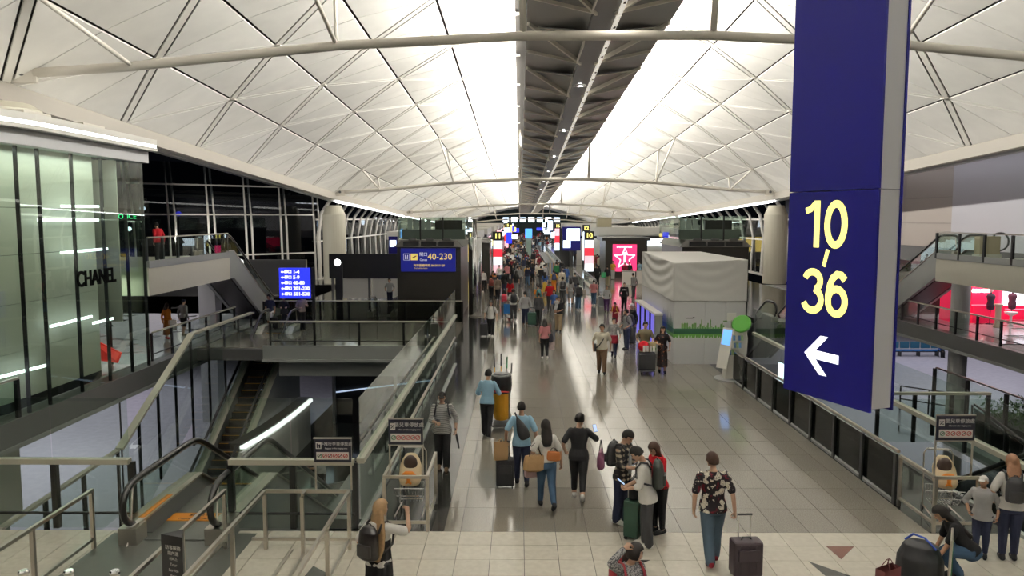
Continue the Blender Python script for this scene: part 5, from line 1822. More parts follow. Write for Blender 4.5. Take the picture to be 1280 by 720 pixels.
TORSO = [(.455, .060, .050, .0), (.48, .086, .060, -.004), (.52, .096, .068, -.006), (.56, .092, .062, .0), (.60, .080, .055, .002), (.65, .080, .056, .002), (.70, .090, .060, .003), (.75, .099, .062, .003),
         (.79, .103, .056, .0), (.815, .085, .046, -.003), (.833, .052, .040, -.004), (.848, .034, .035, -.002), (.87, .031, .033, .004), (.895, .031, .034, .010)]


def person(label, x, y, H, face=0, legs=(0, 0), knees=(4, 4), lean=0, arms=None, top=('black', 'short', .50), bottom=('trousers', 'navy'), hair=('short', 'black'), shoes='black',
           skin=0, look=(0, 0), vox=.011, z=0.0, sit=None, fem=False, build=1.0, group=None, sway=0, name='person', hand=.5, open_shirt=None, wr=None):
    """face: heading in degrees (0 looks away from the viewer, 180 towards). arms: two entries ((x, y, z) wrist target in body units, curl)"""
    t = thing(name, label, 'person', (x, y, z), radians(face), group)
    hw = .048 if not fem else .050
    sw = (.107 if not fem else .094) * build
    L = Matrix.Rotation(radians(-lean), 3, 'X')
    hip = Vector((0, 0, .52))
    # legs first: find how low the feet reach
    J = []
    for s, a, k in ((-1, legs[0], knees[0]), (1, legs[1], knees[1])):
        h = hip + Vector((s * hw, 0, -.01))
        A, K = radians(a), radians(a - k)
        kn = h + Vector((s * .004, sin(A), -cos(A))) * .235
        an = kn + Vector((s * .0, sin(K), -cos(K))) * .225
        pitch = 0 if a >= -4 else radians(min(55, max(0, -(a - k) - 8)))
        if a > 12 and k < 12:
            pitch = radians(-12)
        J.append((h, kn, an, pitch))

    def footpts(an, p):
        d = Vector((0, cos(p), -sin(p)))
        u_ = Vector((0, sin(p), cos(p)))
        return an - d * .028 - u_ * .030, an + d * .055 - u_ * .034, an + d * .10 - u_ * .038
    if sit is None:
        lowest = min(min(q.z for q in footpts(an, p)) for _, _, an, p in J) - .014
    else:
        lowest = sit
    up = Vector((0, 0, -lowest))
    hip = hip + up
    J = [(h + up, k + up, a + up, p) for h, k, a, p in J]

    def tw(v):                       # torso space -> body, leaning about the hips
        v = Vector(v)
        q = L @ (v - Vector((0, 0, .52)))
        return q + hip

    tor = []
    for zz, rx, ry, yo in TORSO:
        f = build if zz < .82 else 1
        if fem:
            f *= {.60: .90, .65: .90, .56: 1.0, .52: 1.03}.get(zz, .93 if zz > .68 and zz < .82 else 1.0)
        tor.append((zz, rx * f, ry * f, yo))

    def torso(b, z0, z1, off, offy=None, flare=0.0):
        secs = []
        zs_ = [q for q in tor if z0 - .001 <= q[0] <= z1 + .001]
        # interpolated end sections
        def at(zq):
            for q, r in zip(tor, tor[1:]):
                if q[0] <= zq <= r[0]:
                    f = (zq - q[0]) / (r[0] - q[0])
                    return tuple(q[i] + (r[i] - q[i]) * f for i in range(4))
            return (zq,) + tor[0][1:] if zq < tor[0][0] else tor[-1]
        zl_ = sorted({round(z0, 4), round(z1, 4)} | {q[0] for q in zs_})
        for zq in zl_:
            q = at(zq)
            if zq < .52:
                q = (zq,) + at(.52)[1:]
            fl = flare * max(0, (.62 - zq)) / .2
            secs.append((tw((0, q[3], zq)), (L @ Vector((q[1] + off + fl, 0, 0))), (L @ Vector((0, q[2] + (offy if offy is not None else off) + fl, 0)))))
        b.loft(secs, 18)

    # head frame
    neck = tw((0, .012, .885))
    hr = Matrix.Rotation(radians(look[0]), 3, 'Z') @ Matrix.Rotation(radians(-look[1] - lean * .4), 3, 'X')

    def hd(v):
        return neck + hr @ Vector(v)
    hc = Vector((0, .012, .046))
    # body
    b = MB()
    torso(b, .50, .895, -.004)
    for (h, k, a, p), s in zip(J, (-1, 1)):
        limb(b, [h + Vector((0, -.006, 0)), k, a], [.055 * build, .040, .027])
        f0, f1, f2 = footpts(a, p)
        limb(b, [a, f0], [.026, .020])
        limb(b, [f0 + Vector((0, 0, .004)), f1, f2], [.021, .021, .014])
    AJ = []
    arms = arms or (None, None)
    for s, tgt in zip((-1, 1), arms):
        sh = tw((s * sw, -.002, .800))
        lo = legs[0] if s < 0 else legs[1]
        if tgt is None:
            w_ = tw((s * (sw + .038), -.012 - .0030 * lo, .492 + .0004 * abs(lo)))
            cu, pole = hand, Vector((s * .25, -1, 0))
        else:
            w_ = tw(tgt[0])
            cu = tgt[1]
            pole = Vector(tgt[2]) if len(tgt) > 2 else Vector((s * .55, -.6, -.8))
        u1, u2 = .172, .150
        d = w_ - sh
        l = min(d.length, (u1 + u2) * .995)
        d.normalize()
        w_ = sh + d * l
        ca = (u1 * u1 + l * l - u2 * u2) / (2 * u1 * l)
        sa = sqrt(max(0, 1 - ca * ca))
        e_ = (L @ pole)
        e_ = (e_ - d * e_.dot(d)).normalized()
        el = sh + d * u1 * ca + e_ * u1 * sa
        AJ.append((sh, el, w_, cu, s))
        limb(b, [sh, el, w_], [.025 * build, .022, .016])
        # hand: palm, four fingers, thumb
        fd = (w_ - el).normalized()
        side = fd.cross(Vector((0, 1, 0.15)))
        if side.length < .3:
            side = fd.cross(Vector((0, 0, 1)))
        side = side.normalized()
        pn = side.cross(fd).normalized()          # back of the hand
        inward = Vector((-s, 0, 0))
        if pn.dot(inward) > 0 and abs(pn.x) > .3:
            pn = -pn
        # palm plane spanned by fd and wd
        wd = Vector((0, 1, 0)) - fd * fd.y
        wd = wd.normalized() if wd.length > .35 else (Vector((-s, 0, 0)) - fd * (-s * fd.x)).normalized()
        pn = fd.cross(wd) * (-s)
        pn = pn.normalized()                      # curls towards -pn... chosen to point at the body side
        if pn.dot(Vector((-s, 0, 0))) < 0:
            pn = -pn
        hl = .052
        b.loft([(w_ - fd * .004, wd * .016, pn * .012), (w_ + fd * .02, wd * .022, pn * .0125), (w_ + fd * hl * .85, wd * .026, pn * .011), (w_ + fd * hl, wd * .024, pn * .009)], 12)
        for q_, (off, ln) in enumerate(((.0195, .040), (.0068, .045), (-.0060, .042), (-.0182, .033))):
            base = w_ + fd * (hl - .004) + wd * off
            a1, a2 = cu * 1.1, cu * 2.3
            d1 = fd * cos(a1) + pn * sin(a1) + wd * off * 2.2 * (1 - cu)
            d2 = fd * cos(a2) + pn * sin(a2)
            p1 = base + d1 * ln * .5
            p2 = p1 + d2 * ln * .5
            b.tube([base - fd * .01, base, p1, p2, p2 + d2 * .003], [.0062, .0064, .0060, .0050, .002], 7)
        tb = w_ + fd * .014 + wd * .016
        t1 = tb + (wd * .75 + fd * .65 + pn * (.2 + .5 * cu)).normalized() * .024
        t2 = t1 + (fd * .85 + pn * (.2 + .7 * cu) + wd * .15).normalized() * .020
        b.tube([tb - wd * .008, tb, t1, t2, t2 + (t2 - t1) * .12], [.008, .0085, .0072, .0055, .002], 7)
    # head
    vs, fs, n_, m_ = [], [], 16, 14
    for i in range(m_ + 1):
        ph = pi * i / m_
        for k in range(n_):
            th = 2 * pi * k / n_
            d = Vector((sin(ph) * cos(th), sin(ph) * sin(th), cos(ph)))
            rx, ry, rz_ = .0455, .0565, .066
            if d.z < 0:
                rx *= 1 - .30 * (-d.z) ** 1.2
                ry *= 1 - .16 * (-d.z)
            v = Vector((d.x * rx, d.y * ry, d.z * rz_))
            if d.z < -.1:
                v.y += .012 * (-d.z)
            if d.y > .5 and -.05 < d.z < .22 and abs(d.x) > .12:
                v.y -= .005                        # eye sockets
            vs.append(hd(hc + v))
    for i in range(m_):
        for k in range(n_):
            fs.append((i * n_ + k, (i + 1) * n_ + k, (i + 1) * n_ + (k + 1) % n_, i * n_ + (k + 1) % n_))
    b.add(vs, fs)
    b.ell(hd(hc + Vector((0, .056, -.010))), (.0075, .010, .014), hr, 8, 6)
    b.ell(hd(hc + Vector((0, .060, -.020))), (.009, .008, .006), hr, 8, 6)
    b.ell(hd(hc + Vector((0, .046, -.056))), (.014, .012, .010), hr, 8, 6)
    for s in (-1, 1):
        b.ell(hd(hc + Vector((s * .046, -.004, -.006))), (.006, .012, .018), hr, 8, 6)
    for o_ in (b,):
        o_.v = [(a * H, c * H, e * H) for a, c, e in o_.v]
    remesh(b, 'body', SKINS[skin], t, vox * .72 if vox < .012 else vox, 2)
    facing = abs(((face + look[0] + 180) % 360) - 180) > 62
    if facing or vox < .012:
        for s in (-1, 1):
            q = MB().ell(hd(hc + Vector((s * .018, .0495, .006))) * H, (.0075 * H, .0045 * H, .0045 * H), hr, 8, 6)
            q.build('eye', EYEM, t, local=True, smooth=True)
            MB().beam(hd(hc + Vector((s * .010, .053, .018))) * H, hd(hc + Vector((s * .028, .047, .018))) * H, .004 * H, .004 * H).build('eyebrow', HAIRM['black' if hair[1] not in ('blond', 'grey') else 'brown'], t, local=True)
        MB().ell(hd(hc + Vector((0, .052, -.036))) * H, (.014 * H, .006 * H, .0045 * H), hr, 10, 6).build('mouth', LIPM, t, local=True, smooth=True)
    wk = .004 if wr is None else wr
    # top
    mt = C[top[0]]
    b = MB()
    hem = top[2]
    dress = bottom[0] == 'dress'
    torso(b, hem, .842, .013, .014, flare=top[3] if len(top) > 3 else .006)
    for sh, el, w_, cu, s in AJ:
        ssh = sh + Vector((-s * .012, 0, .004))
        if top[1] == 'short':
            limb(b, [ssh, sh.lerp(el, .42), sh.lerp(el, .80)], [.037 * build, .038, .037])
        elif top[1] == 'elbow':
            limb(b, [ssh, el, el.lerp(w_, .25)], [.036 * build, .036, .034])
        elif top[1] == 'long':
            limb(b, [ssh, el, w_.lerp(el, .06)], [.040 * build, .031, .023])
        elif top[1] == 'none':
            pass
    b.v = [(a * H, c * H, e * H) for a, c, e in b.v]
    remesh(b, 'shirt' if not dress else 'dress_top', mt, t, vox, 3, wk)
    if open_shirt:
        MB().prism([tw((-.022, .067, .80)) * H, tw((.022, .067, .80)) * H, tw((.026, .078, .55)) * H, tw((-.026, .078, .55)) * H], (0, .012 * H, 0)).build('undershirt', C[open_shirt], t, local=True)
    # bottom
    mbm = C[bottom[1]]
    b = MB()
    if bottom[0] in ('trousers', 'jeans', 'shorts', 'slim', 'cropped'):
        torso(b, .462, .62, .008, .009)
        for (h, k, a, p), s in zip(J, (-1, 1)):
            if bottom[0] == 'shorts':
                limb(b, [h + Vector((0, -.006, .01)), h.lerp(k, .55), h.lerp(k, 1.0)], [.066, .058, .054])
            elif bottom[0] == 'slim':
                limb(b, [h + Vector((0, -.006, .01)), k, a.lerp(k, .04)], [.066 * build, .045, .031])
            elif bottom[0] == 'cropped':
                limb(b, [h + Vector((0, -.006, .01)), k, a.lerp(k, .22)], [.066 * build, .046, .034])
            else:
                limb(b, [h + Vector((0, -.006, .01)), k, a + (a - k).normalized() * .012], [.067 * build, .052, .044])
    else:
        ln = bottom[2] if len(bottom) > 2 else .25
        wd_ = bottom[3] if len(bottom) > 3 else .11
        hipv = tw((0, 0, .60))
        km = (J[0][1] + J[1][1]) / 2
        am = (J[0][2] + J[1][2]) / 2
        end = Vector((am.x, (km.y + am.y) / 2, ln))
        secs = []
        for f in (0, .2, .45, .7, 1):
            c = hipv.lerp(end, f)
            spread = abs(J[0][2].y - J[1][2].y) * .35 * f
            secs.append((c, (.088 + (wd_ - .088) * f ** .7, 0, 0), (0, .066 + (wd_ * .85 - .066) * f ** .7 + spread, 0)))
        b.loft(secs, 18)
    b.v = [(a * H, c * H, e * H) for a, c, e in b.v]
    remesh(b, {'skirt': 'skirt', 'dress': 'dress'}.get(bottom[0], 'trousers'), mbm, t, vox, 3, wk)
    # shoes
    sm_ = C[shoes]
    for (h, k, a, p) in J:
        f0, f1, f2 = footpts(a, p)
        b = MB()
        limb(b, [f0 + Vector((0, 0, .006)), f1 + Vector((0, 0, .003)), f2], [.027, .027, .020], 10)
        limb(b, [a + Vector((0, 0, .008)), f0], [.026, .026], 10)
        b.v = [(q * H, c * H, max(e, 0.001) * H) for q, c, e in b.v]
        remesh(b, 'shoe', sm_, t, max(vox, .010), 2)
    # hair
    if hair[0] != 'bald':
        hm = HAIRM.get(hair[1]) or C[hair[1]]
        b = MB()
        vs, fs, n_, m_ = [], [], 24, 18
        low = {'short': -.42, 'crop': -.35, 'bob': -.75, 'long': -.5, 'bun': -.45, 'tail': -.45, 'cap': -.05}[hair[0]]
        for i in range(m_ + 1):
            ph = pi * i / m_
            for k in range(n_):
                th = 2 * pi * k / n_
                d = Vector((sin(ph) * cos(th), sin(ph) * sin(th), cos(ph)))
                face_z = d.y > .30 and d.z < (.50 if hair[0] != 'cap' else .42)
                side = d.y > -.15 and d.z < -.10 and hair[0] in ('short', 'crop')
                off = 1.22 if hair[0] not in ('crop', 'cap') else 1.09
                if face_z or side or d.z < low:
                    off = .80
                vs.append(hd(hc + Vector((d.x * .0475 * off, d.y * .0570 * off - .002, d.z * .067 * (off if d.z > 0 else min(off, 1.06))))))
        for i in range(m_):
            for k in range(n_):
                fs.append((i * n_ + k, (i + 1) * n_ + k, (i + 1) * n_ + (k + 1) % n_, i * n_ + (k + 1) % n_))
        b.add(vs, fs)
        if hair[0] == 'cap':
            b.loft([(hd(hc + Vector((0, .045, .026))), hr @ Vector((.040, 0, 0)), hr @ Vector((0, .008, .006))), (hd(hc + Vector((0, .085, .020))), hr @ Vector((.034, 0, 0)), hr @ Vector((0, .006, .004)))], 12)
        if hair[0] in ('long', 'bob'):
            ln = hair[2] if len(hair) > 2 else (.20 if hair[0] == 'long' else .09)
            secs = []
            for f in (0, .25, .5, .75, 1):
                c = hd(hc + Vector((0, -.022, .02))).lerp(tw((0, -.066, .88 - ln)), f)
                wv = (.049 + .018 * sin(f * pi * .8)) * (1 + ((hair[3] if len(hair) > 3 else 1) - 1) * min(1, f * 2))
                if f == 1:
                    wv *= .7
                secs.append((c, hr @ Vector((wv, 0, 0)), hr @ Vector((0, .036 - .010 * f, 0))))
            b.loft(secs, 16)
        if hair[0] == 'bun':
            b.ell(hd(hc + Vector((0, -.066, .016))), (.022, .022, .022), None, 10, 8)
        if hair[0] == 'tail':
            limb(b, [hd(hc + Vector((0, -.06, .03))), hd(hc + Vector((0, -.085, -.02))), tw((0, -.075, .78))], [.018, .022, .010], 10)
        b.v = [(a * H, c * H, e * H) for a, c, e in b.v]
        remesh(b, 'hair' if hair[0] != 'cap' else 'cap', hm, t, vox * .9, 2, .003 if hair[0] in ('long', 'bob') else .0015)
    fr = Matrix.Rotation(radians(face), 3, 'Z')
    W = lambda v: Vector((x, y, z)) + fr @ (Vector(v) * H)
    info = dict(t=t, wr=[W(q[2]) for q in AJ], tw=lambda v: W(tw(v)), H=H, face=radians(face), el=[W(q[1]) for q in AJ], sh=[W(q[0]) for q in AJ], L=L)
    return info


# ------------------------------------------------------------------ bags and luggage
def backpack(label, P, m, sc=1.0, front=False, strap=None):
    """worn on the back of person P"""
    c = P['tw']((0, -.128 * (1 if sc >= 1 else .95), .705))
    t = thing('backpack', label, 'backpack', c, P['face'])
    b = MB().loft([((0, 0, -.22 * sc), (.12 * sc, 0, 0), (0, .075 * sc, 0)), ((0, -.01, -.19 * sc), (.155 * sc, 0, 0), (0, .105 * sc, 0)), ((0, -.01, 0), (.160 * sc, 0, 0), (0, .10 * sc, 0)),
                   ((0, .0, .16 * sc), (.145 * sc, 0, 0), (0, .085 * sc, 0)), ((0, .01, .23 * sc), (.09 * sc, 0, 0), (0, .05 * sc, 0)), ((0, .01, .25 * sc), (.04 * sc, 0, 0), (0, .03 * sc, 0))], 16)
    remesh(b, 'main_pocket', m, t, .014, 3)
    MB().box((0, -.105 * sc, -.07 * sc), (.22 * sc, .05 * sc, .17 * sc)).build('front_pocket', m, t, local=True, bevel=.018)
    MB().tube([(-.03, .02, .23 * sc), (-.02, .01, .27 * sc), (.02, .01, .27 * sc), (.03, .02, .23 * sc)], .008, 6).build('grab_loop', strap or m, t, local=True)
    inv = Matrix.Rotation(-P['face'], 3, 'Z')
    for s in (-1, 1):
        pts = [P['tw'](v) for v in ((s * .060, -.078, .775), (s * .066, -.048, .838), (s * .070, .012, .850), (s * .078, .064, .800), (s * .090, .070, .72), (s * .108, .030, .665), (s * .100, -.07, .63))]
        MB().tube([inv @ (p - c) for p in pts], .016, 6).build('shoulder_strap', strap or m, t, local=True)
    return t


def suitcase(label, x, y, rz, w_, d_, h, m, ext=.42, handle=True, name='suitcase', ribs=True):
    t = thing(name, label, 'suitcase', (x, y, 0), rz)
    MB().box((0, 0, .05 + h / 2), (w_, d_, h)).build('shell', m, t, local=True, bevel=.035)
    if ribs:
        for k in range(3):
            MB().box(((k - 1) * w_ * .27, -d_ / 2 - .002, .05 + h / 2), (.018, .012, h * .8)).build('rib', m, t, local=True)
    MB().box((0, -d_ / 2 - .012, .05 + h * .62), (w_ * .72, .03, h * .34)).build('front_pocket', m, t, local=True, bevel=.01)
    MB().tube([(-.07, 0, .05 + h), (-.06, 0, .085 + h), (.06, 0, .085 + h), (.07, 0, .05 + h)], .012, 6).build('carry_handle', BLACKM, t, local=True)
    if handle:
        for s in (-.09, .09):
            MB().tube([(s, d_ * .32, h), (s, d_ * .32, .05 + h + ext)], .009, 6).build('pull_rod', CHROME, t, local=True)
        MB().tube([(-.11, d_ * .32, .06 + h + ext), (.11, d_ * .32, .06 + h + ext)], .017, 8).build('grip', BLACKM, t, local=True)
    for sx in (-1, 1):
        for sy in (-1, 1):
            MB().tube([(sx * w_ * .4 - .012, sy * d_ * .36, .03), (sx * w_ * .4 + .012, sy * d_ * .36, .03)], .030, 10).build('wheel', RUBBER, t, local=True)
    return t


def tote(label, p, rz, w_, d_, h, m, drop, name='tote_bag', cat='bag', hm=None, taper=.85, strap_to=None):
    """soft bag whose top centre hangs drop below the hand or shoulder p"""
    c = Vector(p) - Vector((0, 0, drop + h))
    t = thing(name, label, cat, c, rz)
    b = MB().loft([((0, 0, 0), (w_ / 2 * taper, 0, 0), (0, d_ / 2 * taper, 0)), ((0, 0, h * .12), (w_ / 2, 0, 0), (0, d_ / 2, 0)), ((0, 0, h * .6), (w_ / 2 * .98, 0, 0), (0, d_ / 2 * .9, 0)), ((0, 0, h), (w_ / 2 * .85, 0, 0), (0, d_ / 2 * .45, 0))], 14)
    remesh(b, 'pouch', m, t, .013, 2, .004)
    for s in (-1, 1):
        MB().tube([(-w_ * .26, s * d_ * .18, h * .97), (-w_ * .12, s * .01, h + drop * .8), (0, s * .006, h + drop), (w_ * .12, s * .01, h + drop * .8), (w_ * .26, s * d_ * .18, h * .97)], .007, 6).build('handle', hm or m, t, local=True)
    return t


def carrier(label, p, rz, w_, d_, h, m, drop=.14, hm=None):
    """paper or plastic carrier bag held at p"""
    c = Vector(p) - Vector((0, 0, drop + h))
    t = thing('carrier_bag', label, 'bag', c, rz)
    q = MB()
    for (a, b_) in (((-w_ / 2, -d_ / 2), (w_ / 2, -d_ / 2)), ((w_ / 2, -d_ / 2), (w_ / 2, d_ / 2)), ((w_ / 2, d_ / 2), (-w_ / 2, d_ / 2)), ((-w_ / 2, d_ / 2), (-w_ / 2, -d_ / 2))):
        q.prism([(*a, 0), (*b_, 0), (b_[0] * 1.04, b_[1] * .9, h), (a[0] * 1.04, a[1] * .9, h)], (0, 0, .002))
        q.add([(a[0] * .98, a[1] * .98, .004), (b_[0] * .98, b_[1] * .98, .004), (b_[0] * 1.02, b_[1] * .88, h), (a[0] * 1.02, a[1] * .88, h)], [(0, 1, 2, 3)])
    q.bb(-w_ / 2, w_ / 2, -d_ / 2, d_ / 2, 0, .006)
    q.build('sides', m, t, local=True)
    for s in (-1, 1):
        MB().tube([(-w_ * .2, s * d_ * .42, h), (-w_ * .08, s * .008, h + drop), (w_ * .08, s * .008, h + drop), (w_ * .2, s * d_ * .42, h)], .006, 6).build('handle', hm or m, t, local=True)
    return t


def phone(label, p, rz, tilt=.9):
    t = thing('phone', label, 'phone', p, rz)
    R_ = Matrix.Rotation(-tilt, 3, 'X')
    b = MB().box((0, 0, .03), (.074, .009, .15), R=R_).build('case', BLACKM, t, local=True)
    MB().box(R_ @ Vector((0, -.0055, .0)) + Vector((0, 0, .03)), (.066, .002, .138), R=R_).build('screen', mat('phone_screen', (.5, .65, .9), .2, emit=.8, ecol=(.45, .6, .95)), t, local=True)
    return t

# ------------------------------------------------------------------ the people near the front
N = .0095
deg = radians
LEATHER = mat('straw_bag_tan', (.36, .22, .10), .7, var=.15, scale=25)
ORB = mat('orange_brown_leather', (.40, .13, .03), .5)
PURB = mat('plum_bag', (.17, .05, .10), .6)
BLKB = mat('black_nylon', (.012, .012, .014), .6)
GRNC = mat('dark_green_case', (.008, .045, .025), .5)
TAN = mat('tan_paper', (.42, .26, .12), .8)
PINKP = mat('pale_pink_paper', (.62, .42, .42), .7)

# man in flowered shirt walking away with a suitcase
p = person('man in a black and cream flowered shirt and blue jeans pulling a dark suitcase', 2.97, 11.45, 1.72, 3, (-9, 10), (14, 5), 2, (((-.175, -.02, .50), .5), ((.165, -.10, .505), 1.0, (.3, -1, 0))), ('flowers', 'short', .485, .012), ('trousers', 'bluejeans'), ('short', 'brown'), 'darkred', 0, (18, 0), N, build=1.12)
suitcase('dark maroon cabin suitcase trailing behind the man in the flowered shirt', p['wr'][1].x + .10, p['wr'][1].y - .28, deg(4), .44, .26, .52, mat('case_maroon_black', (.022, .012, .018), .55), .34)

# three young people over their phones
p = person('young man in a black plaid shirt and dark jeans looking down at a phone', 1.80, 13.0, 1.70, 232, (2, -3), (3, 4), 2, (((-.05, .16, .635), .9), ((.045, .165, .63), .9)), ('plaid', 'elbow', .475, .012), ('trousers', 'navy'), ('short', 'black'), 'white', 0, (-8, 30), N, open_shirt='lightgrey')
backpack('black backpack on the young man in the plaid shirt', p, BLKB, .95)
phone('phone held by the young man in the plaid shirt', (p['wr'][0] + p['wr'][1]) / 2 + Vector((-.03, -.08, .06)), deg(232))
p = person('young man in a white t-shirt and charcoal trousers bent over his phone', 2.06, 12.05, 1.68, 78, (-2, 3), (3, 4), 8, (((-.05, .175, .60), .9), ((.04, .18, .60), .9)), ('white', 'elbow', .455, .016), ('trousers', 'charcoal'), ('short', 'black'), 'white', 0, (0, 34), N)
backpack('dark green-black backpack on the young man in the white t-shirt', p, mat('backpack_dark_green', (.018, .024, .02), .6), 1.0, strap=BLKB)
phone('phone held by the young man in the white t-shirt', (p['wr'][0] + p['wr'][1]) / 2 + Vector((-.10, .03, .05)), deg(78))
p = person('young woman in a red top with long dark hair half hidden behind the white t-shirt', 2.36, 12.62, 1.60, 120, (0, 2), (3, 3), 5, (((-.06, .17, .68), .8), ((.05, .17, .70), .8)), ('red', 'long', .50), ('slim', 'black'), ('long', 'brown', .26), 'black', 0, (0, 28), N, fem=True)
suitcase('dark green suitcase standing between the young men with phones', 1.93, 12.42, deg(60), .40, .26, .62, GRNC, .2)
tote('black tote bag lying on top of the dark green suitcase', (1.93, 12.42, 1.08), deg(60), .36, .2, .34, BLKB, .06)

# woman in black
p = person('woman in a black t-shirt and black trousers holding up a phone', 1.13, 14.2, 1.63, -6, (8, -16), (4, 18), 2, (((-.165, .03, .56), .6), ((.150, .15, .74), .8, (.8, -.4, -.7))), ('black', 'short', .47, .002), ('cropped', 'black'), ('bun', 'black'), 'white', 0, (-38, 5), N, fem=True, build=1.08)
phone('lit phone in the raised hand of the woman in black', p['wr'][1] + Vector((.06, .07, .05)), deg(20), .6)
tote('plum shoulder bag on the right arm of the woman in black', p['el'][1] + Vector((.05, -.02, .02)), deg(80), .34, .16, .34, PURB, .20, hm=BLKB)
# woman in white top
p = person('woman in a white top and blue jeans carrying a straw bag', .50, 13.75, 1.63, 8, (12, -17), (4, 22), 2, (((-.145, .06, .60), .8), ((.175, .02, .50), .45)), ('white', 'short', .535, .004), ('slim', 'jeans'), ('long', 'black', .16), 'black', 0, (0, 4), N, fem=True)
tote('tan straw bag slung at the left side of the woman in the white top', p['sh'][0] + Vector((-.06, -.10, -.06)), deg(15), .44, .20, .30, LEATHER, .22, hm=BLKB, taper=.7)
tote('orange-brown handbag behind the right hip of the woman in the white top', p['tw']((.06, -.13, .72)), deg(-10), .26, .12, .18, ORB, .06, name='handbag', hm=BLKB)
carrier('small pale pink paper bag hanging from the hand of the woman in the white top', p['wr'][0] + Vector((-.02, -.02, -.05)), deg(20), .24, .12, .24, PINKP, .12)
# man in pale blue t-shirt
p = person('man in a pale blue t-shirt and navy trousers wheeling a black suitcase', .05, 14.95, 1.68, 4, (9, -14), (4, 18), 1, (((-.185, -.02, .535), 1.0), ((.17, .0, .50), .6)), ('skyblue', 'short', .485, .008), ('slim', 'navy'), ('crop', 'black'), 'black', 1, (0, 0), N)
t = thing('sling_bag', 'black sling bag worn across the back of the man in the pale blue t-shirt', 'bag', p['tw']((.0, -.105, .69)), p['face'])
R_ = Matrix.Rotation(deg(-22), 3, 'Y')
b = MB().loft([(R_ @ Vector((0, 0, z_)), R_ @ Vector((a_, 0, 0)), (0, c_, 0)) for z_, a_, c_ in ((-.20, .06, .03), (-.17, .11, .055), (-.02, .12, .06), (.12, .08, .045), (.24, .035, .02), (.27, .02, .015))], 14)
remesh(b, 'pouch', BLKB, t, .012, 3)
MB().tube([R_ @ Vector((0, .0, .25)), R_ @ Vector((0, .05, .36)), R_ @ Vector((0, .14, .33))], .016, 6).build('strap', BLKB, t, local=True)
suitcase('black suitcase rolling beside the man in the pale blue t-shirt', p['wr'][0].x - .02, p['wr'][0].y - .10, deg(3), .36, .24, .54, BLKB, .30)
carrier('brown paper bag resting on the black suitcase handle', (p['wr'][0].x - .10, p['wr'][0].y - .22, 1.0), deg(12), .26, .12, .34, TAN, .06)
# cleaner and cart
p = person('cleaner in a light blue shirt and black trousers pushing a yellow cart', -.78, 18.4, 1.62, -12, (6, -10), (4, 12), 9, (((-.10, .15, .62), .9), ((.13, .19, .66), .9)), ('skyblue', 'elbow', .49, .012), ('trousers', 'black'), ('short', 'black'), 'black', 1, (0, 6), N)
ct = thing('cleaning_cart', 'yellow and black cleaning cart pushed by the cleaner', 'cart', (-.45, 19.05, 0), deg(-8))
YC = mat('cart_yellow', (.62, .30, .015), .55, bump=.2, scale=6)
MB().box((0, .05, .14), (.52, .80, .05)).build('deck', BLACKM, ct, local=True, bevel=.015)
b = MB().loft([((0, .05, z_), (w_, 0, 0), (0, d_, 0)) for z_, w_, d_ in ((.24, .17, .22), (.35, .21, .25), (.7, .22, .26), (.92, .22, .25))], 12)
remesh(b, 'waste_sack', YC, ct, .018, 2, .008)
b = MB().loft([((0, .05, z_), (w_, 0, 0), (0, d_, 0)) for z_, w_, d_ in ((.92, .24, .27), (1.12, .27, .29), (1.34, .26, .27), (1.42, .2, .2))], 16)
remesh(b, 'black_liner', mat('black_liner', (.008, .008, .009), .35), ct, .018, 2, .008)
MB().tube([(.24 * cos(a * pi / 8), .05 + .26 * sin(a * pi / 8), 1.38) for a in range(16)], .02, 6, True).build('rim', GREYC, ct, local=True)
for sx in (-1, 1):
    MB().tube([(sx * .25, -.33, .15), (sx * .25, -.33, 1.02)], .016, 6).build('upright', GREYD, ct, local=True)
    for sy in (-.28, .36):
        MB().tube([(sx * .22 - .015, sy, .06), (sx * .22 + .015, sy, .06)], .06, 10).build('wheel', RUBBER, ct, local=True)
MB().tube([(-.25, -.33, 1.02), (.25, -.33, 1.02)], .018, 6).build('push_bar', REDI, ct, local=True)
for k, (a, h, c1, c2) in enumerate(((-.24, 1.80, 'cart_pole_orange', BLACKM), (-.06, 1.86, 'cart_pole_orange', BLACKM), (.10, 1.78, 'cart_pole_grey', mat('pole_green', (.02, .16, .06), .5)), (.22, 1.62, 'cart_pole_grey', GREYD))):
    bt, tp = Vector((a * .7, .25, .3)), Vector((a, .34, h))
    w_ = thing('mop', ('mop with an orange pole at the left of the cleaning cart', 'broom with an orange pole and black grip in the cleaning cart', 'mop with a green grip in the cleaning cart', 'short grey squeegee pole in the cleaning cart')[k], 'mop', (-.45, 19.05, 0), deg(-8))
    MB().tube([bt, bt.lerp(tp, .8)], .013, 6).build('pole', mat(c1, (.60, .30, .02) if 'orange' in c1 else (.35, .36, .34), .5), w_, local=True)
    MB().tube([bt.lerp(tp, .8), tp], .019, 6).build('grip', c2, w_, local=True)
    MB().ell(bt, (.07, .05, .09)).build('mop_head', PAPER, w_, local=True, smooth=True)
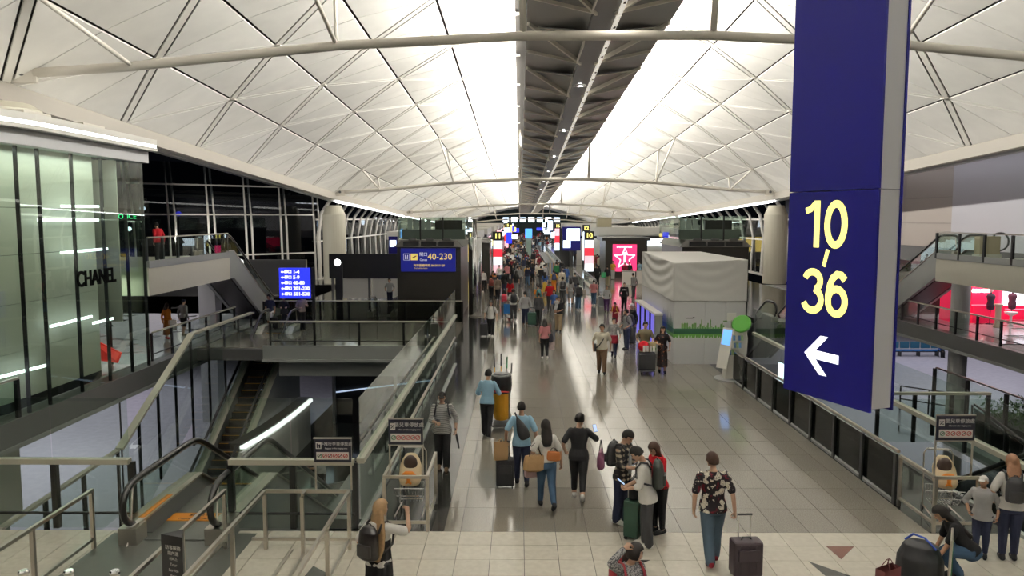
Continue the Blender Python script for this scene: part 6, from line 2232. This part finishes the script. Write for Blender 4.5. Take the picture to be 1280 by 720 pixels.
# man in striped shirt on the black granite
p = person('man in a striped t-shirt and black trousers reading his phone on the black granite', -1.62, 15.85, 1.69, 183, (4, -6), (3, 8), 2, (((-.17, .04, .51), .8), ((.06, .17, .65), .9)), ('striped', 'elbow', .475, .014), ('trousers', 'black'), ('cap', 'black'), 'brown', 0, (0, 10), N, build=1.05)
backpack('black backpack with front straps on the man in the striped t-shirt', p, BLKB, .85)
phone('red-cased phone in the hand of the man in the striped t-shirt', p['wr'][1] + Vector((.04, -.06, .03)), deg(183), 1.1)
t = thing('umbrella', 'short folded black umbrella in the hand of the man in the striped t-shirt', 'umbrella', p['wr'][0] + Vector((0, -.02, -.12)))
MB().tube([(0, 0, .10), (.03, -.01, -.05), (.07, -.02, -.26)], [.012, .028, .012], 8).build('folded_canopy', BLKB, t, local=True)
MB().tube([(0, 0, .10), (-.01, 0, .17)], .014, 6).build('grip', BLACKM, t, local=True)
# blonde woman at the rail
p = person('woman with long wavy blond hair in black with one arm raised to her head', -1.82, 9.62, 1.66, -28, (3, -4), (3, 4), 0, (((-.15, .06, .56), .6), ((.19, .12, .90), .9, (1, -.1, -.6))), ('white', 'short', .50, .004), ('trousers', 'black'), ('long', 'blond', .33, 1.75), 'black', 0, (-16, 4), N, fem=True)
t = thing('jacket', 'black jacket tied around the blond woman below her white sleeve', 'jacket', p['tw']((0, 0, .55)), p['face'])
b = MB().loft([((0, 0, z_), (w_, 0, 0), (0, d_, 0)) for z_, w_, d_ in ((-.30, .20, .16), (-.1, .195, .155), (.1, .17, .135), (.26, .165, .13))], 16)
remesh(b, 'body_cloth', C['black'], t, .016, 2, .008)
backpack('black leather backpack hanging on the blond woman', p, mat('black_leather', (.012, .010, .010), .35), .95)
# woman at the bottom edge
p = person('dark-haired woman in a grey marl top at the bottom edge holding a phone', 1.27, 8.62, 1.58, 205, (0, 3), (3, 4), 6, (((-.05, .17, .66), .9), ((.10, .05, 1.00), .9, (1, .2, -.2))), ('marl', 'long', .50), ('slim', 'navy'), ('bob', 'black', .08), 'black', 0, (78, 12), N, fem=True)
backpack('red-strapped backpack on the woman at the bottom edge', p, mat('backpack_red', (.30, .02, .03), .6), .9)
phone('phone in the hand of the woman at the bottom edge', p['wr'][0] + Vector((.05, .05, .05)), deg(168))
# crouching woman with bags, right
p = person('dark-haired woman in black crouching over bags at the bottom right', 6.62, 10.95, 1.64, 78, (92, 80), (128, 122), 34, (((-.10, .33, .60), .8), ((.06, .34, .56), .8)), ('black', 'short', .50), ('trousers', 'jeans'), ('long', 'black', .26), 'black', 1, (0, 26), N, fem=True)
lt = thing('luggage_trolley', 'luggage trolley standing before the crouching woman', 'trolley', (5.62, 10.52, 0), deg(60))
MB().tube([(-.25, -.40, .14), (-.25, -.42, .95), (.25, -.42, .95), (.25, -.40, .14)], .016, 6).build('push_frame', STEEL, lt, local=True)
for sx in (-.22, .22):
    MB().tube([(sx, -.4, .14), (sx * .8, .42, .12)], .016, 6).build('base_rail', STEEL, lt, local=True)
    MB().tube([(sx - .015, -.38, .06), (sx + .015, -.38, .06)], .06, 10).build('wheel', RUBBER, lt, local=True)
MB().tube([(-.015, .40, .06), (.015, .40, .06)], .06, 10).build('wheel', RUBBER, lt, local=True)
MB().box((0, -.43, .62), (.44, .02, .36)).build('front_plate', mat('trolley_green_plate', (.02, .14, .04), .4), lt, local=True)
MB().box((0, .0, .15), (.42, .8, .02)).build('deck', GREYD, lt, local=True)
t = thing('duffel_bag', 'bulky black travel bag on the luggage trolley at bottom right', 'bag', (5.70, 10.58, .17), deg(60))
b = MB().loft([((0, 0, z_), (w_, 0, 0), (0, d_, 0)) for z_, w_, d_ in ((0, .18, .26), (.08, .21, .32), (.34, .21, .30), (.52, .15, .22), (.58, .07, .14))], 16)
remesh(b, 'pouch', BLKB, t, .02, 2, .01)
MB().tube([(-.1, -.2, .52), (-.04, -.05, .64), (.04, .1, .64), (.1, .2, .52)], .016, 6).build('handle', mat('blue_strap', (.03, .08, .45), .5), t, local=True)
carrier('dark red paper carrier bag at the foot of the luggage trolley', (5.12, 10.30, .60), deg(30), .34, .16, .44, mat('dark_red_paper', (.10, .02, .02), .6), .12)
# woman and child at the right edge
p = person('woman with auburn hair and a white top at the right edge', 7.62, 11.62, 1.66, -20, (0, 4), (3, 4), 0, (((-.14, .06, .55), .7), ((.16, .0, .50), .5)), ('white', 'short', .50), ('slim', 'navy'), ('bob', 'auburn', .08), 'black', 0, (20, 0), N, fem=True)
backpack('black backpack on the woman at the right edge', p, BLKB, .85)
p = person('child in a grey shirt and white cap beside the woman at the right edge', 7.25, 11.72, 1.32, 150, (0, 3), (3, 4), 0, (((-.15, .03, .52), .6), ((.14, .06, .56), .6)), ('lightgrey', 'elbow', .46), ('slim', 'navy'), ('cap', 'white'), 'black', 1, (-20, 5), N)

# ------------------------------------------------------------------ middle distance
M = .0145
p = person('man in a cream polo shirt and brown trousers walking this way', 2.83, 26.0, 1.70, 176, (10, -9), (4, 12), 0, (((-.17, .02, .50), .6), ((.17, .02, .50), .6)), ('cream', 'short', .495, .004), ('trousers', 'brown'), ('short', 'black'), 'black', 1, (-14, 0), M, build=1.14)
MB().tube([(-.13, .06, 1.36), (-.02, .155, 1.18), (.10, .165, 1.00), (.20, .08, .90)], .018, 6).build('shoulder_strap', BLKB, p['t'], local=True)
t = thing('shoulder_bag', 'black shoulder bag at the hip of the man in the cream polo', 'bag', p['tw']((.135, .02, .53)), p['face'])
MB().box((0, 0, 0), (.07, .22, .26)).build('pouch', BLKB, t, local=True, bevel=.02)
p = person('woman in a grey marl top and dark red skirt behind the man in cream', 3.62, 29.1, 1.52, 165, (8, -10), (4, 14), 0, (((-.16, .04, .52), .6), ((.17, .05, .50), .8)), ('marl', 'elbow', .52), ('slim', 'navy'), ('short', 'black'), 'black', 0, (20, 0), M, fem=True)
t = thing('waist_jacket', 'dark red jacket tied at the waist of the woman in grey marl', 'jacket', p['tw']((0, 0, .50)), p['face'])
b = MB().loft([((0, 0, z_), (w_, 0, 0), (0, d_, 0)) for z_, w_, d_ in ((-.22, .19, .15), (-.05, .18, .14), (.10, .165, .13))], 14)
remesh(b, 'cloth', C['darkred'], t, .018, 2, .006)
carrier('white carrier bag with green edge swinging beside the woman in grey marl', p['wr'][1] + Vector((.06, -.02, -.03)), deg(20), .34, .12, .40, PAPER, .10, hm=LEAF)
p = person('man in a grey shirt and navy trousers standing by the blue lit boards', 4.36, 30.9, 1.64, 120, (2, -2), (3, 3), 0, (((-.12, .10, .56), .7), ((.12, .10, .56), .7)), ('grey', 'elbow', .52), ('trousers', 'navy'), ('short', 'black'), 'black', 1, (-30, 0), M)
backpack('large black backpack on the man beside the blue lit boards', p, BLKB, 1.1)
p = person('old man in a black jacket and white cap by the blue lit boards', 4.83, 32.4, 1.72, 110, (0, 2), (3, 3), 2, None, ('black', 'long', .49), ('trousers', 'charcoal'), ('cap', 'white'), 'black', 1, (10, 0), M)
p = person('child in a dark red t-shirt near the far end of the blue lit boards', 4.60, 36.6, 1.30, 150, (0, 3), (3, 3), 0, (((-.1, .14, .64), .7), ((.1, .14, .64), .7)), ('darkred', 'short', .42), ('shorts', 'darkred'), ('short', 'black'), 'white', 1, (0, 14), M)
backpack('yellow backpack on the child in dark red', p, mat('backpack_yellow', (.55, .36, .02), .6), .75)
p = person('man in an olive polo shirt pushing a loaded luggage trolley', 4.42, 26.75, 1.70, 178, (8, -8), (4, 8), 3, (((-.125, .12, .585), .9), ((.125, .12, .585), .9)), ('olive', 'short', .49), ('trousers', 'khaki'), ('short', 'black'), 'black', 0, (18, 0), M, build=1.05)
lt = thing('luggage_trolley', 'luggage trolley pushed by the man in the olive polo', 'trolley', (4.36, 26.05, 0), deg(178))
MB().tube([(-.25, -.42, .14), (-.25, -.44, 1.0), (.25, -.44, 1.0), (.25, -.42, .14)], .016, 6).build('push_frame', STEEL, lt, local=True)
MB().box((0, 0, .16), (.5, .9, .03)).build('deck', GREYD, lt, local=True)
for sx in (-.22, .22):
    for sy in (-.4, .38):
        MB().tube([(sx - .015, sy, .07), (sx + .015, sy, .07)], .07, 10).build('wheel', RUBBER, lt, local=True)
t = suitcase('black suitcase lying on the trolley of the man in olive', 4.34, 25.82, deg(178), .56, .36, .56, BLKB, .1, handle=False)
t.location.z = .14
t = thing('red_bag', 'red bag heaped on the loaded luggage trolley', 'bag', (4.26, 26.05, .80))
remesh(MB().ell((0, 0, .14), (.20, .17, .19)), 'pouch', C['red'], t, .02, 2, .01)
t = thing('snack_box', 'row of white snack boxes on the loaded luggage trolley', 'box', (4.40, 25.72, .80))
for k in range(4):
    MB().box((-.17 + k * .11, 0, .11), (.07, .05, .20)).build('box_pack', PAPER, t, local=True)
t = thing('gift_bag', 'cream and green gift bag on the loaded luggage trolley', 'bag', (4.56, 26.0, .80))
MB().box((0, 0, .15), (.20, .14, .30)).build('sides', mat('gift_cream', (.55, .45, .25), .6), t, local=True, bevel=.01)
MB().box((0, -.02, .06), (.21, .13, .1)).build('green_band', LEAF, t, local=True)
p = person('woman in a black dress with rust blotches walking beside the trolley', 4.92, 26.1, 1.63, 176, (6, -9), (4, 10), 0, (((-.14, .05, .53), .6), ((.10, .12, .63), .8)), ('blotched', 'short', .52, .0), ('dress', 'blotched', .14, .115), ('long', 'black', .22), 'black', 0, (-10, 6), M, fem=True)
p = person('woman in a pink t-shirt and black trousers walking away with a black bag', .96, 28.7, 1.52, 4, (8, -14), (4, 16), 0, None, ('pink', 'short', .52), ('slim', 'black'), ('bob', 'black', .06), 'white', 0, (0, 0), M, fem=True)
tote('black shoulder bag of the woman in the pink t-shirt', p['sh'][1] + Vector((.10, -.06, -.10)), deg(70), .34, .14, .32, BLKB, .14)
carrier('printed plastic bag in the right hand of the woman in the pink t-shirt', p['wr'][1] + Vector((.05, -.04, -.02)), deg(10), .26, .10, .30, mat('printed_plastic', (.45, .36, .36), .4, var=.5, scale=20), .08)
p = person('man in a black t-shirt and khaki trousers carrying a small child', 1.85, 35.8, 1.64, 178, (6, -6), (4, 6), -2, (((-.02, .12, .60), .9), ((.05, .13, .59), .9)), ('black', 'short', .50), ('trousers', 'khaki'), ('short', 'black'), 'black', 1, (0, 0), M, build=1.12)
ch = person('small child in pale clothes held in the arms of the man in black', 1.74, 35.62, .78, 150, (40, 30), (40, 40), 0, (((-.1, .1, .7), .7), ((.1, .1, .7), .7)), ('lightgrey', 'short', .50), ('shorts', 'lightgrey'), ('short', 'black'), 'white', 1, (0, 0), .0135, z=.86)
p = person('man in a white t-shirt with backpack straps wheeling a small case this way', -1.27, 34.3, 1.60, 176, (7, -8), (4, 10), 0, (((-.17, .02, .50), .6), ((.185, -.03, .52), 1.0)), ('white', 'short', .495), ('trousers', 'black'), ('short', 'black'), 'white', 0, (0, 0), M)
backpack('black backpack on the man in the white t-shirt at the left edge', p, BLKB, .9)
suitcase('small black case wheeled at the left edge of the granite', p['wr'][1].x - .03, p['wr'][1].y - .1, deg(180), .36, .24, .54, BLKB, .26)
p = person('woman in grey with a red backpack by the blue luggage trolley', -.80, 40.0, 1.60, 4, (6, -8), (4, 8), 0, None, ('lightgrey', 'short', .50), ('slim', 'grey'), ('bob', 'black', .10), 'white', 0, (0, 0), M, fem=True)
backpack('red backpack on the woman by the blue luggage trolley', p, mat('backpack_crimson', (.45, .02, .05), .6), .95)
p = person('man in a white t-shirt with a black backpack pushing the blue luggage trolley', -.30, 39.6, 1.66, 6, (9, -12), (4, 14), 4, (((-.12, .15, .60), .9), ((.12, .15, .60), .9)), ('white', 'short', .50), ('trousers', 'charcoal'), ('short', 'black'), 'white', 0, (0, 0), M)
backpack('black backpack on the man pushing the blue luggage trolley', p, BLKB, 1.05)
lt = thing('luggage_trolley', 'luggage trolley with a blue plate left of the centre line', 'trolley', (-.62, 40.1, 0), deg(6))
MB().tube([(-.25, -.42, .14), (-.25, -.44, 1.0), (.25, -.44, 1.0), (.25, -.42, .14)], .016, 6).build('push_frame', STEEL, lt, local=True)
MB().box((0, 0, .16), (.5, .9, .03)).build('deck', GREYD, lt, local=True)
MB().box((0, -.45, .62), (.46, .03, .50)).build('front_plate', mat('trolley_blue_plate', (.02, .16, .45), .4), lt, local=True)
for sx in (-.22, .22):
    for sy in (-.4, .38):
        MB().tube([(sx - .015, sy, .07), (sx + .015, sy, .07)], .07, 10).build('wheel', RUBBER, lt, local=True)
p = person('man in a pale grey-blue shirt and dark trousers pulling a green suitcase', .30, 38.2, 1.66, 2, (8, -14), (4, 16), 0, (((-.17, .0, .50), .6), ((.165, -.06, .50), 1.0)), ('lightgrey', 'long', .49, .012), ('trousers', 'navy'), ('short', 'black'), 'brown', 0, (0, 0), M)
suitcase('dark green suitcase pulled by the man in the pale grey-blue shirt', p['wr'][1].x + .06, p['wr'][1].y - .25, 0, .42, .28, .60, GRNC, .22)
p = person('person in dark clothes walking right of the green suitcase', .98, 38.2, 1.60, -4, (9, -11), (4, 12), 0, None, ('charcoal', 'long', .48), ('trousers', 'black'), ('short', 'black'), 'black', 0, (0, 0), M)
p = person('man in an orange top with a teal backpack ahead of the dark-clothed walker', 1.06, 42.5, 1.64, 8, (8, -10), (4, 10), 0, None, ('orange', 'short', .50), ('trousers', 'charcoal'), ('crop', 'black'), 'black', 1, (30, 0), M)
backpack('teal backpack on the man in the orange top', p, mat('backpack_teal', (.02, .14, .15), .6), .95)
p = person('man in a red polo shirt and dark trousers walking this way', 1.77, 44.2, 1.66, 178, (8, -8), (4, 10), 0, None, ('red', 'short', .50), ('trousers', 'charcoal'), ('short', 'black'), 'black', 2, (0, 0), M, build=1.1)
p = person('woman in a blue top just behind the man carrying a child', 1.86, 40.6, 1.50, 170, (6, -8), (4, 8), 0, None, ('blue', 'short', .50), ('slim', 'grey'), ('bob', 'black', .06), 'black', 1, (0, 0), M, fem=True)
p = person('woman in a denim top and long yellow skirt walking away', 1.8, 53.6, 1.56, 0, (5, -6), (3, 6), 0, None, ('blue', 'short', .54), ('skirt', 'yellow', .12, .11), ('long', 'black', .14), 'black', 0, (0, 0), .017, fem=True)
p = person('person in a yellow top and orange trousers with a dark backpack', 2.48, 54.8, 1.60, 2, (8, -10), (4, 10), 0, None, ('mustard', 'short', .50), ('trousers', 'orange'), ('short', 'black'), 'white', 1, (0, 0), .017)
backpack('dark blue backpack on the person in the yellow top', p, mat('backpack_blue', (.02, .03, .08), .6), 1.0)
p = person('man in grey with a large black backpack, first of the row of three', 2.70, 47.5, 1.68, 0, (6, -8), (4, 8), 0, None, ('lightgrey', 'short', .50), ('trousers', 'charcoal'), ('short', 'black'), 'black', 0, (0, 0), .017)
backpack('large black backpack on the first of the row of three', p, BLKB, 1.1)
p = person('person in a grey dress with dark hair, second of the row of three', 3.15, 47.0, 1.64, 0, (6, -8), (4, 8), 0, None, ('lightgrey', 'short', .50), ('dress', 'grey', .27, .10), ('long', 'black', .10), 'black', 0, (0, 0), .017, fem=True)
p = person('person in charcoal with a dark backpack right of the row of three', 3.42, 44.3, 1.60, -2, (9, -9), (4, 10), 0, None, ('charcoal', 'long', .48), ('trousers', 'jeans'), ('short', 'black'), 'white', 0, (0, 0), .017)
backpack('charcoal backpack right of the row of three', p, BLKB, 1.0)
p = person('man in a pink shirt and jeans walking away with a grey case', 4.55, 46.7, 1.56, -8, (9, -9), (4, 10), 0, None, ('pink', 'short', .50), ('trousers', 'jeans'), ('short', 'black'), 'white', 0, (0, 0), .017, build=1.08)
suitcase('grey case pulled by the man in the pink shirt', 4.98, 46.3, 0, .38, .26, .56, mat('case_grey', (.16, .17, .18), .4), .24)
p = person('woman in a grey jumper and dark purple trousers walking this way', 4.93, 43.1, 1.54, 176, (6, -8), (4, 8), 0, (((-.13, .12, .56), .8), ((.13, .12, .56), .8)), ('lightgrey', 'long', .50), ('slim', 'purple'), ('bun', 'black'), 'black', 1, (0, 0), .017, fem=True)
p = person('person in a black hoodie and black trousers walking this way', 6.08, 44.3, 1.60, 178, (7, -8), (4, 10), 0, None, ('black', 'long', .47), ('trousers', 'black'), ('crop', 'black'), 'black', 0, (0, 0), .017, build=1.1)
q = MB()
for k in range(3):
    q.box((-.08 + k * .08, .135, 1.20), (.05, .012, .07))
q.build('chest_print', PAPER, p['t'], local=True, kind='stuff')
p = person('man in dark grey leaning by the counter near the white hoarding', 7.7, 51.5, 1.64, 30, (0, 8), (3, 6), 4, None, ('grey', 'long', .48), ('trousers', 'charcoal'), ('short', 'black'), 'black', 0, (0, 0), .017)
p = person('person in dark brown by the pink star poster, left of a pair', 8.75, 63.6, 1.68, 175, (4, -6), (4, 6), 0, None, ('darkred', 'long', .50), ('shorts', 'charcoal'), ('short', 'black'), 'white', 1, (0, 0), .02)
p = person('person in black by the pink star poster, right of a pair', 9.25, 64.4, 1.68, 178, (4, -6), (4, 6), 0, None, ('black', 'long', .50), ('trousers', 'black'), ('short', 'black'), 'white', 0, (0, 0), .02)
p = person('person in pale blue standing before the pink star poster', 10.4, 66.4, 1.64, 30, (0, 3), (3, 3), 0, None, ('skyblue', 'short', .50), ('trousers', 'grey'), ('short', 'black'), 'black', 0, (0, 0), .02)
p = person('woman in a white blouse walking away by the pink narrow poster', -2.6, 55.5, 1.62, 6, (6, -8), (4, 8), 0, None, ('white', 'long', .52), ('slim', 'black'), ('bun', 'black'), 'black', 0, (0, 0), .017, fem=True)
p = person('person in black with a red-patterned backpack left of the centre line', -1.84, 50.3, 1.56, 2, (6, -8), (4, 8), 0, None, ('charcoal', 'short', .50), ('trousers', 'black'), ('short', 'black'), 'black', 0, (0, 0), .017)
backpack('red and black backpack left of the centre line', p, mat('backpack_red_black', (.16, .02, .01), .6, var=.6, scale=12), 1.0)
p = person('person in a taupe coat walking away left of the centre line', -1.40, 49.8, 1.58, 0, (6, -8), (4, 8), 0, None, ('taupe', 'long', .44), ('trousers', 'black'), ('short', 'black'), 'black', 0, (0, 0), .017)
p = person('woman in a bright red top walking away left of the centre line', -.55, 47.0, 1.58, 0, (6, -8), (4, 8), 0, None, ('red', 'short', .50), ('slim', 'charcoal'), ('bob', 'black', .08), 'black', 0, (0, 0), .017, fem=True)
p = person('person in a bulky black coat by the yellow 10 totem', 6.2, 61.0, 1.62, 10, (4, -6), (4, 6), 0, None, ('black', 'long', .42, .02), ('trousers', 'black'), ('short', 'black'), 'black', 0, (0, 0), .02, build=1.25)
p = person('person in a black jacket carrying a green bag by the pink star poster', 6.9, 60.0, 1.62, -10, (4, -6), (4, 6), 0, None, ('black', 'long', .48), ('trousers', 'olive'), ('short', 'black'), 'black', 0, (0, 0), .02)
tote('bright green bag beside the person in the black jacket', p['sh'][0] + Vector((-.12, -.1, -.1)), 0, .42, .2, .4, mat('bag_green', (.02, .22, .08), .6), .1)
p = person('man in a yellow t-shirt and pale trousers beside the star poster pod', 8.15, 72.2 - 5.5, 1.62, 178, (2, -3), (3, 3), 0, None, ('mustard', 'short', .50), ('trousers', 'lightgrey'), ('short', 'black'), 'black', 1, (0, 0), .02)
# bridge, flanks and mezzanine
p = person('man in a dark t-shirt and white shorts at the top of the bridge escalator', -12.0, 36.6, 1.66, 170, (2, -2), (3, 3), 0, None, ('navy', 'short', .50), ('shorts', 'white'), ('short', 'black'), 'black', 1, (-20, 6), .017)
suitcase('small black case at the top of the bridge escalator', -11.75, 36.45, 0, .34, .22, .52, BLKB, .2)
p = person('person in a loose black outfit standing on the bridge', -11.35, 36.75, 1.58, 190, (2, -2), (3, 3), 0, (((-.09, .14, .66), .8), ((.09, .14, .66), .8)), ('black', 'long', .44, .02), ('dress', 'black', .18, .10), ('short', 'black'), 'white', 0, (0, 12), .017, fem=True)
p = person('man in a beige jacket standing on the bridge below the blue direction board', -10.42, 36.5, 1.70, 215, (2, -2), (3, 3), 0, (((-.09, .14, .70), .8), ((.10, .12, .62), .8)), ('taupe', 'long', .49), ('trousers', 'black'), ('crop', 'brown'), 'black', 0, (0, 8), .017)
p = person('woman in an orange top and brown skirt on the left walkway', -15.5, 33.4, 1.58, -12, (4, -8), (3, 8), 0, None, ('orange', 'long', .54), ('skirt', 'rust', .13, .10), ('bob', 'brown', .06), 'red', 0, (0, 0), .016, fem=True)
carrier('white carrier bag held by the woman in orange', p['wr'][1] + Vector((.08, 0, .12)), deg(10), .26, .1, .46, PAPER, .06)
p = person('man in a grey hooded top and shorts beside the woman in orange', -15.2, 34.4, 1.66, -20, (4, -8), (3, 8), 0, None, ('grey', 'long', .48), ('shorts', 'black'), ('cap', 'navy'), 'taupe', 0, (0, 0), .016)
p = person('person in a bright red jacket on the left mezzanine', -14.6, 31.0, 1.62, 60, (3, -3), (3, 3), 6, None, ('red', 'long', .48), ('trousers', 'charcoal'), ('short', 'black'), 'black', 0, (0, 10), .018, z=3.53)
p = person('person in dark clothes riding the left mezzanine escalator, upper', -14.0, 36.6, 1.64, 0, (0, 2), (3, 3), 0, None, ('charcoal', 'long', .48), ('trousers', 'black'), ('short', 'black'), 'black', 1, (160, 0), .02, z=2.72)
p = person('person in a dark suit riding the left mezzanine escalator, lower', -14.0, 38.6, 1.64, 0, (0, 2), (3, 3), 0, None, ('black', 'long', .48), ('trousers', 'black'), ('short', 'black'), 'black', 0, (150, 0), .02, z=1.60)
p = person('person in a grey t-shirt leaning on the rail before the dark gate pod', -7.9, 46.6, 1.66, 178, (2, -2), (3, 3), 3, (((-.16, .12, .58), .8), ((.14, .12, .58), .8)), ('lightgrey', 'short', .50), ('trousers', 'navy'), ('short', 'black'), 'black', 0, (-20, 0), .018)
p = person('person in white beside the one in grey before the dark gate pod', -7.2, 46.9, 1.62, 178, (2, -2), (3, 3), 0, None, ('white', 'short', .50), ('trousers', 'lightgrey'), ('short', 'black'), 'black', 0, (0, 0), .018)
p = person('person in dark clothing standing behind the blue direction board', -12.6, 45.5, 1.66, 178, (2, -2), (3, 3), 0, None, ('charcoal', 'long', .50), ('trousers', 'black'), ('short', 'black'), 'black', 0, (0, 0), .02)
p = person('person with a black backpack striding along the right walkway', 24.9, 45.5, 1.66, 84, (22, -22), (6, 20), 3, (((-.05, .18, .66), .8), ((.16, .04, .55), .6)), ('charcoal', 'short', .50), ('trousers', 'navy'), ('short', 'black'), 'black', 1, (0, 6), .018)
backpack('black backpack on the person striding along the right walkway', p, BLKB, 1.0)
p = person('person in blue sitting bent over on the end of the blue bench', 31.45, 57.0, 1.66, 178, (84, 84), (84, 84), 38, (((-.06, .18, .62), .8), ((.06, .18, .62), .8)), ('blue', 'long', .50), ('trousers', 'black'), ('short', 'black'), 'black', 0, (0, 20), .02, z=-5.0)
# lower floor seen through the front glass
p = person('person in grey standing on the lower floor behind the front glass', -5.2, 19.6, 1.66, 100, (2, -3), (3, 4), 0, (((-.1, .14, .62), .8), ((.1, .14, .62), .8)), ('lightgrey', 'elbow', .50), ('trousers', 'black'), ('short', 'black'), 'black', 1, (0, 10), .016, z=-2.2)
PL = mat('lower_landing_grey', (.16, .165, .16), .5)
struct(MB().bb(-5.0, -2.9, 18.6, 24, -2.45, -2.2).build('slab', PL))

# ------------------------------------------------------------------ the far crowd: six figures, copied with clothes of their own
def collect(t):
    return [o for o in t.children]


protos = []
spec = [('walk_away', dict(face=0, legs=(11, -13), knees=(4, 16)), False), ('walk_near', dict(face=180, legs=(10, -11), knees=(4, 14)), False), ('stand', dict(face=0, legs=(2, -2), knees=(3, 3)), False),
        ('woman_away', dict(face=0, legs=(8, -10), knees=(4, 12), fem=True, hair=('long', 'black', .14)), True), ('woman_near', dict(face=180, legs=(8, -10), knees=(4, 12), fem=True, hair=('bob', 'black', .08)), True),
        ('coat', dict(face=0, legs=(8, -9), knees=(4, 10), top=('black', 'long', .42, .012)), False)]
for k, (nm, kw, fem) in enumerate(spec):
    kw = dict(kw)
    kw.setdefault('hair', ('short', 'black'))
    kw.setdefault('top', ('black', 'short' if k % 2 else 'long', .49))
    P_ = person('proto', 400 + k, 400, 1.62, vox=.024, bottom=('trousers', 'black'), **kw)
    protos.append((P_['t'], collect(P_['t']), kw['face']))
tops = [('black', 'a black'), ('white', 'a white'), ('grey', 'a grey'), ('navy', 'a navy'), ('red', 'a red'), ('lightgrey', 'a light grey'), ('charcoal', 'a charcoal'), ('blue', 'a blue'), ('pink', 'a pink'), ('mustard', 'a yellow'),
        ('green', 'a green'), ('orange', 'an orange'), ('taupe', 'a taupe'), ('darkred', 'a dark red'), ('skyblue', 'a pale blue'), ('cream', 'a cream')]
wts = [14, 6, 5, 6, 1.3, 4, 9, 2, .8, 1, .8, .8, 2, 2, 1, 2]
bots = [('black', 'black'), ('navy', 'navy'), ('jeans', 'denim'), ('charcoal', 'charcoal'), ('khaki', 'khaki'), ('grey', 'grey')]
rng = random.Random(77)
used, n, tries = {}, 0, 0
spots = [(o.location.x, o.location.y) for o in bpy.data.objects if o.parent is None and o.name.split('.')[0] in ('person', 'number_totem', 'striped_panel', 'gate_pod', 'video_screen')]
zones = [(50, 66, 'short of the walkways', 16), (60, 80, 'beside the walkway start', 40), (80, 110, 'beside the walkway middle', 48), (110, 150, 'past the walkway end', 52), (150, 215, 'near the end wall', 50)]
for (ya, yb, zn, cnt) in zones:
    for q in range(cnt):
        for _ in range(30):
            yy = rng.uniform(ya, yb)
            if yy < 125:
                xx = rng.uniform(-2.0, 2.2) if rng.random() < .72 else (rng.uniform(6.9, 8.2) if yy > 75 else rng.uniform(3.0, 3.9))
                if yy > 70 and 2.2 < xx < 6.7:
                    continue
            else:
                xx = rng.uniform(-2.6, 6.4)
            if all((xx - a) ** 2 + (yy - c) ** 2 > .62 for a, c in spots):
                break
        spots.append((xx, yy))
        side = 'on the left half' if xx < .4 else ('in the middle' if xx < 2.6 else 'on the right half')
        for _ in range(60):
            tc_, tl = rng.choices(tops, wts)[0]
            bc, bl = rng.choice(bots)
            pk = rng.randrange(6)
            base, kids, fc = protos[pk]
            way = 'standing' if spec[pk][0] == 'stand' else ('walking away' if fc == 0 else 'approaching')
            lab = '%s in %s top and %s trousers %s, %s' % ('woman' if spec[pk][2] else 'person', tl, bl, way, zn)
            if lab not in used:
                break
        used[lab] = 1
        r = base.copy()
        COL.objects.link(r)
        r.name = 'person'
        r.location = (xx, yy, 0)
        r.rotation_euler = (0, 0, radians(fc + rng.uniform(-18, 18)))
        sc = rng.uniform(.95, 1.05)
        r.scale = (sc, sc, sc)
        r['label'] = lab
        r['category'] = 'person'
        r['group'] = 'travellers in the far crowd'
        for ch in kids:
            c = ch.copy()
            COL.objects.link(c)
            c.parent = r
            nm = ch.name.split('.')[0]
            if nm in ('shirt', 'trousers'):
                c.material_slots[0].link = 'OBJECT'
                c.material_slots[0].material = C[tc_ if nm == 'shirt' else bc]
        n += 1
for base, kids, fc in protos:
    for ch in kids:
        bpy.data.objects.remove(ch)
    bpy.data.objects.remove(base)

bpy.data.scenes.remove(TMP)
